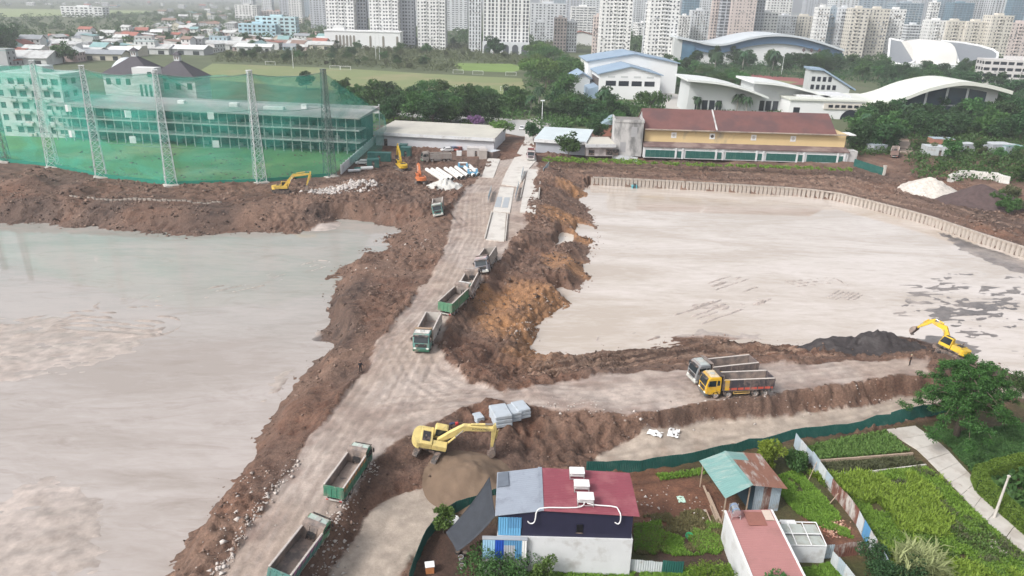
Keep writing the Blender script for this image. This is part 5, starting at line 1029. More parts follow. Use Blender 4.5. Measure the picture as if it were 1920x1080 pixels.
# heaps
def heap(name, label, u, v, z, r, h, m, seed, asp=1.0, rough=.12, cat='heap', top=.0):
    c = on_ground(G(u,v,z)); n, k = 64, 26; vs = []; ang = np.linspace(0, 2*math.pi, n, False)
    for i in range(k+1):
        t = i/k; rad = r*t
        x = np.cos(ang)*rad*asp; y = np.sin(ang)*rad; q = np.clip(1-t, 0, 1); zz = h*np.minimum(q*1.12, 1-top*.4)*(1 if top else 1)+(fbm(x+seed*9+c.x,y+c.y,r*.4,4,seed)-.5)*h*rough*4*min(1,(1-t)*3+.15)
        for x_, y_, z_ in zip(x,y,zz): vs.append((x_, y_, z_+hz(c.x+x_, c.y+y_)-c.z-.25*t*t+ .02))
    mb = MB(); mb.add(vs, [(i*n+j,i*n+(j+1)%n,(i+1)*n+(j+1)%n,(i+1)*n+j) for i in range(k) for j in range(n)]); return tag(mb.build(name, m, None, c, 'all'), label, cat)
M_SAND = mat('sand_brown', (.165,.115,.08), .95, .1, .6, bump=.35, bscale=4, dirt=(.205,.145,.10), dscale=.25, damt=.4)
heap('sand_heap', 'big smooth brown sand heap under the pale yellow excavator arm', 882,902,-1.9,5.5,2.1,M_SAND,3,1.05,.05)
# ------------------------------------------------------------------ site works in the middle distance
M_PILE = mat('pile_concrete', (.40,.355,.315), .85, .12, .8, bump=.2, dirt=(.30,.25,.21), dscale=.7, damt=.45)
M_DCONC = mat('concrete_wet', (.58,.545,.50), .6, .08, .5, dirt=(.46,.42,.38), dscale=.3, damt=.4)
def arc_pts(P, step):
    out = [P[0]]; 
    for a, b in zip(P[:-1], P[1:]):
        n = max(1, round((b-a).length/step)); out += [a.lerp(b, i/n) for i in range(1, n+1)]
    return out
pm_ = MB().prism([(-.58,0),(-.34,-.34),(.34,-.34),(.58,0),(.5,.04),(.28,-.22),(-.28,-.22),(-.5,.04)], 'z', -2.9, .05).mesh('pile', M_PILE)
SP = arc_pts([Vector((p.x,p.y,0)) for p in SHEET], 1.2); t = thing('retaining_wall', 'curved concrete sheet pile wall along the far side of the right pond', 'retaining wall', (SP[0].x,SP[0].y,-1.75)); rr = random.Random(5)
for a, b in zip(SP[:-1], SP[1:]):
    o = ob('pile', pm_, t, (a.x-SP[0].x, a.y-SP[0].y, rr.uniform(-.09,.09))); d = b-a; o.rotation_euler = (rr.uniform(-.02,.02),0,math.atan2(d.y,d.x))
for i in range(0, len(SP)-1, 6):
    j = min(i+6, len(SP)-1); a = SP[i]-SP[0]; b = SP[j]-SP[0]; MB().beam((a.x,a.y+.35,.06),(b.x,b.y+.35,.06),.5,.32).build('cap_beam', M_PILE, t)
LS = [on_ground(G(u,v,0)) for u,v in [(135,371),(200,375),(300,378),(420,377)]]; LS = arc_pts([Vector((p.x,p.y,0)) for p in LS], 1.2)
lm = MB().prism([(-.58,0),(-.34,-.3),(.34,-.3),(.58,0),(.28,-.2),(-.28,-.2)], 'z', -1.2, .35).mesh('pile', M_PILE); t = thing('retaining_wall', 'low row of pale sheet piles in the trench below the net', 'retaining wall', (LS[0].x,LS[0].y,0))
for a, b in zip(LS[:-1], LS[1:]):
    o = ob('pile', lm, t, (a.x-LS[0].x,a.y-LS[0].y,hz(a.x,a.y)+rr.uniform(0,.2))); d = b-a; o.rotation_euler = (0,0,math.atan2(d.y,d.x))
# wheel-wash ramps on the haul road
def slabpx(parent, name, pts, z, m, th=.35, o=Vector((0,0,0))):
    P = [G(u,v,z)-o for u,v in pts]; mb = MB(); n = len(P); mb.add(P+[p+Vector((0,0,-th)) for p in P], [tuple(range(n)), tuple(range(2*n-1,n-1,-1))]+[(i,n+i,n+(i+1)%n,(i+1)%n) for i in range(n)]); return mb.build(name, m, parent)
def rampset(label, A, grat, kerb, boards, o):
    t = thing('wheel_wash', label, 'wheel wash', o)
    for pts in A: slabpx(t, 'ramp_slab', pts, .16, M_DCONC, .6, o)
    for pts in grat: slabpx(t, 'grating', pts, .22, mat('steel_plate', (.36,.38,.40), .45, .1, 2), .05, o)
    for (a, b) in kerb: MB().beam(G(*a,.3)-o, G(*b,.3)-o, .25, .4).build('kerb', M_CONC, t)
    for (a, b, h) in boards:
        p = G(*a,0)-o; q = G(*b,0)-o; m = MB(); m.beam(p+Vector((0,0,h*.55)), q+Vector((0,0,h*.55)), .08, h*.7); m.build('splash_board', mat('board_blue', (.33,.45,.52), .55, .15, 1.5, dirt=(.5,.5,.48), dscale=.8), t)
        for e in (p, q): MB().beam(e, e+Vector((0,0,h)), .12).build('post', M_FRAME, t)
rampset('near concrete wheel wash ramp with two steel plates and pale blue boards', [[(911,449),(945,452),(949,400),(924,397)],[(924,396),(956,398),(964,352),(938,350)]], [[(927,388),(938,388),(942,369),(932,369)],[(941,389),(952,389),(956,370),(946,370)]], [((909,447),(922,397)),((947,450),(952,400))], [((915,380),(921,360),1.9),((966,378),(972,352),1.9)], G(935,400,0))
rampset('far concrete wheel wash ramp right of the near one', [[(975,398),(1004,399),(1006,372),(979,370)],[(979,369),(1008,371),(1012,338),(986,336)],[(986,335),(1012,337),(1012,318),(990,316)]], [], [((976,370),(983,337)),((1010,371),(1013,338))], [((977,340),(981,322),1.7),((1018,326),(1029,312),1.7)], G(995,350,0))
o = tag(slabpx(None, 'concrete_road', [(940,345),(972,350),(990,318),(1006,300),(1000,262),(984,262),(962,300),(948,325)], .12, M_DCONC, .5), 'pale concrete road leading up from the wheel wash', None, None, 'structure')
tag(slabpx(None, 'concrete_road', [(903,332),(925,333),(938,298),(915,296)], .12, M_DCONC, .5), 'older pale concrete strip left of the ramps', None, None, 'structure')
tag(slabpx(None, 'street', [(984,262),(1000,262),(1012,232),(996,225),(985,235)], .10, M_DCONC, .3), 'street entering the trees behind the ramps', None, None, 'structure')
for k, pts in enumerate([[(1042,455),(1052,458),(1070,440),(1068,428),(1050,428)],[(1075,425),(1092,434),(1110,436),(1104,414),(1088,414)]]):
    pass
# white pipes, gravel, blue trestles
for k in range(8):
    a = G(800+k*10+(k//3)*5, 323-k*1.0, 0); b = G(832+k*8.5+(k//3)*3, 341-k*1.4, 0); a = on_ground(a, .55); b = on_ground(b, .55)
    t = thing('concrete_pipe', 'long white concrete pipe lying in the row beside the gravel heap', 'pipe', a, 0, 'white pipes laid in a row'); d = b-a; n = 14
    m = MB(); m.tube([(0,0,0), d], .55, n, cap=False); m.build('pipe_shell', mat('pipe_white', (.68,.67,.64), .7, .06, 1), t, None, True); m = MB(); m.tube([d*.002, d*.998], .42, n, cap=True); m.build('pipe_bore', mat('pipe_dark', (.05,.045,.04), .9, .1, 2), t)
heap('gravel_heap', 'grey gravel heap in front of the white pipes', 834,350,0,4.6,2.0,mat('gravel_grey', (.50,.49,.46), .95, .15, 3, bump=.5, bscale=8),8,1.2,.05)
heap('stone_heap', 'cream coloured crushed stone heap behind the sheet pile wall', 1742,356,-1.5,8.2,4.0,mat('stone_cream', (.56,.52,.47), .95, .2, 1.6, bump=.9, bscale=3, dirt=(.42,.38,.34), dscale=1.2),9,1.1,.06)
heap('soil_heap', 'dark purple brown soil heap beside the cream stones', 1838,378,-1.5,10.5,4.6,mat('soil_dark', (.085,.058,.056), .95, .3, 1.2, bump=.9, bscale=3),10,1.15,.08)
heap('soil_heap', 'low black mud bank dug out by the right hand excavator', 1622,657,-2.2,3.6,.8,mat('mud_black', (.045,.038,.038), .6, .3, 1.2, bump=.9, bscale=2.5),12,3.6,.2)
for k, (u, v, lab) in enumerate([(868,318,'left blue trestle standing by the white pipes'),(886,330,'right blue trestle standing by the white pipes')]):
    p = on_ground(G(u,v,0)); t = thing('steel_trestle', lab, 'trestle', p, .1, 'blue trestles'); mbl = mat('trestle_blue', (.13,.34,.52), .5, .1, 2)
    for x in (-1.2,1.2):
        MB().box(x-.3,x+.3,-.5,.5,0,1.9).build('leg', mbl, t)
    MB().box(-1.4,1.4,-.4,.4,.6,1.0).build('cross_beam', mbl, t); MB().cbox(-1.3,1.3,-.55,.55,1.91,2.05,.03).build('lid', M_WHITE, t)
# containers and site clutter
M_CONT = mat('container_green', (.025,.13,.115), .5, .12, 1, dirt=(.06,.16,.14), dscale=.8)
def crate(name, label, u, v, w, d, h, m, rz=0, cat='container', group=None, roofm=None, door=True):
    p = on_ground(G(u,v,0), .02); t = thing(name, label, cat, p, rz, group); m_ = MB(); 
    x0 = -w/2
    m_.box(-w/2,w/2,-d/2,d/2,0,h); 
    k = int(w/.5)
    for i in range(k): m_.box(-w/2+(i+.25)*w/k,-w/2+(i+.7)*w/k,-d/2-.05,-d/2,.1,h-.1)
    m_.build('body', m, t); MB().box(-w/2-.06,w/2+.06,-d/2-.1,d/2+.06,h,h+.1).build('roof', roofm or m, t)
    if door: MB().box(-.4,.4,-d/2-.075,-d/2-.05,.05,2.0).build('door', M_CHAS, t)
    return t
crate('site_container', 'long green site container beside the diagonal wall', 712,302,7.2,2.6,2.6,M_CONT,R(3)); crate('site_container', 'shorter green container in front of the long one', 700,313,3.6,2.6,2.4,M_CONT,R(10)); crate('site_container', 'square green container left of the parked grey truck', 762,292,3.0,3.0,3.0,M_CONT,R(-4)); crate('site_container', 'small green container behind the square one', 757,282,2.6,2.4,2.4,M_CONT)
crate('site_hut', 'pale site hut at the right end of the long shed', 893,291,6.0,3.5,2.8,mat('hut_pale',(.5,.47,.45),.8,.1,1)); crate('site_hut', 'grey plywood hut beside the older concrete strip', 906,296,2.6,3.4,2.8,mat('hut_grey',(.40,.36,.33),.8,.1,1), door=False); crate('open_shelter', 'lean open shelter beside the plywood hut', 925,294,2.4,4.2,2.2,mat('hut_brown',(.22,.17,.15),.8,.2,1),R(-35), roofm=M_CORRW, door=False); crate('pump_box', 'small teal box on the bench behind the sheet pile wall', 1191,328,1.6,1.3,1.2,mat('box_teal',(.12,.42,.48),.5,.1,1), cat='box'); crate('white_tote', 'white cube tote standing near the site hut', 861,291,1.6,1.4,1.4,M_WHITE, cat='box', door=False)
for k, (u, v, r_) in enumerate([(688,318,.55),(676,318,.5),(664,322,.45)]):
    p = on_ground(G(u,v,0), .5); t = thing('plastic_drum', ['white drum lying rightmost by the diagonal wall','dark drum lying between two others by the diagonal wall','pale drum lying leftmost by the diagonal wall'][k], 'drum', p, .4, 'drums by the diagonal wall'); MB().tube([(-1.8,0,0),(1.8,0,0)], r_, 14).build('body', [M_WHITE,M_CONT,M_CORRW][k], t, None, True); MB().tube([(1.8,0,0),(1.86,0,0)], r_*.8, 14).build('cap', M_FRAME, t)
# diagonal white wall by the range
a, b = G(640,326,0), G(706,266,0); t = thing('site_wall', 'long diagonal white wall between the range and the site yard', 'wall', a); n = 16
for i in range(n): p = a.lerp(b,i/n)-a; q = a.lerp(b,(i+.98)/n)-a; MB().beam(p+Vector((0,0,1.2)), q+Vector((0,0,1.2)), .22, 2.6).build('panel', M_WALLW, t); MB().cbox(p.x-.2,p.x+.2,p.y-.2,p.y+.2,-.1,2.75,.04).build('pier', M_WALLW, t)
# precast stacked blocks at the right
pts_b = [(1782,338),(1800,334),(1820,334),(1840,337),(1862,342),(1884,348)]
for k in range(26):
    s = k/25*(len(pts_b)-1); i = min(int(s), len(pts_b)-2); f = s-i; u = pts_b[i][0]*(1-f)+pts_b[i+1][0]*f; v = pts_b[i][1]*(1-f)+pts_b[i+1][1]*f
    p = on_ground(G(u,v,-.5)); t = thing('precast_block', 'pale precast concrete block standing in the long row behind the soil heap', 'block', p, R(-20)+rr.uniform(-.1,.1), 'row of precast blocks'); w_ = 1.7; MB().prism([(-.85,0),(.85,0),(.85,.5),(.45,.6),(.45,2.2),(-.45,2.2),(-.45,.6),(-.85,.5)], 'x', -.8, .8).build('stem', mat('precast', (.60,.58,.55), .85, .1, 1), t)

# ------------------------------------------------------------------ driving range
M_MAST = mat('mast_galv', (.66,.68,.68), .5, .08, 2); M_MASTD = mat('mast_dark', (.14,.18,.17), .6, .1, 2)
_mm = {}
def mast_meshes(m, h=29.5, w0=2.7, w1=1.0):
    key = m.name
    if key not in _mm:
        def wz(z): return (w0+(w1-w0)*min(1,z/(h*.92)))/2
        legs = []
        for sx, sy in ((-1,-1),(1,-1),(1,1),(-1,1)): legs.append(MB().beam((sx*wz(0),sy*wz(0),-.3),(sx*wz(h),sy*wz(h),h),.15).mesh('leg', m))
        br = MB(); z = 0
        while z < h-.5:
            z2 = min(h, z+max(1.3, wz(z)*1.7)); a, b = wz(z), wz(z2)
            for (p, q) in (((-1,-1),(1,-1)),((1,-1),(1,1)),((1,1),(-1,1)),((-1,1),(-1,-1))):
                br.beam((p[0]*a,p[1]*a,z),(q[0]*b,q[1]*b,z2),.075); br.beam((q[0]*a,q[1]*a,z),(p[0]*b,p[1]*b,z2),.075); br.beam((p[0]*b,p[1]*b,z2),(q[0]*b,q[1]*b,z2),.075)
            z = z2
        _mm[key] = (legs, br.mesh('bracing', m), MB().box(-w1/2-.2,w1/2+.2,-w1/2-.2,w1/2+.2,h,h+.15).mesh('top_plate', m), MB().cbox(-w0/2-.6,w0/2+.6,-w0/2-.6,w0/2+.6,-1.0,.15,.1).mesh('footing', M_CONC))
    return _mm[key]
MASTPX = [(-42,290),(8,302),(100,312),(190,331),(321,346),(488,341),(619,330)]
MASTS = [G(u,v,0) for u,v in MASTPX]; NAMES = ['leftmost','second','third','fourth','fifth','sixth','rightmost']
for k, p in enumerate(MASTS):
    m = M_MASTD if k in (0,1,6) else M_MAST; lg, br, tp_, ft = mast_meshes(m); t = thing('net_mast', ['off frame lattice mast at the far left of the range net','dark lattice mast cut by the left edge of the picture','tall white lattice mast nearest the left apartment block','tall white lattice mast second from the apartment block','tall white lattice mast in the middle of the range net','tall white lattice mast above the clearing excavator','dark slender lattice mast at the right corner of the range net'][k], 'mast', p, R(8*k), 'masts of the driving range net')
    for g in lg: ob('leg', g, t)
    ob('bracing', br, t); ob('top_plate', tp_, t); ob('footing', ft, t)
def net_mat(name, dens, colr):
    m = bpy.data.materials.new(name); m.use_nodes = True; N = m.node_tree.nodes; L = m.node_tree.links; b = N['Principled BSDF']; b.inputs['Base Color'].default_value = (*colr,1); b.inputs['Roughness'].default_value = .8
    tc = N.new('ShaderNodeTexCoord'); mp = N.new('ShaderNodeMapping'); mp.inputs['Scale'].default_value = (.05,.05,.16); L.new(tc.outputs['Object'], mp.inputs[0]); nz = N.new('ShaderNodeTexNoise'); nz.inputs['Scale'].default_value = 1.5; nz.inputs['Detail'].default_value = 3; nz.inputs['Distortion'].default_value = 1; L.new(mp.outputs[0], nz.inputs['Vector'])
    mr = N.new('ShaderNodeMapRange'); mr.inputs['From Min'].default_value = .35; mr.inputs['From Max'].default_value = .7; mr.inputs['To Min'].default_value = dens[0]; mr.inputs['To Max'].default_value = dens[1]; L.new(nz.outputs['Fac'], mr.inputs['Value'])
    tr = N.new('ShaderNodeBsdfTransparent'); ms = N.new('ShaderNodeMixShader'); L.new(mr.outputs[0], ms.inputs[0]); L.new(tr.outputs[0], ms.inputs[1]); L.new(b.outputs[0], ms.inputs[2]); L.new(ms.outputs[0], [x for x in N if x.type == 'OUTPUT_MATERIAL'][0].inputs['Surface']); return m
M_NET = net_mat('net_green', (.16,.50), (.055,.47,.36)); M_NETB = net_mat('net_green_back', (.16,.46), (.05,.44,.33)); M_NETD = net_mat('net_hem', (.75,.95), (.02,.24,.17))
NET = thing('range_net', 'sagging translucent green net strung on the masts of the driving range', 'net', MASTS[0])
def netpanel(a0, b0, b1, a1, sag, seed, m, name='net_panel', nu=16, nv=10, bel=1.5):
    """a0,b0 bottom corners, a1,b1 top corners"""
    vs = []; a0, b0, a1, b1 = map(Vector, (a0,b0,a1,b1)); nrm = (b0-a0).cross(a1-a0).normalized(); rr_ = np.random.RandomState(seed)
    for i in range(nu+1):
        for j in range(nv+1):
            u, v = i/nu, j/nv; p = a0.lerp(b0,u).lerp(a1.lerp(b1,u), v); c = 4*u*(1-u); p.z -= sag*c*v; p += nrm*bel*c*4*v*(1-v)*(.6+.4*math.sin(5*u+seed)); vs.append(p-MASTS[0])
    w = nv+1; mb = MB(); mb.add(vs, [(i*w+j,(i+1)*w+j,(i+1)*w+j+1,i*w+j+1) for i in range(nu) for j in range(nv)]); return mb.build(name, m, NET, None, 'all')
Zt = Vector((0,0,28.8))
for k in range(len(MASTS)-1): netpanel(MASTS[k], MASTS[k+1], MASTS[k+1]+Zt, MASTS[k]+Zt, 1.0, k, M_NET)
for k in range(len(MASTS)-1):   # hem at the foot
    a, b = MASTS[k], MASTS[k+1]; mb = MB(); mb.beam(a-MASTS[0]+Vector((0,-.3,.35)), b-MASTS[0]+Vector((0,-.3,.35)), .15, 1.1); mb.build('net_hem', M_NETD, NET)
RA, RB = G(108,263,0), G(668,290,0)
for k in range(len(MASTS)-1):
    a, b = MASTS[k]-MASTS[0], MASTS[k+1]-MASTS[0]
    for zc, sg in ((28.8,1.0),(19.5,.7),(10,.35)):
        MB().tube([a.lerp(b,i/8)+Vector((0,-.08,zc-sg*4*(i/8)*(1-i/8))) for i in range(9)], .07, 5).build('net_cable', M_MASTD, NET)
RA2 = RA+(RA-RB).normalized()*4; RB2 = RB+(RB-RA).normalized()*5
rb1 = Vector((RB2.x+2, RB2.y+8, 13.2)); ra1 = Vector((RA.x-30, RA.y+12, 16))
backs = [MASTS[0]]+[Vector((ra1.x+(rb1.x-ra1.x)*s, ra1.y+(rb1.y-ra1.y)*s, 15.5-2*s)) for s in np.linspace(0,1,6)]
for k in range(1, 6): netpanel(backs[k], backs[k+1], MASTS[k+1]+Zt, MASTS[k]+Zt, 1.2, 20+k, M_NETB, 'roof_net', 16, 8, -4.0)
netpanel(MASTS[6], (RB2.x+2,RB2.y+8,0), rb1, MASTS[6]+Zt, .5, 40, M_NET, 'side_net')
netpanel((RB2.x+2,RB2.y+8,0), G(722,262,0), G(722,262,0)+Vector((0,0,9)), rb1, .5, 41, M_NET, 'side_net')
p = G(713,266,0); t = thing('net_pole', 'slim white pole at the rear corner of the net by the long shed', 'pole', p); MB().tube([(0,0,0),(0,0,13)], .16, 8).build('shaft', M_MAST, t); MB().box(-.25,.25,-.25,.25,13,13.12).build('cap', M_MAST, t)
# turf
tz = GP([(-160,284),(8,300),(100,310),(190,329),(321,344),(488,339),(622,328),(700,268),(670,262),(90,240),(-160,232)], .03)
mb = MB(); mb.add(tz, [tuple(range(len(tz)))]); tag(mb.build('turf', mat('turf_green', (.09,.225,.075), .9, .2, .05, dirt=(.22,.29,.13), dscale=.035, damt=.45)), 'green turf of the driving range', kind='structure')
# three-deck bay building
d = (RB-RA); LEN = d.length; RZ = math.atan2(d.y, d.x); t = thing('driving_range_building', 'long three deck open bay building behind the driving range turf', 'building', RA, RZ)
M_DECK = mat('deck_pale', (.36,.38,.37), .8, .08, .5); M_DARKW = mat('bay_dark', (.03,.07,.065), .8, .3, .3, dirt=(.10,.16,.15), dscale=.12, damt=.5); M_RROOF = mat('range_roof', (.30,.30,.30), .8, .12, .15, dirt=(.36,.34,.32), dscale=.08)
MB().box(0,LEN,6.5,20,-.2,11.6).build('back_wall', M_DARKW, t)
for k in range(3):
    z = k*3.9
    if k: MB().box(-.5,LEN+1.5,-.3,7,z-.25,z+.12).build('deck', M_DECK, t)
    nb = 34
    for i in range(nb+1):
        x = LEN*i/nb; MB().box(x-.14,x+.14,.2,.5,z+(.12 if k else -.2),z+3.65).build('column', M_DECK, t) if i%1 == 0 else None
    if k: MB().beam((0,-.15,z+.95),(LEN+1,-.15,z+.95),.06,.08).build('railing', M_DECK, t)
    for i in range(nb):
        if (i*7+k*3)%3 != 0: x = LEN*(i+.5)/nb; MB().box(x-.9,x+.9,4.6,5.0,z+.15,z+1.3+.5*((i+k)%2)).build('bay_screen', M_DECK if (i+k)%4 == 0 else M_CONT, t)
rf = MB().prism([(-1.2,11.6),(22,11.6),(22,12.9),(-1.2,11.95)], 'x', -1.5, LEN+2).build('roof', M_RROOF, t)
for i, (x, y, w, h) in enumerate([(60,10,3,1.2),(75,8,7,.8),(84,12,2,1.4),(92,9,1.6,1.5),(40,12,2.4,1.0)]): MB().cbox(x-w/2,x+w/2,y-.9,y+.9,12.3,12.5+h,.05).build('roof_unit', M_WHITE, rf)
# targets hung on the net
for k, (u, v) in enumerate([(128,203),(240,214),(395,217),(135,251),(249,262),(405,270)]):
    q = min((abs(GD(u,v,P.y).x-P.x), GD(u,v,P.y-.25)) for a_, b_ in zip(MASTS[:-1],MASTS[1:]) for P in (a_.lerp(b_,s/120) for s in range(121)))[1] if False else sorted([(abs(GD(u,v,P.y).x-P.x), P.y) for a_, b_ in zip(MASTS[:-1],MASTS[1:]) for P in (a_.lerp(b_,s/120) for s in range(121))])[0][1]; q = GD(u, v, q-.3); tag(MB().cbox(q.x-.85,q.x+.85,q.y-.04,q.y+.04,q.z-.95,q.z+.95,.03).build('target_board', M_WHITE), ['upper left white square target board on the net','upper middle white square target board on the net','upper right white square target board on the net','lower left white square target board on the net','lower middle white square target board on the net','lower right white square target board on the net'][k], 'target board', 'target boards hung in the range')
# pavilion behind: two dark hipped roofs with lanterns
def hip_house(label, cx, cy, w, dpt, h, ridge, lan, rz=0):
    t = thing('pavilion', label, 'building', (cx,cy,0), rz); ww = mat('pav_white', (.66,.67,.66), .8, .05, .5); rm = mat('slate_dark', (.07,.065,.075), .7, .15, .5)
    MB().box(-w/2,w/2,-dpt/2,dpt/2,-.2,h).build('wall', ww, t)
    e = .9; a = [(-w/2-e,-dpt/2-e,h),(w/2+e,-dpt/2-e,h),(w/2+e,dpt/2+e,h),(-w/2-e,dpt/2+e,h)]; s = 1.0; b = [(-s,-s,ridge),(s,-s,ridge),(s,s,ridge),(-s,s,ridge)]
    m = MB(); m.add(a+b, [(0,1,5,4),(1,2,6,5),(2,3,7,6),(3,0,4,7),(4,5,6,7),(3,2,1,0)]); rf = m.build('roof', rm, t)
    MB().box(-1.1,1.1,-1.1,1.1,ridge-.4,ridge+2.2).build('lantern', ww, rf)
    for x in (-.5,.5): MB().box(x-.25,x+.25,-1.14,-1.1,ridge+.5,ridge+1.7).build('lantern_opening', M_CHAS, rf)
    m = MB(); c = ridge+2.2; m.add([(-1.7,-1.7,c),(1.7,-1.7,c),(1.7,1.7,c),(-1.7,1.7,c),(0,0,c+1.5)], [(0,1,4),(1,2,4),(2,3,4),(3,0,4),(3,2,1,0)]); m.build('lantern_roof', rm, rf); MB().tube([(0,0,c+1.4),(0,0,c+2.6)], .06, 6).build('finial', M_CHAS, rf)
    k = int(w/4)
    for i in range(k): x = -w/2+(i+.5)*w/k; ob('window', MB().box(x-1.0,x+1.0,-dpt/2-.05,-dpt/2,h-4.2,h-1.6).mesh('window', glass('pav_glass',(.05,.13,.11))), t)
    return t
hip_house('left dark hipped pavilion with a white roof lantern behind the net', -166,330,21,18,15,22,1); hip_house('right dark hipped pavilion with a white roof lantern behind the net', -144,322,19,16,14.5,21.3,1)
t = thing('stair_tower', 'white stair tower with dark slits in front of the pavilions', 'building', (-151,308,0)); MB().box(-4.6,4.6,-3,3,-.2,19.5).build('wall', mat('pav_white',(.66,.67,.66)), t)
for x in (-1.8,.1,2.0): MB().box(x-.5,x+.5,-3.05,-3,2,13).build('slit_window', glass('pav_glass',(.05,.13,.11)), t)
MB().box(1.5,3.2,-3.05,-3,16,18).build('window', glass('pav_glass',(.05,.13,.11)), t)
def dome(label, cx, cy, rx, ry, h, m, name='air_dome', cat='dome'):
    vs = []; n, k = 24, 8
    for i in range(k+1):
        a = math.pi/2*i/k
        for j in range(n): b = 2*math.pi*j/n; vs.append((rx*math.cos(a)*math.cos(b), ry*math.cos(a)*math.sin(b), h*math.sin(a)))
    t = thing(name, label, cat, (cx,cy,-.2)); MB().add(vs, [(i*n+j,i*n+(j+1)%n,(i+1)*n+(j+1)%n,(i+1)*n+j) for i in range(k) for j in range(n)]).build('shell', m, t, None, 'all'); MB().tube([(rx*1.0*math.cos(b), ry*math.sin(b), .3) for b in np.linspace(0,2*math.pi,25)], .5, 6).build('base_ring', M_CONC, t)
M_DOME = mat('dome_white', (.70,.71,.70), .5, .04, .3)
dome('white dome roof in front of the left pavilion', -180,288,11,12,15,M_DOME); dome('pale grey dome behind the left pavilion', -181,352,11,11,20,mat('dome_grey',(.5,.53,.55),.5,.06,.3))
t = thing('hall', 'white low hall with skewed roof between apartments and dome', 'building', (-205,292,0)); MB().box(-22,20,-8,8,-.2,11).build('wall', mat('pav_white',(.66,.67,.66)), t); MB().prism([(-23,11),(21,11),(22,14),(-10,16.5)], 'y', -9.5, 9).build('roof', M_DOME, t)
for i in range(3): MB().box(4+i*5,8+i*5,-8.06,-8,3,8.5).build('window', glass('pav_glass',(.05,.13,.11)), t)
# apartment block at the left edge
def slab_block(name, label, cx, cy, rz, w, dpt, floors, fh, wall, cols, roofm=None, parapet=.9, balcony=None, glassm=None, cat='building', winw=.55, winh=.5, group=None, every=None, side=True):
    """block whose storeys, piers and sills stand proud of recessed glazing; each window is its own pane part"""
    t = thing(name, label, cat, (cx,cy,0), rz, group); H_ = floors*fh; gm = glassm or glass()
    MB().box(-w/2+.35,w/2-.35,-dpt/2+.35,dpt/2-.35,-.3,H_).build('core', gm, t)
    m = MB(); bh = fh*(1-winh)
    for f in range(floors+1):
        z0 = max(-.3, f*fh-bh*.35); z1 = min(f*fh+bh*.65, H_+(parapet if f == floors else 99)); z1 = f*fh+bh*.65 if f < floors else H_+parapet
        m.box(-w/2,w/2,-dpt/2,dpt/2,z0,z1)
    m.build('storey_band', wall, t); cw = w/cols; m = MB()
    def piers(L, n, fix, axis):
        c = L/n
        for i in range(n+1):
            hw = c*(1-winw)/2*(1 if 0 < i < n else .9)*((1.0,1.35,.65)[i%3] if n > 4 else 1); x = -L/2+i*c; a, b = max(-L/2+.001, x-hw), min(L/2-.001, x+hw)
            if axis == 'x': m.box(a,b,fix-.012 if fix < 0 else fix-.3,fix+.3 if fix < 0 else fix+.012,-.3,H_)
            else: m.box(fix-.012 if fix < 0 else fix-.3,fix+.3 if fix < 0 else fix+.012,a,b,-.3,H_)
    piers(w, cols, -dpt/2, 'x'); piers(w, cols, dpt/2, 'x')
    nd = max(2, int(dpt/cw)); piers(dpt, nd, -w/2, 'y'); piers(dpt, nd, w/2, 'y'); o = m.build('piers', wall, t); o['kind'] = 'stuff'
    if balcony:
        m = MB()
        for f in range(1, floors):
            for i in balcony: x = -w/2+(i+.5)*cw; m.box(x-cw*.42,x+cw*.42,-dpt/2-1.2,-dpt/2-.02,f*fh-.15,f*fh+.75)
        o = m.build('balconies', wall, t); o['kind'] = 'stuff'
    rq = random.Random(int(abs(cx)*13+w*7)); m = MB()
    for _ in range(min(60, floors*3)):
        x = rq.uniform(-w/2+.8,w/2-.8); z = rq.randrange(floors)*fh+fh*.1; q = rq.uniform(.35,.8); m.box(x-q,x+q,-dpt/2-.5,-dpt/2-.02,z,z+rq.uniform(.5,1.1))
    o = m.build('clutter', rq.choice([M_CONC, M_FRAME, M_GREYP]), t); o['kind'] = 'stuff'
    MB().box(-w/2+.4,w/2-.4,-dpt/2+.4,dpt/2-.4,H_+.0,H_+.25).build('roof', roofm or M_CONC, t)
    MB().box(-w*.16,w*.14,-dpt*.2,dpt*.22,H_+.25,H_+3.0).build('roof_house', wall, t)
    return t
M_MINT = mat('wall_mint', (.50,.545,.53), .8, .06, .3, dirt=(.45,.5,.49), dscale=.1, damt=.3)
slab_block('apartment_block', 'pale five storey apartment block behind the left end of the net', -166,262,R(-4),24,14,5,4.1,M_MINT,6,balcony=[1,2,4],glassm=glass('mint_glass',(.06,.10,.10)))
slab_block('apartment_block', 'pale apartment block cut by the left edge of the picture', -196,270,R(-4),20,14,5,4.2,M_MINT,5,balcony=[1,3],glassm=glass('mint_glass',(.06,.10,.10)))

# ------------------------------------------------------------------ long white shed, workshop, yellow building
def hall(label, a, b, dpt, h, hb, wall, roofm, name='shed', over=.8, door=None):
    """single-pitch hall whose front runs from ground point a to b"""
    d = b-a; L = d.length; t = thing(name, label, 'building', a, math.atan2(d.y,d.x)); MB().prism([(0,-.3),(dpt,-.3),(dpt,hb),(0,h)], 'x', 0, L).build('wall', wall, t)
    MB().prism([(-over,h+.02),(dpt+.3,hb+.02),(dpt+.3,hb+.25),(-over,h+.3)], 'x', -.5, L+.5).build('roof', roofm, t); MB().box(-.5,L+.5,-over-.25,-over,h-.8,h+.28).build('fascia', M_WALLW, t)
    for (x, w, hh, mm) in (door or []): MB().box(x,x+w,-.06,-.002,.0,hh).build('door', mm, t)
    return t
M_ROOFC = mat('roof_cream_felt', (.50,.48,.42), .85, .07, .15, dirt=(.42,.40,.36), dscale=.07)
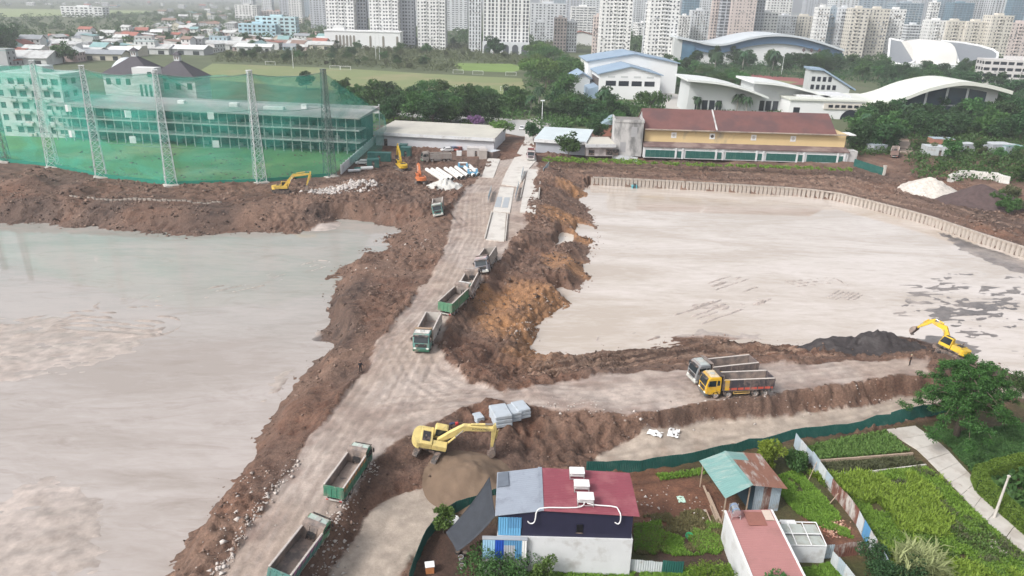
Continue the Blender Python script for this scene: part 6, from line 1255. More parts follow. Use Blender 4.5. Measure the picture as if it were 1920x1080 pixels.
hall('long low white shed with flat cream roof beside the range', G(705,272,0), G(926,284,0), 24, 4.4, 4.8, mat('shed_white',(.58,.59,.62),.8,.06,.4), M_ROOFC, door=[(3,1.2,2.4,M_CHAS)])
hall('grey walled workshop with pale sheet roof right of the ramp road', G(1004,284,0), G(1096,290,0), 20, 4.2, 5.2, mat('shop_grey',(.36,.38,.42),.8,.1,.4), mat('roof_paleblue',(.52,.58,.60),.6,.08,.3))
t = hall('weathered white outhouse with arched opening beside the workshop', G(1098,291,0), G(1150,291,0), 10, 3.6, 4.2, mat('out_white',(.55,.50,.49),.85,.1,.5,dirt=(.3,.27,.26),dscale=.3), M_ROOFC, door=[(7,4.5,2.0,M_CHAS),(1,2,1.8,M_CHAS)])
t = thing('gabled_hut', 'small brick hut with grey blue gabled roof among the trees', 'building', (38,292,0)); MB().box(-5,5,-4,4,-.2,4.6).build('wall', M_BRICK, t); MB().prism([(-5.6,4.4),(5.6,4.4),(0,7.2)], 'y', -4.8, 4.6).build('roof', mat('roof_greyblue',(.25,.33,.37),.6,.08,.4), t)
t = thing('weathered_block', 'small weathered grey two storey block left of the yellow building', 'building', (38.5,256,0), R(-3)); MW = mat('weathered', (.50,.49,.48), .9, .12, .3, bump=.1, dirt=(.17,.17,.17), dscale=.22, damt=.55, stretch=(1,1,.4))
MB().box(-4.8,4.8,-6,7,-.3,11).build('wall', MW, t); MB().box(-5,5,-6.2,-5.8,11,11.9).box(-5,-4.6,-6,7,11,11.9).box(4.6,5,-6,7,11,11.9).build('parapet', MW, t); MB().box(-4.5,4.5,-5.7,7,11,11.1).build('roof', mat('roof_stained',(.22,.20,.19),.9,.2,.5), t)
for (x, z) in ((-2.6,1.0),(.8,6.2)): MB().box(x,x+1.9,-6.05,-6.0,z,z+3.4).build('shutter', mat('shutter_grey',(.34,.34,.35),.7,.1,1), t)
ya, yb = G(1205,294,0), G(1590,306,0); d = yb-ya; YL = d.length; t = thing('warehouse', 'long yellow warehouse with weathered red tiled roof and green shuttered bays', 'building', ya, math.atan2(d.y,d.x))
MY = mat('wall_ochre', (.62,.47,.25), .85, .06, .25, dirt=(.30,.26,.21), dscale=.12, damt=.25, stretch=(1,1,.5)); MT = mat('tile_red', (.20,.098,.09), .85, .15, .35, bump=.3, dirt=(.15,.085,.085), dscale=.12, damt=.55)
MB().box(.6,YL-.6,4.0,23,-.3,9.0).build('wall', MY, t)
rf = MB().prism([(3.0,9.0),(13.5,14.4),(24,9.0),(24,8.6),(13.5,14.0),(3.0,8.6)], 'x', .2, YL-4.2).build('roof', MT, t)
m = MB()
for i in range(38): z = 9.06+(13.9-9.06)*i/37*1.1; f = i/37; m.beam((.2,3.0+10.5*f,9.02+5.4*f),(YL-4.2,3.0+10.5*f,9.02+5.4*f),.14,.07)
o = m.build('tile_course', MT, rf); o['kind'] = 'stuff'
for x in (24.6,): MB().beam((x,2.9,9.15),(x,13.5,14.6),.5,.25).build('parting_wall', MW, rf)
MB().prism([(4.0,9.0),(13.5,13.9),(23,9.0)], 'x', YL-4.6, YL-4.3).build('gable', MY, t); MB().prism([(4.0,9.0),(13.5,13.9),(23,9.0)], 'x', .5, .8).build('gable', MW, t)
MB().beam((.3,2.8,8.85),(YL-.3,2.8,8.85),.5,.35).build('cornice', mat('stained_band',(.40,.33,.27),.9,.2,.3,dirt=(.16,.13,.12),dscale=.2), t)
MB().prism([(.0,3.7),(4.0,4.6),(4.0,4.2),(.0,3.35)], 'x', 0, YL).build('lean_to_roof', mat('leanto_dark',(.15,.10,.095),.9,.2,.3,dirt=(.25,.19,.17),dscale=.15), t); MB().box(.2,YL-.2,.4,4,-.3,3.5).build('lean_to_wall', M_WALLW, t)
nb = 5
for i in range(nb):
    x0 = .8+i*(YL-1.2)/nb; x1 = x0+(YL-1.2)/nb-3.6
    for j in range(6): MB().box(x0+(x1-x0)*j/6+.02,x0+(x1-x0)*(j+1)/6-.02,.30,.39,.0,2.4).build('shutter_panel', M_FGREEN, t)
    for x in (x1+.3, x1+2.6): MB().box(x-.3,x+.3,.05,.7,-.3,3.5).build('pillar', M_WALLW, t)
    MB().box(x1+.7,x1+2.2,.30,.39,0,2.2).build('shutter_panel', M_FGREEN, t)
for x in (10.5,23.5,37.5,50.8):
    w = MB().box(x-.9,x+.9,3.9,4.0,6.0,7.9).build('vent_surround', M_WHITE, t); m = MB(); m.tube([(x,3.86,6.95),(x,3.9,6.95)], .55, 12); m.build('round_vent', M_CHAS if x == 23.5 else M_CONC, w)
MB().box(YL-.9,YL+3,1,5,-.3,3.9).build('end_annex', MW, t); MB().box(YL-2,YL+3.5,6,12,8.2,8.5).build('canopy_slab', M_WHITE, t)
fence_run('hoarding', 'green hoarding continuing right of the yellow warehouse', [(1600,311),(1656,320)], 0, 2.4, [M_FGREEN], 2.2, posts=False, jit=.02); p = on_ground(G(1658,320,0)); t = thing('gate_post', 'pale gate post at the end of the green hoarding', 'post', p); MB().cbox(-.4,.4,-.4,.4,0,3.0,.05).build('shaft', M_CONC, t); MB().cbox(-.5,.5,-.5,.5,3.0,3.15,.04).build('cap', M_CONC, t)
fence_run('low_wall', 'low white wall before the weathered block', [(1148,290),(1196,294)], 0, 1.6, [M_CORRW], 2.2, posts=False, jit=.02)
fence_run('hoarding', 'blue hoarding behind the three vans', [(1055,206),(1118,206)], 0, 4.0, [mat('hoard_blue',(.03,.10,.25),.6,.1,1)], 4.0, posts=False, jit=.02)
# scruffy huts right
for k, (u, v, w, dd, h, mm, rm) in enumerate([(1755,290,9,6,3,M_CORRW,M_CORRW),(1762,274,8,5,3,M_BRICK,M_CORRB),(1805,282,7,5,2.6,M_GREYP,M_CORRW),(1868,285,9,6,3.2,M_GREYP,M_CORRW),(1890,287,8,5,3,M_CORRB,M_TEALR),(1642,284,6,4,2.6,M_GREYP,M_CORRB)]):
    crate('hut', ['pale tin hut left of the track among the shrubs','brick hut with blue grey roof deep in the shrubs','low grey hut with white roof in the shrubs','wide grey hut with white roof at the right shrubs','bluish hut with teal roof at the right edge','small grey hut behind the green hoarding end'][k], u, v, w, dd, h, mm, R(-8+5*k), 'hut', 'huts among the shrubs', rm)
# ------------------------------------------------------------------ fields
def field(name, px, z, m, label):
    P = GP(px, z); mb = MB(); mb.add(P, [tuple(range(len(P)))]); return tag(mb.build(name, m), label, kind='structure')
M_FIELD = mat('field_grass', (.185,.22,.095), .95, .08, .03, dirt=(.25,.235,.125), dscale=.02, damt=.45)
field('football_field', [(372,134),(398,119),(640,128),(800,138),(978,147),(985,166),(972,182),(800,178),(640,170),(380,148)], .06, M_FIELD, 'wide dry green football field beyond the trees')
field('rough_meadow', [(850,118),(960,120),(985,128),(960,136),(860,132)], .05, mat('meadow', (.16,.24,.06), .95, .15, .05), 'bright green rough ground behind the football field')
field('far_field', [(-200,28),(0,32),(270,27),(285,20),(0,16),(-200,14)], .05, mat('far_field_green', (.24,.29,.13), .95, .08, .01), 'pale green far field at the top left')
field('running_track', [(1300,141),(1390,138),(1540,150),(1535,160),(1440,157),(1310,150)], .05, mat('track_red', (.26,.09,.085), .9, .1, .1), 'red running track between the trees')
field('track_infield', [(1340,147),(1400,145),(1500,154),(1480,157),(1400,154)], .10, M_FIELD, 'grass inside the running track')
field('asphalt_street', [(975,255),(1010,258),(1118,215),(1118,210),(1060,210),(985,225),(800,210),(640,200),(640,206),(800,222)], .05, mat('street_grey', (.42,.41,.39), .9, .08, .1), 'pale street running through the trees')
field('gym_forecourt', [(1100,195),(1280,205),(1330,190),(1240,170),(1228,190)], .05, mat('court_pale', (.45,.43,.40), .9, .08, .1), 'pale paved court before the gym')
field('farm_track', [(1716,296),(1706,262),(1680,262),(1676,296)], .07, mat('farm_soil', (.36,.28,.23), .95, .15, .2, bump=.4), 'bare farm track leading up from the shore')
GOALS = [(507,122,'far left'),(628,130,'second'),(648,131,'third'),(859,138,'fourth'),(896,140,'fifth'),(958,142,'rightmost far'),(865,170,'near left'),(950,171,'near right')]
gm = MB().beam((-3.6,0,0),(-3.6,0,2.5),.18).beam((3.6,0,0),(3.6,0,2.5),.18).beam((-3.7,0,2.5),(3.7,0,2.5),.18).mesh('frame', M_WHITE); gn = MB().beam((-3.6,0,2.5),(-3.6,1.6,0),.08).beam((3.6,0,2.5),(3.6,1.6,0),.08).beam((-3.6,1.6,.05),(3.6,1.6,.05),.08).mesh('stay', M_WHITE)
for k, (u, v, w) in enumerate(GOALS):
    p = G(u, v, .06); t = thing('football_goal', w+' white goal on the dry football field', 'goal', p, 0, 'goals on the football field'); ob('frame', gm, t); ob('stay', gn, t)
# ------------------------------------------------------------------ gym, curved halls, arenas
M_BROOF = mat('roof_steel_blue', (.27,.36,.46), .5, .06, .2, dirt=(.22,.31,.42), dscale=.05); M_GW = mat('wall_bright', (.74,.75,.75), .7, .04, .1); M_GREYB = mat('wall_lightgrey', (.52,.54,.54), .7, .05, .1)
def gable_hall(label, cx, cy, rz, w, dpt, h, rise, wallm, roofm, wins=None, name='gym', over=1.2):
    t = thing(name, label, 'building', (cx,cy,0), rz); MB().prism([(-w/2,-.3),(w/2,-.3),(w/2,h),(0,h+rise),(-w/2,h)], 'y', -dpt/2, dpt/2).build('wall', wallm, t)
    for s in (-1,1): MB().prism([(s*(w/2+over),h-over*rise/(w/2)),(0,h+rise),(0,h+rise+.5),(s*(w/2+over),h-over*rise/(w/2)+.5)], 'y', -dpt/2-over, dpt/2+over).build('roof_slope', roofm, t)
    for (x0,x1,z0,z1,mm) in (wins or []): MB().box(x0,x1,-dpt/2-.08,-dpt/2-.005,z0,z1).build('window', mm, t)
    return t
GB = glass('gym_glass', (.02,.025,.035)); wn_ = [(-13+i*7,-7.5+i*7,7.0,9.6,GB) for i in range(4)]+[(-12+i*7,-8.2+i*7,11.2,12.2,M_GREYB) for i in range(4)]+[(6+i*3.4,8+i*3.4,1.5,3.5,GB) for i in range(3)]
t = gable_hall('front white gym hall with steel blue gabled roof', 60,424,R(2),33,32,13,4,M_GW,M_BROOF,wn_)
MB().box(-16.62,-16.55,-14,14,6,10.5).build('louvre', M_CHAS, t); MB().prism([(-22,0),(-16.6,0),(-16.6,6.5),(-22,5)], 'y', -15, 15).build('side_annex', M_BROOF, t)
gable_hall('rear taller white gym hall with steel blue roof', 66,462,R(2),52,40,17,4.5,M_GW,M_BROOF,[(-24,-20,4,12,M_GREYB)])
gable_hall('low blue roofed annex left of the gym', 36,440,R(2),9,26,9,2.5,M_GREYB,M_BROOF,name='annex')
def curve_hall(name, label, prof, y0, dpt, wallm, roofm, th=1.0, base=0, over=(4,4), cat='building', rz=0, wins=None):
    """hall with a roof that follows a side profile (x, z) and walls beneath it"""
    x0 = prof[0][0]; t = thing(name, label, cat, (x0,y0,base), rz); P = [(x-x0, z-base) for x, z in prof]
    MB().prism(P+[(p[0], p[1]+th) for p in reversed(P)], 'y', -over[0], dpt+over[1]).build('roof', roofm, t, None, True)
    ins = P; MB().prism([(P[0][0]+2,-.3)]+[(p[0], p[1]-.02) for p in P[1:-1]]+[(P[-1][0]-2,-.3)], 'y', 0, dpt).build('wall', wallm, t)
    return t, x0
def spl(pts, n=4):
    out = []
    for i in range(len(pts)-1):
        p0 = pts[max(i-1,0)]; p1 = pts[i]; p2 = pts[i+1]; p3 = pts[min(i+2,len(pts)-1)]
        for j in range(n):
            t = j/n; out.append(tuple(.5*((2*p1[k])+(-p0[k]+p2[k])*t+(2*p0[k]-5*p1[k]+4*p2[k]-p3[k])*t*t+(-p0[k]+3*p1[k]-3*p2[k]+p3[k])*t**3) for k in range(2)))
    return out+[pts[-1]]
M_CREAM = mat('roof_cream_metal', (.64,.65,.59), .5, .04, .1)
big = spl([(164,6.5),(176,9.5),(188,14.4),(202,17.4),(214,16.6),(226,14.0)])
t, x0 = curve_hall('arched_hall', 'white hall with large arched cream roof and tall slanted windows', big, 352, 20, M_GW, M_CREAM, 1.6, 0, (7,3))
for i in range(4):
    xa = 18+i*9.4; xb = xa+8.2; za = np.interp(xa+164, [p[0] for p in big], [p[1] for p in big])-1.6; zb = np.interp(xb+164, [p[0] for p in big], [p[1] for p in big])-1.6
    for (f0, f1) in ((0,.46),(.5,1)):
        MB().prism([(xa,.5+(za-.5)*f0),(xb,.5+(zb-.5)*f0),(xb,.5+(zb-.5)*f1),(xa,.5+(za-.5)*f1)], 'y', -.15, -.01).build('window', glass('arch_glass',(.06,.085,.11)), t)
t = thing('low_hall', 'long low white flat roofed wing joined to the arched hall', 'building', (152,356,0)); MB().box(-24,20,-4,26,-.3,8.2).build('wall', M_GW, t); MB().box(-24.5,20.5,-4.8,26,8.2,9.0).build('roof', M_CREAM, t); MB().box(-8,16,-4.6,-4.0,4.6,7.2).build('beige_band', mat('band_beige',(.60,.56,.50),.8,.05,.2), t)
for i in range(7): MB().box(-6+i*3,-4+i*3,-4.75,-4.62,5.4,6.6).build('window', GB, t)
arch = [(5+4.5*math.cos(a), -.2+4.6*math.sin(a)) for a in np.linspace(0, math.pi, 12)]; MB().prism(arch, 'y', -4.3, -4.02).build('arched_door', GB, t); MB().box(-22,-19,-4.1,-4.01,1,5).build('window', GB, t); MB().box(-18,8,4,22,9,9.9).build('roof_deck', M_WALLW, t)
for k, (prof, y0, dp_, lab) in enumerate([(spl([(80,15.0),(95,14.0),(108,11.5),(119,8.0)]), 362, 22, 'left swooping white roofed hall behind the palms'),(spl([(112,14.5),(126,13.6),(140,11.0),(152,7.6)]), 366, 22, 'second swooping white roofed hall next to the low wing')]):
    t, x0 = curve_hall('swoop_hall', lab, prof, y0, dp_, M_GREYB, mat('roof_pale_metal',(.68,.70,.68),.45,.04,.1), 1.0, 0, (6,2))
    for i in range(4): MB().box(6+i*3.4,8.6+i*3.4,-.12,-.01,1.2,6.0).build('window', GB, t)
t = thing('school_block', 'three storey pale block with steep sloping blue grey roof', 'building', (178,438,0), R(-8)); MB().prism([(-11,-.3),(12,-.3),(12,7),(-4,15.5),(-11,16)], 'y', -6, 6).build('wall', M_GREYB, t); MB().prism([(-12,16.2),(-4,15.8),(15,5.5),(15,6.4),(-4,16.8),(-12,17.2)], 'y', -7.5, 7).build('roof', M_BROOF, t)
for f in range(3):
    for i in range(6-f): MB().box(-9.5+i*3,-7.6+i*3,-6.06,-6.0,1+f*4.4,3.6+f*4.4).build('window', GB, t)
# wave-roofed arena
aw = [(1268,72),(1300,78),(1330,85),(1360,84),(1400,74),(1440,68),(1480,69),(1520,77),(1555,88),(1578,96)]; prof = spl([(lambda q: (q.x, q.z))(GD(u, v, 690)) for u, v in aw], 3)
t, x0 = curve_hall('arena', 'huge arena with a wave shaped pale roof over a blue band', prof, 690, 55, M_GW, mat('arena_roof',(.56,.60,.63),.5,.05,.03), 1.8, 0, (6,4))
PX = [(p[0]-x0, p[1]) for p in prof]; MB().prism([(p[0], p[1]-6.2) for p in PX]+[(p[0], p[1]-.3) for p in reversed(PX)], 'y', -2.5, -.05).build('fascia_band', mat('arena_blue',(.12,.20,.32),.4,.1,.05), t)
for s, (a, b) in (('l',(1.5,17)),('r',(139,150))): MB().box(a,b,-3.2,-2.55,-.3,np.interp((a+b)/2,[p[0] for p in PX],[p[1] for p in PX])-3).build('glass_corner', glass('arena_glass',(.10,.19,.28)), t)
MB().box(-2,5,-3.6,6,-.3,22).build('end_wall', M_GREYB, t)
for x in (114,121,128): MB().prism([(x,12),(x+1.6,14),(x,16),(x-1.6,14)], 'y', -2.7, -2.5).build('diamond_sign', mat('sign_dark',(.12,.08,.08),.6,.1,1), t)
# oval arena
def leafwall(px, yt, yb, m, name, parent, o):
    vt = [p[1] for p in px]; v0, v1 = min(vt), max(vt); P = [GD(u, v, yt+(yb-yt)*(v-v0)/(v1-v0))-o for u, v in px]; c = sum(P, Vector())/len(P); n = len(P); bk = Vector((0,1.2,-.3)); mb = MB(); mb.add(P+[p+bk for p in P]+[c,c+bk], [(i,(i+1)%n,2*n) for i in range(n)]+[((i+1)%n+n,i+n,2*n+1) for i in range(n)]+[(i,i+n,(i+1)%n+n,(i+1)%n) for i in range(n)]); mb.build(name, m, parent)
    rm = MB(); rm.tube(P+[P[0]], 1.1, 8, cap=False); rm.build('rim', M_GW, parent, None, True)
o = Vector((GD(1770,110,725).x, 725, 0)); t = thing('oval_arena', 'white barrel vaulted arena between two grey leaf shaped walls with white rims', 'arena', o); M_RIB = mat('ribbed_grey', (.20,.215,.235), .7, .1, .3, stretch=(3,3,.2))
leafwall([(1669,73),(1690,77),(1707,84),(1718,93),(1722,102),(1719,111),(1709,118),(1696,122),(1680,119),(1665,112)], 745, 705, M_RIB, 'leaf_wall', t, o)
leafwall([(1765,77),(1800,80),(1835,86),(1860,93),(1871,100),(1870,109),(1855,116),(1830,120),(1800,123),(1795,110),(1790,95)], 745, 705, M_RIB, 'leaf_wall', t, o)
a0 = GD(1719,118,712)-o; a1 = GD(1800,120,712)-o; m = MB(); n = 14; hh = GD(1750,76,740).z; vs = []
for x in (a0.x-4, a0.x+8, a1.x-20, a1.x-4):
    k = .92 if x in (a0.x-4, a1.x-4) else 1
    for i in range(n+1): an = math.pi*i/n; vs.append((x, 10-26*math.cos(an)*k, 1+hh*math.sin(an)**.8*k))
m.add(vs, [(r*(n+1)+i,r*(n+1)+i+1,(r+1)*(n+1)+i+1,(r+1)*(n+1)+i) for r in range(3) for i in range(n)]+[tuple(range(n,-1,-1)), tuple(3*(n+1)+i for i in range(n+1))]); m.build('barrel_vault', mat('vault_white',(.72,.70,.66),.5,.03,.05), t, None, True); MB().box(a0.x-8,a1.x+2,-24,36,-.3,4).build('podium', M_GW, t)
slab_block('office_block', 'pale office block with dark ribbon windows at the right edge', GD(1895,150,560).x,560,R(-12),46,16,4,4.2,mat('ribbon_wall',(.55,.53,.52),.8,.06,.1),9,glassm=GB,winw=.8)

# ------------------------------------------------------------------ village
VW = [mat('v_white',(.62,.63,.62),.8,.08,.4,dirt=(.4,.4,.39),dscale=.2,damt=.3), mat('v_grey',(.40,.41,.42),.8,.1,.4), mat('v_cream',(.58,.54,.45),.8,.08,.4), mat('v_pink',(.52,.40,.38),.8,.08,.4), mat('v_blue',(.42,.55,.60),.8,.08,.4)]
VR = [mat('vr_pale',(.52,.53,.52),.6,.12,.3,dirt=(.36,.35,.34),dscale=.2), mat('vr_red',(.34,.13,.10),.8,.15,.3), mat('vr_grey',(.28,.30,.32),.7,.12,.3), mat('vr_teal',(.22,.36,.36),.6,.1,.3), mat('vr_brown',(.25,.17,.14),.8,.15,.3), mat('vr_white',(.68,.69,.68),.6,.06,.3)]
VRN = ['pale sheet','red tiled','grey sheet','teal sheet','brown','white']; VWN = ['white','grey','cream','pinkish','bluish']
WG = glass('v_glass', (.035,.045,.05)); _wm = MB().box(-.65,.65,-.05,.05,0,1.6).mesh('window', WG)
def village_house(x, y, rz, w, d, fl, wi, ri, kind, where):
    h = fl*3.3; t = thing('house', '%s %s house with %s %s roof %s' % (VWN[wi], ['one','two','three','four'][fl-1]+' storey', VRN[ri], kind, where), 'house', (x,y,0), rz, 'houses '+where)
    MB().box(-w/2,w/2,-d/2,d/2,-.2,h).build('wall', VW[wi], t)
    if kind == 'gabled':
        o = .7; m = MB(); m.prism([(-d/2-o,h-.25),(0,h+d*.26),(d/2+o,h-.25),(d/2+o,h),(0,h+d*.26+.25),(-d/2-o,h)], 'x', -w/2-o, w/2+o); m.build('roof', VR[ri], t); MB().prism([(-d/2,h),(0,h+d*.24),(d/2,h)], 'x', -w/2+.01, w/2-.01).build('gable', VW[wi], t)
    elif kind == 'sloping':
        MB().prism([(-d/2-.6,h+.1),(d/2+.6,h+1.4),(d/2+.6,h+1.65),(-d/2-.6,h+.35)], 'x', -w/2-.5, w/2+.5).build('roof', VR[ri], t); MB().prism([(-d/2+.02,h),(d/2-.02,h),(d/2-.02,h+1.3)], 'x', -w/2+.02, w/2-.02).build('gable', VW[wi], t)
    else:
        MB().box(-w/2-.2,w/2+.2,-d/2-.2,d/2+.2,h,h+.3).build('roof', VR[ri], t); MB().box(-w/2,w/2,-d/2,-d/2+.25,h+.3,h+1.1).box(-w/2,-w/2+.25,-d/2+.25,d/2,h+.3,h+1.1).box(w/2-.25,w/2,-d/2+.25,d/2,h+.3,h+1.1).build('parapet', VW[wi], t)
    k = max(2, min(4, int(w/3.5)))
    for f in range(fl):
        for i in range(k): ob('window', _wm, t, (-w/2+(i+.5)*w/k, -d/2, f*3.3+1.0))
    return t
rv = random.Random(21)
def village(rows, where, seed, wmax=18):
    rv = random.Random(seed); placed = []
    for (v, u0, u1, n) in rows:
        for i in range(n):
            u = u0+(u1-u0)*(i+rv.uniform(.1,.9))/n; p = G(u, v+rv.uniform(-2.5,2.5), 0); w = rv.uniform(9,wmax); d = rv.uniform(7,13)
            if any((p.x-q[0])**2+(p.y-q[1])**2 < (.40*(w+q[2]))**2 for q in placed): continue
            placed.append((p.x,p.y,w)); village_house(p.x,p.y,rv.choice([0,R(90),0])+rv.uniform(-.25,.25),w,d,rv.choice([1,1,1,2,2,3]),rv.choice([0,0,0,1,2,3,4]),rv.choice([0,0,0,1,1,2,3,4,5]),rv.choice(['gabled','gabled','sloping','flat']), where)
    return placed
VIL = village([(121,-60,90,7),(113,20,200,11),(108,60,200,8),(103,40,300,16),(98,40,420,22),(94,100,620,22),(90,60,620,24),(84,100,640,24),(79,60,640,22),(73,100,620,18),(67,170,600,16),(60,250,480,12),(52,300,480,10)], 'in village beyond range', 3)
VIL += village([(45,300,620,10),(38,300,620,12),(30,300,620,12),(23,290,620,12),(16,330,600,10),(12,150,420,9),(10,0,240,7)], 'in hazy far village', 5, 24)
VIL += village([(78,600,700,4),(70,620,760,5)], 'below white podium', 8)
for k, (u, v, w, d, ri, rz, lab) in enumerate([(40,119,46,26,0,.1,'wide pale roofed shed at the left edge behind the apartments'),(150,107,40,18,0,-.1,'long pale shed behind the round tree'),(215,104,44,16,5,.05,'long white roofed shed left of the pavilion lantern'),(270,100,50,18,0,0,'long pale shed above the left pavilion'),(335,101,52,18,5,-.05,'long cream roofed shed above the right pavilion'),(190,112,36,16,2,.1,'grey roofed shed in front of the village'),(430,92,46,18,0,.05,'wide pale shed at the right of the village'),(520,90,60,20,4,-.08,'long brown roofed shed behind the far goal'),(585,92,44,18,0,0,'pale shed beside the long brown one'),(480,97,30,14,5,.1,'white roofed shed near the goal trees'),(620,82,34,16,5,0,'white roofed shed below the white podium')]):
    p = G(u,v,0); t = thing('shed', lab, 'shed', (p.x,p.y,0), rz); MB().box(-w/2,w/2,-d/2,d/2,-.2,4.6).build('wall', VW[k%3], t); MB().prism([(-d/2-.8,4.5),(0,4.5+d*.16),(d/2+.8,4.5),(d/2+.8,4.8),(0,4.8+d*.16),(-d/2-.8,4.8)], 'x', -w/2-.8, w/2+.8).build('roof', VR[ri], t); MB().prism([(-d/2,4.6),(0,4.5+d*.155),(d/2,4.6)], 'x', -w/2+.02, w/2-.02).build('gable', VW[k%3], t)
    for i in range(4): MB().box(-w/2+(i+.3)*w/4,-w/2+(i+.7)*w/4,-d/2-.06,-d/2-.005,.2,3.2).build('opening', WG, t)
    VIL.append((p.x,p.y,w))
t = slab_block('school_block', 'light blue school block beyond the village', GD(485,50,900).x,900,R(3),42,16,4,4,mat('school_blue',(.42,.60,.68),.8,.05,.1),8); t = slab_block('school_block', 'taller blue and white school block beyond the village', GD(520,50,910).x,912,R(3),46,18,6,4,mat('school_paleblue',(.50,.66,.70),.8,.05,.1),7)
t = slab_block('villa_block', 'wide white colonnaded block by the far field', GD(158,10,1500).x,1500,0,80,25,4,4.5,M_GW,9)

# ------------------------------------------------------------------ towers
TW = {'white': mat('t_white',(.70,.70,.69),.8,.04,.05), 'grey': mat('t_grey',(.46,.48,.52),.8,.05,.05), 'pink': mat('t_pink',(.58,.50,.47),.8,.04,.05), 'beige': mat('t_beige',(.58,.55,.49),.8,.04,.05), 'blueglass': mat('t_blueglass',(.20,.30,.37),.3,.08,.05), 'pale': mat('t_pale',(.60,.62,.64),.8,.04,.05), 'greyglass': mat('t_greyglass',(.33,.39,.44),.3,.08,.05)}
TG = glass('tower_glass', (.085,.095,.11), .2); TGL = glass('tower_glass_blue', (.12,.18,.23), .15)
def tower(u0, u1, dist, top, colr, label, cols=6, winw=.5, winh=.45, bal=None, rz=0, dpt=None, fh=3.3, name='tower_block', roofm=None):
    a = GD(u0, 60, dist); b = GD(u1, 60, dist); w = (b.x-a.x); cx = (a.x+b.x)/2; fl = max(2, int((top if top > 30 or isinstance(top, float) else top)/fh)) if not isinstance(top, tuple) else max(2, round(GD((u0+u1)/2, top[0], dist).z/fh))
    d_ = dpt or w*.8; return slab_block(name, label, cx, dist+d_/2, rz, w, d_, fl, fh, TW[colr], cols, balcony=bal, glassm=TGL if 'glass' in colr else TG, cat='tower', winw=winw, winh=winh, group='towers of the skyline', roofm=roofm)
tower(613,665,800,110.,'white','leftmost white apartment tower above the arched podium',9,.5,.45,[3,5]); tower(666,688,815,105.,'grey','narrow wing of the leftmost white tower, painted grey as its shaded side',4,.5,.5); tower(694,747,800,112.,'white','white apartment tower in the middle above the podium',9,.5,.45,[2,6]); tower(748,777,815,110.,'grey','side of the middle podium tower, painted in shaded grey',5,.5,.5); tower(783,835,790,112.,'white','white apartment tower at the right end of the podium',9,.5,.45,[2,6])  # the grey blocks carry the white towers' side shade in their colour
tower(584,612,1250,80.,'grey','distant hazy tower left of the podium towers',5); tower(838,876,1300,100.,'pale','distant white tower between podium and striped towers',5,.6,.4)
tower(879,902,770,108.,'pale','slim pale left part of the vertically striped tower',4,.45,.7); tower(906,992,760,108.,'white','broad white tower with vertical fins above an arcade',12,.5,.72,None,0,34)
# podium with tall arched windows
a = GD(608,60,775); b = GD(750,60,775); t = thing('podium', 'white podium with tall arched windows under the apartment towers', 'building', ((a.x+b.x)/2,775,0)); w = b.x-a.x; MB().box(-w/2,w/2,0,20,-.3,16).build('wall', M_GW, t); MB().box(-w/2-.6,w/2+.6,-.6,20.6,16,17).build('cornice', M_GW, t)
for i, x in enumerate([-26,-22.5,-19,-15.5,-12,-8.5,8,21,35]):
    pr = [(x-1.1,2),(x+1.1,2)]+[(x+1.1*math.cos(q), 11+1.6*math.sin(q)) for q in np.linspace(0,math.pi,7)]; MB().prism(pr, 'y', -.15, -.01).build('arched_window', glass('podium_glass',(.25,.23,.2)), t)
MB().prism([(-24+6*math.cos(q), 17+5*math.sin(q)) for q in np.linspace(0,math.pi,10)], 'y', 2, 8).build('pediment', M_GW, t)
a = GD(905,60,750); b = GD(993,60,750); t = thing('arcade', 'pale arcade with arches at the foot of the finned tower', 'building', ((a.x+b.x)/2,748,0)); w = b.x-a.x; MB().box(-w/2,w/2,0,10,-.3,11).build('wall', TW['pale'], t)
for i in range(5): x = -w/2+(i+.5)*w/5; MB().prism([(x-3,0),(x+3,0)]+[(x+3*math.cos(q), 6+3*math.sin(q)) for q in np.linspace(0,math.pi,8)], 'y', -.15, -.01).build('arch', TG, t)
tower(994,1060,1000,(10,),'pale','wide pale eight storey block right of the finned tower',9,.45,.45); tower(1002,1022,900,(42,),'pale','small pale block before the wide eight storey one',4); tower(1039,1062,800,(36,),'pink','low pink and white block among the trees',4,.5,.5); tower(1063,1082,805,(43,),'pale','low pale annex right of the pink block',4,.5,.5); tower(1070,1115,1120,(14,),'white','white block with ribbon windows behind the red roof',6,.8,.4); t = gable_hall('long red roofed hall behind the low blocks', GD(1090,45,950).x,950,0,36,16,12,4,TW['white'],VR[1],name='hall')
tower(1090,1126,1400,95.,'pale','hazy tower behind the white round cornered tower',6); tower(1060,1090,1500,85.,'grey','hazy grey tower beyond the ribbon block',5)
tower(1112,1127,770,(28,),'pink','narrow pink wing left of the bright white tower',3); tower(1126,1183,745,104.,'white','bright white tower above the tree avenue',8,.5,.42,[3,5]); tower(1207,1217,740,(5,),'pale','narrow pale side wing left of the second bright white tower',2); tower(1216,1270,720,104.,'white','second bright white tower beside the arena',8,.5,.42,[3,4])
tower(1185,1207,1500,85.,'pale','hazy distant tower between the two bright white towers',5); tower(1278,1306,1150,125.,'blueglass','blue glass tower behind the arena roof',6,.85,.7); tower(1306,1332,1250,115.,'pale','pale tower right of the blue glass one',6); tower(1272,1292,960,(30,),'white','low white block before the blue glass tower',4,.5,.5); tower(1294,1326,980,(21,),'pale','pale stepped block before the blue glass tower',6,.4,.6)
tower(1331,1347,880,110.,'pink','left pink wing of the broad pink tower',3,.5,.5,[1]); tower(1347,1366,870,112.,'grey','grey balcony strip of the broad pink tower',2,.8,.6); tower(1366,1412,865,112.,'pink','broad pink apartment tower above the arena',7,.35,.35); tower(1412,1428,890,105.,'grey','grey right wing of the broad pink tower',3)
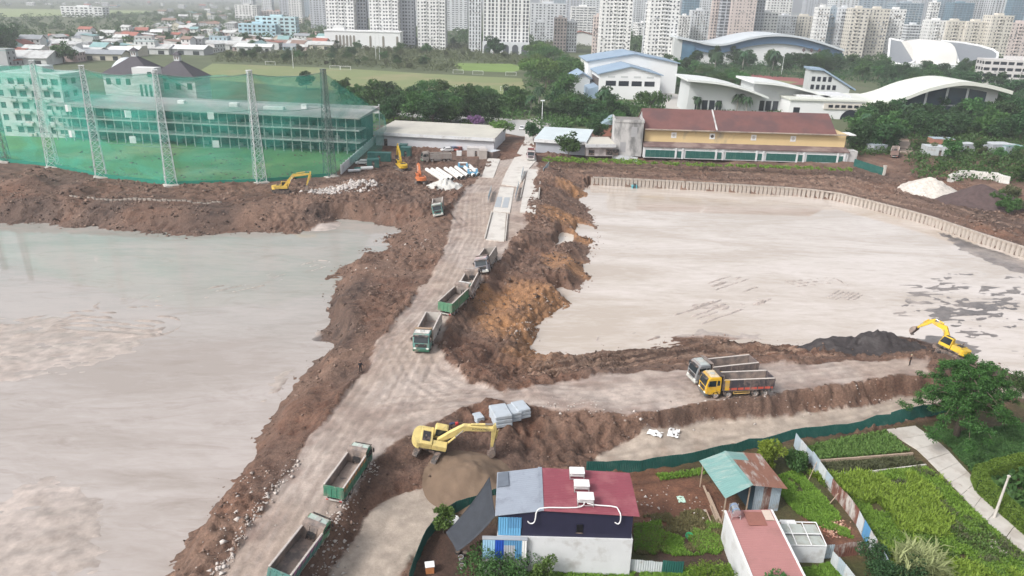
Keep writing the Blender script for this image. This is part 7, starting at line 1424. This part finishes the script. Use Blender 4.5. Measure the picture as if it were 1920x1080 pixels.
tower(1418,1455,900,(26,),'white','low white block right of the pink tower',6,.5,.45); tower(1432,1478,1050,120.,'white','tall white tower behind the low white block',8,.5,.45); tower(1456,1490,930,(28,),'pale','pale grey block with red roof edge above the arena',6,.4,.45); tower(1488,1530,940,(30,),'beige','beige block with colonnade above the arena',7,.4,.6)
for k, (u0, u1, d, v, c, lab, cols) in enumerate([(1527,1550,790,(15,),'white','leftmost white tower of the tight cluster right of the arena',4),(1550,1566,805,(18,),'greyglass','dark recessed glass strip in the tight tower cluster',3),(1566,1593,800,(19,),'pale','balconied grey part of the tight tower cluster',5),(1591,1624,780,(14,),'beige','tall beige tower with wide balconies in the tight cluster',4),(1624,1662,795,(18,),'beige','beige tower right of centre in the tight cluster',6),(1662,1692,808,(20,),'white','rightmost white tower of the tight cluster',5)]):
    tower(u0,u1,d,v,c,lab,cols,.45,.42,[1] if k in (2,3) else None)
tower(1556,1600,1350,125.,'pale','hazy tall tower behind the tight cluster on the left',6); tower(1600,1655,1350,140.,'greyglass','hazy tall glass tower behind the tight cluster on the right',7); tower(1672,1722,1150,(8,),'greyglass','flat topped glass office block right of the cluster',8,.8,.6); tower(1700,1728,950,(46,),'pale','low ribbon windowed block below the glass office',5,.85,.5)
tower(1736,1752,980,(7,),'white','slim white tower left of the dense glass towers',3,.6,.45); tower(1752,1778,1300,145.,'greyglass','left tower of the dense glass towers at the top right',5,.7,.6); tower(1778,1816,1250,(4,),'blueglass','blue glass block framed in white among the dense towers',6,.9,.8); tower(1818,1846,1350,170.,'pale','striped tall tower in the middle of the dense glass towers',6,.5,.7); tower(1848,1884,1330,170.,'pale','second striped tall tower among the dense glass towers',6,.5,.7); tower(1886,1912,1200,165.,'blueglass','dark blue glass tower near the right edge',5,.9,.8); tower(1914,1960,1150,(45,),'pale','low hazy block at the right edge',6,.8,.5)
for k, (u0, u1, d, v, c, lab, cols) in enumerate([(1742,1775,830,(40,),'white','left section of the long nine storey block with red roof',6),(1775,1812,825,(40,),'beige','middle section of the long nine storey block',6),(1812,1856,820,(42,),'beige','right section of the long nine storey block',7),(1856,1895,810,(30,),'beige','taller gabled section of the long block at the right',6),(1895,1950,810,(42,),'pink','last section of the long block cut by the picture edge',8)]): tower(u0,u1,d,v,c,lab,cols,.42,.42,[2],0,18,roofm=VR[1])
for k, (u, d, h) in enumerate([(505,1700,60),(540,1800,70),(560,1600,75),(575,1750,90),(470,2000,55),(860,1900,90),(1020,1900,95),(1048,2100,90),(1140,2000,100),(1200,2200,110),(1250,1900,100),(1330,2100,120),(1420,2000,105),(1515,2300,75),(1535,2300,65),(1655,1800,95),(1700,2000,75),(1730,2200,85),(1765,2000,130),(1905,2000,120),(960,2100,80),(700,2000,110),(780,2100,100),(1390,1900,120)]):
    p = GD(u, 20, d); tower(u-9-(k%3)*3, u+9+(k%2)*4, float(d), float(h), ['pale','grey','white','greyglass'][k%4], 'faint distant tower block on the hazy skyline', 5)
# low far city carpet
rc_ = random.Random(77)
for k in range(46):
    u = rc_.uniform(430,1900); d = rc_.uniform(1050,1900); p = GD(u, 20, d); w = rc_.uniform(18,45); slab_block('city_block', 'low hazy building in the city beyond the tree belts', p.x, d, rc_.uniform(-.3,.3), w, rc_.uniform(14,26), rc_.choice([3,4,5,6,8]), 3.5, TW[rc_.choice(['white','pale','beige','grey','pink'])], max(3,int(w/6)), group='low buildings of the far city', roofm=rc_.choice([VR[0],VR[1],VR[2]]))

# ------------------------------------------------------------------ trees
VAR = {}
def variants(key, m, n, leaf, shape='round', k=3, hh=10, rr_=4.6, th=.25, cl=15, fl=.7, droop=.1):
    VAR[key] = [tree_meshes(100+i*7+(len(key)*31)%97, hh*(.9+.1*i), rr_*(1+.12*((i*5)%3-1)), rr_*(1-.1*((i*7)%3-1)), n, leaf, m, th, cl, fl, None, droop, shape) for i in range(k)]
variants('dark', LF_D, 2000, .85, 'round', 3, 10, 5.0, .18, 18); variants('mid', LF_M, 2000, .85, 'round', 3, 10, 5.0, .18, 18); variants('light', LF_L, 2200, .8, 'flat', 3, 9, 6.6, .3); variants('olive', LF_O, 1300, .7, 'round', 2, 6, 3.6, .15); variants('umbrella', LF_M, 1500, .75, 'flat', 2, 10, 6.5, .45)
variants('red', LF_R, 1300, .6, 'flat', 1, 7, 4.5, .3); variants('purple', LF_P, 1300, .6, 'round', 1, 6.5, 4.0, .2); variants('yellow', LF_Y, 1200, .6, 'flat', 1, 5, 4, .3)
NT = [0]; TREEP = []
def trees(poly, n, keys, hs, label, group, seed, mind=4.0, z=0, name='tree', avoid=()):
    r = random.Random(seed); us = [p[0] for p in poly]; vs = [p[1] for p in poly]; P = GP(poly, z); xs = [p.x for p in P]; ys_ = [p.y for p in P]; got = []; tries = 0
    A = np.array([(p.x,p.y) for p in P])
    while len(got) < n and tries < n*60:
        tries += 1; x = r.uniform(min(xs),max(xs)); y = r.uniform(min(ys_),max(ys_))
        if poly_sd(np.array([x]), np.array([y]), A)[0] > 0: continue
        if any((x-q[0])**2+(y-q[1])**2 < mind**2 for q in got): continue
        got.append((x,y)); key = r.choice(keys); cm, tm = r.choice(VAR[key]); s = r.uniform(*hs)/10
        gz = hz(x,y) if (X0 < x < X1 and Y0 < y < Y1) else 0
        plant('tree', label if isinstance(label, str) else label[key], 'tree', (x,y,gz), cm, tm, s, r.uniform(0,6.28), group, r.uniform(.85,1.15)); NT[0] += 1
    TREEP.extend(got)
def one(u, v, key, h, label, name='tree'):
    cm, tm = VAR[key][0]; p = G(u,v,0); plant(name, label, 'tree', (p.x,p.y,0), cm, tm, h/10, u*.1); NT[0] += 1
trees([(630,195),(720,205),(860,214),(985,228),(985,192),(860,190),(700,186),(640,182)], 30, ['dark','mid','mid','umbrella'], (7,12), 'dark tree in the belt between the football field and the long shed', 'belt behind the long shed', 1, 5.5)
trees([(700,240),(720,232),(760,235),(870,236),(930,244),(925,232),(860,222),(730,218)], 14, ['dark','dark','mid'], (8,12), 'dense dark tree right behind the long white shed', 'trees right behind the long shed', 2, 6)
trees([(985,190),(1100,195),(1090,165),(1060,120),(1010,95),(985,110),(990,150)], 26, ['light','mid','umbrella','light'], (11,15), 'broad light green tree of the avenue left of the gym', 'avenue left of the gym', 3, 9)
trees([(1000,245),(1060,225),(1160,235),(1240,225),(1110,200),(1000,210)], 16, ['mid','dark','umbrella'], (7,11), 'mixed tree in front of the gym and vans', 'trees before the gym', 4, 7)
trees([(1120,268),(1160,266),(1165,240),(1118,240)], 5, ['mid','dark'], (7,10), 'dark tree left of the weathered block', 'trees left of the weathered block', 14, 5)
trees([(1240,192),(1300,205),(1600,222),(1600,214),(1440,200),(1300,185)], 12, ['dark','mid'], (6,8), 'tree in front of the swooping white halls', 'trees before the white halls', 5, 6)
trees([(1600,285),(1660,285),(1680,258),(1640,235),(1600,240)], 11, ['dark','mid'], (9,13), 'dark tree right of the yellow warehouse', 'trees right of the warehouse', 6, 6)
trees([(1650,262),(1700,262),(1760,262),(1925,268),(1925,232),(1850,225),(1640,228)], 30, ['dark','mid','dark'], (9,13), 'dense dark tree in the grove before the arched hall', 'grove before the arched hall', 7, 6.5)
trees([(1725,300),(1925,330),(1925,275),(1720,270)], 16, ['mid','olive','olive'], (4,7), 'shrubby tree among the huts at the right', 'shrubs among the huts', 8, 5)
trees([(1240,150),(1300,165),(1400,170),(1400,158),(1310,135),(1245,128)], 20, ['mid','olive','umbrella','dark'], (8,12), 'tree between the gym and the running track', 'trees between gym and track', 9, 7)
trees([(1290,128),(1400,134),(1560,148),(1690,160),(1690,140),(1560,126),(1420,118),(1290,118)], 34, ['dark','dark','mid'], (11,15), 'tall dark tree in the belt between the track and the arena', 'belt below the arena', 10, 7)
trees([(1650,175),(1780,178),(1925,182),(1925,145),(1800,135),(1660,140)], 34, ['dark','mid','dark'], (10,14), 'dark tree in the wood below the oval arena', 'wood below the oval arena', 11, 7)
trees([(420,112),(640,124),(850,134),(850,118),(640,104),(430,100)], 34, ['mid','olive','dark'], (5,8), 'bushy tree along the far side of the football field', 'far side of the football field', 12, 6)
trees([(560,104),(980,122),(980,86),(800,84),(560,84)], 40, ['mid','olive','dark','olive'], (7,11), 'scrubby tree in the wild ground beyond the football field', 'wild ground beyond the field', 13, 8)
one(926,108,'dark',20,'single large dark round tree beyond the football field'); one(823,186,'red',8,'tree covered in red flowers at the edge of the football field'); one(893,238,'purple',8.5,'purple flowering tree behind the long white shed'); one(575,168,'dark',11,'lone conical tree in front of the football field'); one(120,118,'mid',16,'round tree standing before the village houses'); one(20,98,'dark',24,'big dark tree at the left edge before the village'); one(5,112,'dark',22,'dark tree lowest at the left edge'); one(935,262,'light',8.5,'light green tree at the right end of the long shed'); one(800,100,'mid',10,'pale tree among the wild scrub')
one(1000,264,'dark',7.5,'dark slim tree left of the workshop'); one(1066,293,'mid',9,'thin leafy tree in front of the workshop'); one(1210,245,'olive',7,'reddish tinged tree behind the weathered block')
trees([(0,105),(420,108),(560,96),(560,70),(0,80)], 26, ['dark','mid'], (7,11), 'dark tree standing between the village houses', 'trees among the village houses', 15, 14)
# shrubs at the right edge of the shore
for k, (u, v, h, kk) in enumerate([(1868,385,5,'mid'),(1895,375,7.5,'olive'),(1910,392,6,'olive'),(1888,398,5.5,'mid'),(1922,350,8,'mid')]):
    p = on_ground(G(u,v,-1.4)); cm, tm = VAR[kk][0]; plant('tree', ['low green shrub at the foot of the dark soil heap','tall grassy shrub at the right edge above the sheet piles','grassy shrub lowest at the right edge above the sheet piles','small green shrub just right of the soil heap','leafy shrub behind the row of precast blocks'][k], 'shrub', p, cm, tm, h/10, k)
# palms
def palm_mesh(seed, h):
    r = np.random.RandomState(seed); tm = MB().tube([(0,0,-.2),(.1,0,h*.4),(.05,.1,h*.8),(0,0,h)], [.28,.24,.2,.14], 7).mesh('trunk', M_BARKP, 'all'); mb = MB()
    for k in range(20):
        a = 2*math.pi*k/20+r.uniform(-.2,.2); up = r.uniform(-.1,1.0); L = r.uniform(3.0,3.9); d = Vector((math.cos(a),math.sin(a),0)); s = Vector((-d.y,d.x,0)); prev = None
        for j in range(7):
            f = j/6; c = Vector((0,0,h))+d*L*f*(1-.15*f)+Vector((0,0,L*(up*f-1.15*f*f))); w = .62*(math.sin(math.pi*min(1,f*.9+.08)))+.04
            cur = (c+s*w-Vector((0,0,w*.55)), c+Vector((0,0,.05)), c-s*w-Vector((0,0,w*.55)))
            if prev: mb.add([prev[0],prev[1],cur[1],cur[0]], [(0,1,2,3)]); mb.add([prev[1],prev[2],cur[2],cur[1]], [(0,1,2,3)])
            prev = cur
    me = bpy.data.meshes.new('crown'); me.from_pydata(mb.v, [], mb.f); me.materials.append(leaf_mat('leaf_palm', (.018,.05,.022), (.06,.12,.05))); return me, tm
PM = [palm_mesh(i, 8.0) for i in range(3)]
for k, (u, v, h) in enumerate([(1010,200,11),(1040,205,10),(1130,215,13),(1218,212,9),(1305,212,9),(1380,214,11),(1398,216,10),(1345,214,7),(1490,216,10),(1506,217,9),(1620,252,10),(1700,245,13),(1715,248,12),(1695,238,11),(1805,240,10),(1900,228,13),(1340,133,17),(1392,131,17),(1448,132,18),(1278,110,16),(1258,108,15),(1310,121,13),(1175,98,12),(1190,100,11),(1165,101,11),(995,215,10),(1235,210,8)]):
    p = G(u,v,0); cm, tm = PM[k%3]; s = h/10; wh = 'before the warehouse and halls' if k < 16 or k > 24 else 'before the arena and towers'
    t = thing('palm_tree', 'feathery royal palm standing '+wh, 'palm', (p.x,p.y,0), k*1.3, 'palms '+wh); t.scale = (s,s,s); ob('crown', cm, t); ob('trunk', tm, t)
# far woods: one mass of canopy beyond the single trees
def canopy(polys, n, seed, m, label, h=(5,11)):
    r = np.random.RandomState(seed); PP = []; DD = []
    for (px, k) in polys:
        P = np.array([(p.x,p.y) for p in GP(px, 0)]); lo, hi = P.min(0), P.max(0); q = r.uniform(lo, hi, (k*5,2)); q = q[poly_sd(q[:,0],q[:,1],P) < 0][:k]
        for (x, y) in q:
            if any((x-a)**2+(y-b)**2 < (w*.6)**2 for a, b, w in VIL): continue
            hh = r.uniform(*h); rad = hh*.55; m_ = n; d = r.normal(0,1,(m_,3)); d /= np.linalg.norm(d,axis=1,keepdims=True); PP.append(np.array([x,y,hh*.55])+d*rad*np.array([1.1,1.1,.75])*r.uniform(.7,1.1,(m_,1))); DD.append(d)
    return tag(ob('wood', leaves_mesh('wood', np.concatenate(PP), np.concatenate(DD), 1.9, m, .7, 0, seed)), label, kind='stuff')
canopy([([(0,90),(640,90),(640,26),(300,26),(0,36)],800),([(640,84),(1130,84),(1130,64),(640,60)],240),([(1130,100),(1280,105),(1280,62),(1130,66)],130),([(1560,120),(1925,122),(1925,78),(1560,84)],260)], 70, 31, LF_M, 'far off trees filling the gaps between houses and towers')
canopy([([(-100,16),(1200,16),(1200,58),(640,58),(300,26),(-100,14)],260),([(-100,14),(700,10),(700,6),(-100,6)],220),([(1200,62),(1925,70),(1925,30),(1200,26)],260)], 60, 33, LF_D, 'hazy green masses of trees in the far city', (8,14))
def scrub(polys, seed, m, label, h=(2.5,5), n=26, leaf=1.1):
    r = np.random.RandomState(seed); PP = []; DD = []
    for (px, k) in polys:
        P = np.array([(p.x,p.y) for p in GP(px, 0)]); lo, hi = P.min(0), P.max(0); q = r.uniform(lo, hi, (k*5,2)); q = q[poly_sd(q[:,0],q[:,1],P) < 0][:k]
        for (x, y) in q:
            hh = r.uniform(*h); d = r.normal(0,1,(n,3)); d[:,2] = np.abs(d[:,2])*.8; d /= np.linalg.norm(d,axis=1,keepdims=True); PP.append(np.array([x,y,.2])+d*hh*np.array([1.0,1.0,.9])*r.uniform(.6,1.05,(n,1))); DD.append(d)
    return tag(ob('scrub', leaves_mesh('scrub', np.concatenate(PP), np.concatenate(DD), leaf, m, .7, 0, seed)), label, kind='stuff')
scrub([([(400,116),(640,125),(860,135),(860,118),(985,122),(985,84),(560,82),(420,100)],1500),([(985,92),(1110,92),(1090,60),(985,62)],260)], 51, LF_O, 'olive scrub covering the wild ground beyond the football field')
scrub([([(640,204),(985,226),(985,186),(640,176)],420),([(985,205),(1100,200),(1100,165),(1060,100),(1000,92),(985,120)],380),([(1000,246),(1120,236),(1240,226),(1240,196),(1110,196),(1000,210)],300)], 52, LF_M, 'green undergrowth below the tree belts in the middle')
scrub([([(1240,165),(1400,172),(1420,160),(1300,124),(1240,124)],420),([(1290,132),(1700,164),(1700,128),(1560,112),(1290,112)],700),([(1650,182),(1960,190),(1960,128),(1660,128)],800)], 53, LF_D, 'dark undergrowth below the woods round the arenas', (3,7))
scrub([([(1600,292),(1668,292),(1680,240),(1600,236)],260),([(1720,335),(1960,345),(1960,232),(1700,232)],650),([(1290,214),(1600,226),(1600,214),(1440,202),(1300,190)],220)], 54, LF_M, 'undergrowth round the huts and the grove at the right', (1.5,3.5), 26, .8)
scrub([([(1130,112),(1290,128),(1290,70),(1130,76)],420),([(1560,118),(1960,120),(1960,88),(1560,92)],500),([(640,86),(985,88),(985,66),(640,62)],420)], 55, LF_D, 'dark undergrowth at the feet of the towers', (4,8))
scrub([([(640,250),(705,250),(705,225),(640,222)],40),([(1020,304),(1200,310),(1200,302),(1020,296)],130),([(1200,309),(1600,322),(1600,318),(1200,305)],150),([(705,230),(960,240),(960,226),(705,218)],160)], 56, LF_G, 'weeds along the foot of the warehouse and sheds', (.4,1.0), 22, .45)
# street lights and flood lights
for k, (u, v, h) in enumerate([(705,112,22),(712,112,22),(770,80,26),(779,80,26),(831,80,22),(902,82,22),(1465,140,20),(985,84,14),(1016,230,9),(550,128,14),(690,80,20)]):
    p = G(u,v,0); t = thing('light_pole', 'tall slim light pole standing among the trees', 'light pole', p, 0, 'light poles'); MB().tube([(0,0,0),(0,0,h)], [.22,.12], 6).build('shaft', M_MAST, t); MB().box(-.9,.9,-.2,.2,h,h+.5).build('lamp_head', M_MAST, t)
# ------------------------------------------------------------------ clods, stones, rubble
def rocks(name, P, S, m, seed, label):
    r = np.random.RandomState(seed); n = len(P); base = np.array([(1,0,0),(-.5,.87,0),(-.5,-.87,0),(.1,.1,.9),(0,0,-.6),(.5,.6,.45)], float)
    V = base[None]*r.uniform(.55,1.3,(n,6,3)); a = r.uniform(0,6.28,n); c, s = np.cos(a), np.sin(a); x = V[:,:,0]*c[:,None]-V[:,:,1]*s[:,None]; y = V[:,:,0]*s[:,None]+V[:,:,1]*c[:,None]; V = np.stack([x,y,V[:,:,2]*.75],-1)*S[:,None,None]+P[:,None,:]
    F = np.array([(0,5,3),(5,1,3),(1,2,3),(2,0,3),(0,1,5),(1,0,4),(2,1,4),(0,2,4)]); fs = (np.arange(n)*6)[:,None,None]+F[None]; L = fs.reshape(-1).astype(np.int32); nf = n*8
    me = bpy.data.meshes.new(name); me.vertices.add(n*6); me.vertices.foreach_set('co', V.astype(np.float32).ravel()); me.loops.add(nf*3); me.loops.foreach_set('vertex_index', L); me.polygons.add(nf); me.polygons.foreach_set('loop_start', np.arange(nf,dtype=np.int32)*3); me.polygons.foreach_set('loop_total', np.full(nf,3,np.int32)); me.update(calc_edges=True); me.materials.append(m); return tag(ob(name, me), label, kind='stuff')
def rock_mat(name, c1, c2):
    m = bpy.data.materials.new(name); m.use_nodes = True; N = m.node_tree.nodes; L = m.node_tree.links; g = N.new('ShaderNodeNewGeometry'); cr_ = N.new('ShaderNodeValToRGB'); cr_.color_ramp.elements[0].color = (*c1,1); cr_.color_ramp.elements[1].color = (*c2,1); L.new(g.outputs['Random Per Island'], cr_.inputs[0]); L.new(cr_.outputs[0], N['Principled BSDF'].inputs['Base Color']); N['Principled BSDF'].inputs['Roughness'].default_value = .95; return m
rg = np.random.RandomState(9)
pr_ = (earth*(YY < 240)*(np.abs(XX) < 140)*(.15+sstep(.45,.7,n2))*(1-.7*yard)).ravel()*np.outer(np.gradient(gy), np.gradient(gx)).ravel(); pr_ = pr_/pr_.sum()
k_ = rg.choice(len(pr_), 48000, p=pr_); P = PV[k_]+np.stack([rg.uniform(-.3,.3,len(k_)),rg.uniform(-.3,.3,len(k_)),np.full(len(k_),.03)],1); S = rg.lognormal(-2.05,.55,len(k_)).clip(.05,.55)*np.clip(P[:,1]/110,.7,1.4)
rocks('clods', P, S, rock_mat('clod', (.05,.031,.024), (.26,.18,.14)), 1, 'loose clods of brown earth over the banks')
def line_pts(pts, z, n, w, seed):
    r = np.random.RandomState(seed); Q = [G(u,v,z) for u,v in pts]; out = []
    for _ in range(n):
        s = r.uniform(0,len(Q)-1.001); i = int(s); p = Q[i].lerp(Q[i+1], s-i); x = p.x+r.normal(0,w); y = p.y+r.normal(0,w); out.append((x,y,hz(x,y)+.04))
    return np.array(out)
PS = np.concatenate([line_pts([(560,862),(500,935),(465,985),(430,1040),(400,1080)],0,260,.4,1), line_pts([(500,880),(440,980),(380,1060)],-1,60,1.2,2), line_pts([(700,865),(655,925),(620,985)],0,170,.6,3), line_pts([(640,980),(600,1060)],-.5,90,.9,4), line_pts([(1190,930),(1260,950),(1330,960)],LOW,60,1.6,5), line_pts([(1770,880),(1810,920)],LOW,90,.7,6), line_pts([(1870,1010),(1920,1050)],LOW,160,.8,7), line_pts([(1040,560),(980,640),(1060,620)],-3,220,1.8,8), line_pts([(660,520),(770,470),(800,440)],-.5,60,1.6,9), line_pts([(1020,770),(1200,790),(1420,760),(1700,730)],-1,140,.9,10)])
rocks('stones', PS, rg.lognormal(-2.05,.5,len(PS)).clip(.05,.42), rock_mat('stone_pale', (.30,.25,.22), (.56,.51,.47)), 2, 'pale stones and broken concrete along the road edges')
PS = np.concatenate([line_pts([(590,358),(640,355),(700,352)],0,420,1.7,11)]); rocks('rubble', PS, rg.lognormal(-.95,.45,len(PS)).clip(.15,1.0), rock_mat('rubble_pale', (.36,.32,.30), (.58,.54,.51)), 3, 'white broken rubble below the range net')
PS = np.concatenate([line_pts([(1560,1000),(1575,985)],LOW,120,.5,12)]); rocks('brick_rubble', PS, rg.uniform(.1,.25,len(PS)), rock_mat('brick_bits', (.35,.16,.11), (.6,.4,.3)), 4, 'pile of broken red bricks by the lean-to')
# ------------------------------------------------------------------ people
def person(label, loc, head, top, legs, hatc=None, lean=0, arm=.15):
    t = thing('person', label, 'person', loc, head, None)
    sk = mat('skin', (.35,.2,.14), .6, .05, 8); mt = mat('cloth_%02d%02d%02d' % tuple(int(c*99) for c in top), top, .9, .15, 9); ml = mat('cloth_%02d%02d%02d' % tuple(int(c*99) for c in legs), legs, .9, .15, 9)
    J = [((0,0,.95),.15),((0,lean*.5,1.2),.155),((0,lean,1.42),.165),((0,lean,1.50),.07),((0,lean+.02,1.60),.095),((0,lean+.03,1.70),.09),
         ((-.2,lean,1.42),.07),((-.26,lean+arm*.4,1.14),.052),((-.27,lean+arm,.88),.04),((.2,lean,1.42),.07),((.26,lean-arm*.2,1.14),.052),((.27,lean+arm*.5,.88),.04),
         ((-.1,0,.88),.095),((-.11,.03,.5),.07),((-.12,0,.1),.048),((-.12,.13,.04),.045),((.1,0,.88),.095),((.11,-.02,.5),.07),((.12,-.1,.1),.048),((.12,.03,.04),.045),
         ((-.27,lean+arm+.03,.78),.035),((.27,lean+arm*.5+.03,.78),.035)]
    E = [(0,1),(1,2),(2,3),(3,4),(4,5),(2,6),(6,7),(7,8),(8,20),(2,9),(9,10),(10,11),(11,21),(0,12),(12,13),(13,14),(14,15),(0,16),(16,17),(17,18),(18,19)]
    me = bpy.data.meshes.new('body'); me.from_pydata([j[0] for j in J], E, []); o = ob('body', me, t)
    md = o.modifiers.new('skin', 'SKIN'); sv = me.skin_vertices[0].data
    for i, j in enumerate(J): sv[i].radius = (j[1], j[1])
    sv[0].use_root = True; o.modifiers.new('sub', 'SUBSURF').levels = 1
    dg = bpy.context.evaluated_depsgraph_get(); m2 = bpy.data.meshes.new_from_object(o.evaluated_get(dg)); o.modifiers.clear(); o.data = m2
    m2.materials.clear()
    for q in (mt, ml, sk): m2.materials.append(q)
    for p in m2.polygons:
        z = p.center.z; ax = abs(p.center.x)
        p.material_index = 2 if (z > 1.49 or (ax > .2 and z < 1.12)) else (0 if z > .97 else 1)
        p.use_smooth = True
    m = MB(); n = 10
    vs = [(0,lean+.01,1.83)]+[(.115*math.cos(a),lean+.0+.125*math.sin(a),1.70) for a in np.linspace(0,2*math.pi,n,False)]+[(.105*math.cos(a),lean+.115*math.sin(a),1.78) for a in np.linspace(0,2*math.pi,n,False)]
    m.add(vs, [(1+i,1+(i+1)%n,1+n+(i+1)%n,1+n+i) for i in range(n)]+[(1+n+i,1+n+(i+1)%n,0) for i in range(n)])
    m.build('helmet' if hatc else 'hair', mat('hat_%s' % (str(hatc)), hatc or (.02,.018,.015), .5, .1, 8), t, None, True)
    return t
person('person in black standing at the left edge of the haul road', on_ground(G(676,693,0)), R(200), (.02,.02,.025), (.025,.022,.022))
person('person in dark clothes with a hat on the bank left of the digging excavator', on_ground(G(1703,692,-.6)), R(60), (.05,.03,.025), (.03,.03,.03), (.5,.45,.3))
person('worker in dark clothes standing left of another before the long shed', on_ground(G(842,279,0)), R(170), (.04,.05,.09), (.03,.03,.04))
person('worker in dark clothes standing right of another before the long shed', on_ground(G(845,279,0)), R(190), (.05,.05,.06), (.04,.04,.05))
# motorcycle with rider's bags behind the excavator
p = on_ground(G(852,803,-.2)); t = thing('motorcycle', 'red and blue motorcycle parked behind the boom of the pale yellow excavator', 'motorcycle', p, R(-70))
MB().tube([(0,-.5,.55),(0,0,.75),(0,.5,.7),(0,.62,.95)], .05, 6).tube([(-.3,.55,1.02),(0,.6,1.0),(.3,.55,1.02)], .02, 6).tube([(0,.6,.95),(0,.72,.3)], .035, 6).build('frame', M_CHAS, t)
MB().cbox(-.14,.14,-.62,.05,.72,.86,.05).build('saddle', mat('saddle_blue', (.03,.05,.12), .6, .1, 5), t); MB().cbox(-.15,.15,.1,.5,.45,.85,.06).build('fairing', mat('fairing_red', (.5,.05,.05), .4, .1, 5), t)
for y in (-.62,.72): ob('wheel', wheel_mb(.3,.1).mesh('wheel', M_TYRE, True), t, (0,y,.3))
# ------------------------------------------------------------------ haze
mb = MB(); mb.box(-5200, 5200, -120, 6400, -9, 240)
hzm = bpy.data.materials.new('haze_air'); hzm.use_nodes = True; _n = hzm.node_tree.nodes
for x in list(_n):
    if x.type == 'BSDF_PRINCIPLED': _n.remove(x)
pv = _n.new('ShaderNodeVolumePrincipled'); pv.inputs['Color'].default_value = (.93,.965,1,1); pv.inputs['Density'].default_value = .00026; pv.inputs['Anisotropy'].default_value = .2
hzm.node_tree.links.new(pv.outputs[0], [x for x in _n if x.type == 'OUTPUT_MATERIAL'][0].inputs['Volume'])
tag(mb.build('haze', hzm), 'pale humid haze hanging over the city', kind='stuff')
# ------------------------------------------------------------------ look-alikes told apart by their order from the left
_o1 = 'first second third fourth fifth sixth seventh eighth ninth tenth eleventh twelfth thirteenth fourteenth fifteenth sixteenth seventeenth eighteenth nineteenth'.split()
_tn = ['twenty','thirty','forty','fifty','sixty']; _tt = ['twentieth','thirtieth','fortieth','fiftieth','sixtieth']
def ordinal(n):
    if n < 20: return _o1[n-1]
    return _tt[n//10-2] if n%10 == 0 else _tn[n//10-2]+'-'+_o1[n%10-1]
_by = {}
for o in SC.objects:
    if o.parent is None and 'label' in o.keys() and 'category' in o.keys(): _by.setdefault(o['label'], []).append(o)
for lb, os_ in _by.items():
    if len(os_) < 2 or len(os_) > 69: continue
    def _u(o):
        w = Vector(o.location)-Vector((0,0,CAMH)); return w.dot(CR)/max(1, w.dot(CF))
    os_.sort(key=_u)
    for i, o in enumerate(os_): o['label'] = lb+', '+(ordinal(i+1)+' from left' if i else 'leftmost of them') if len(lb.split()) <= 13 else lb
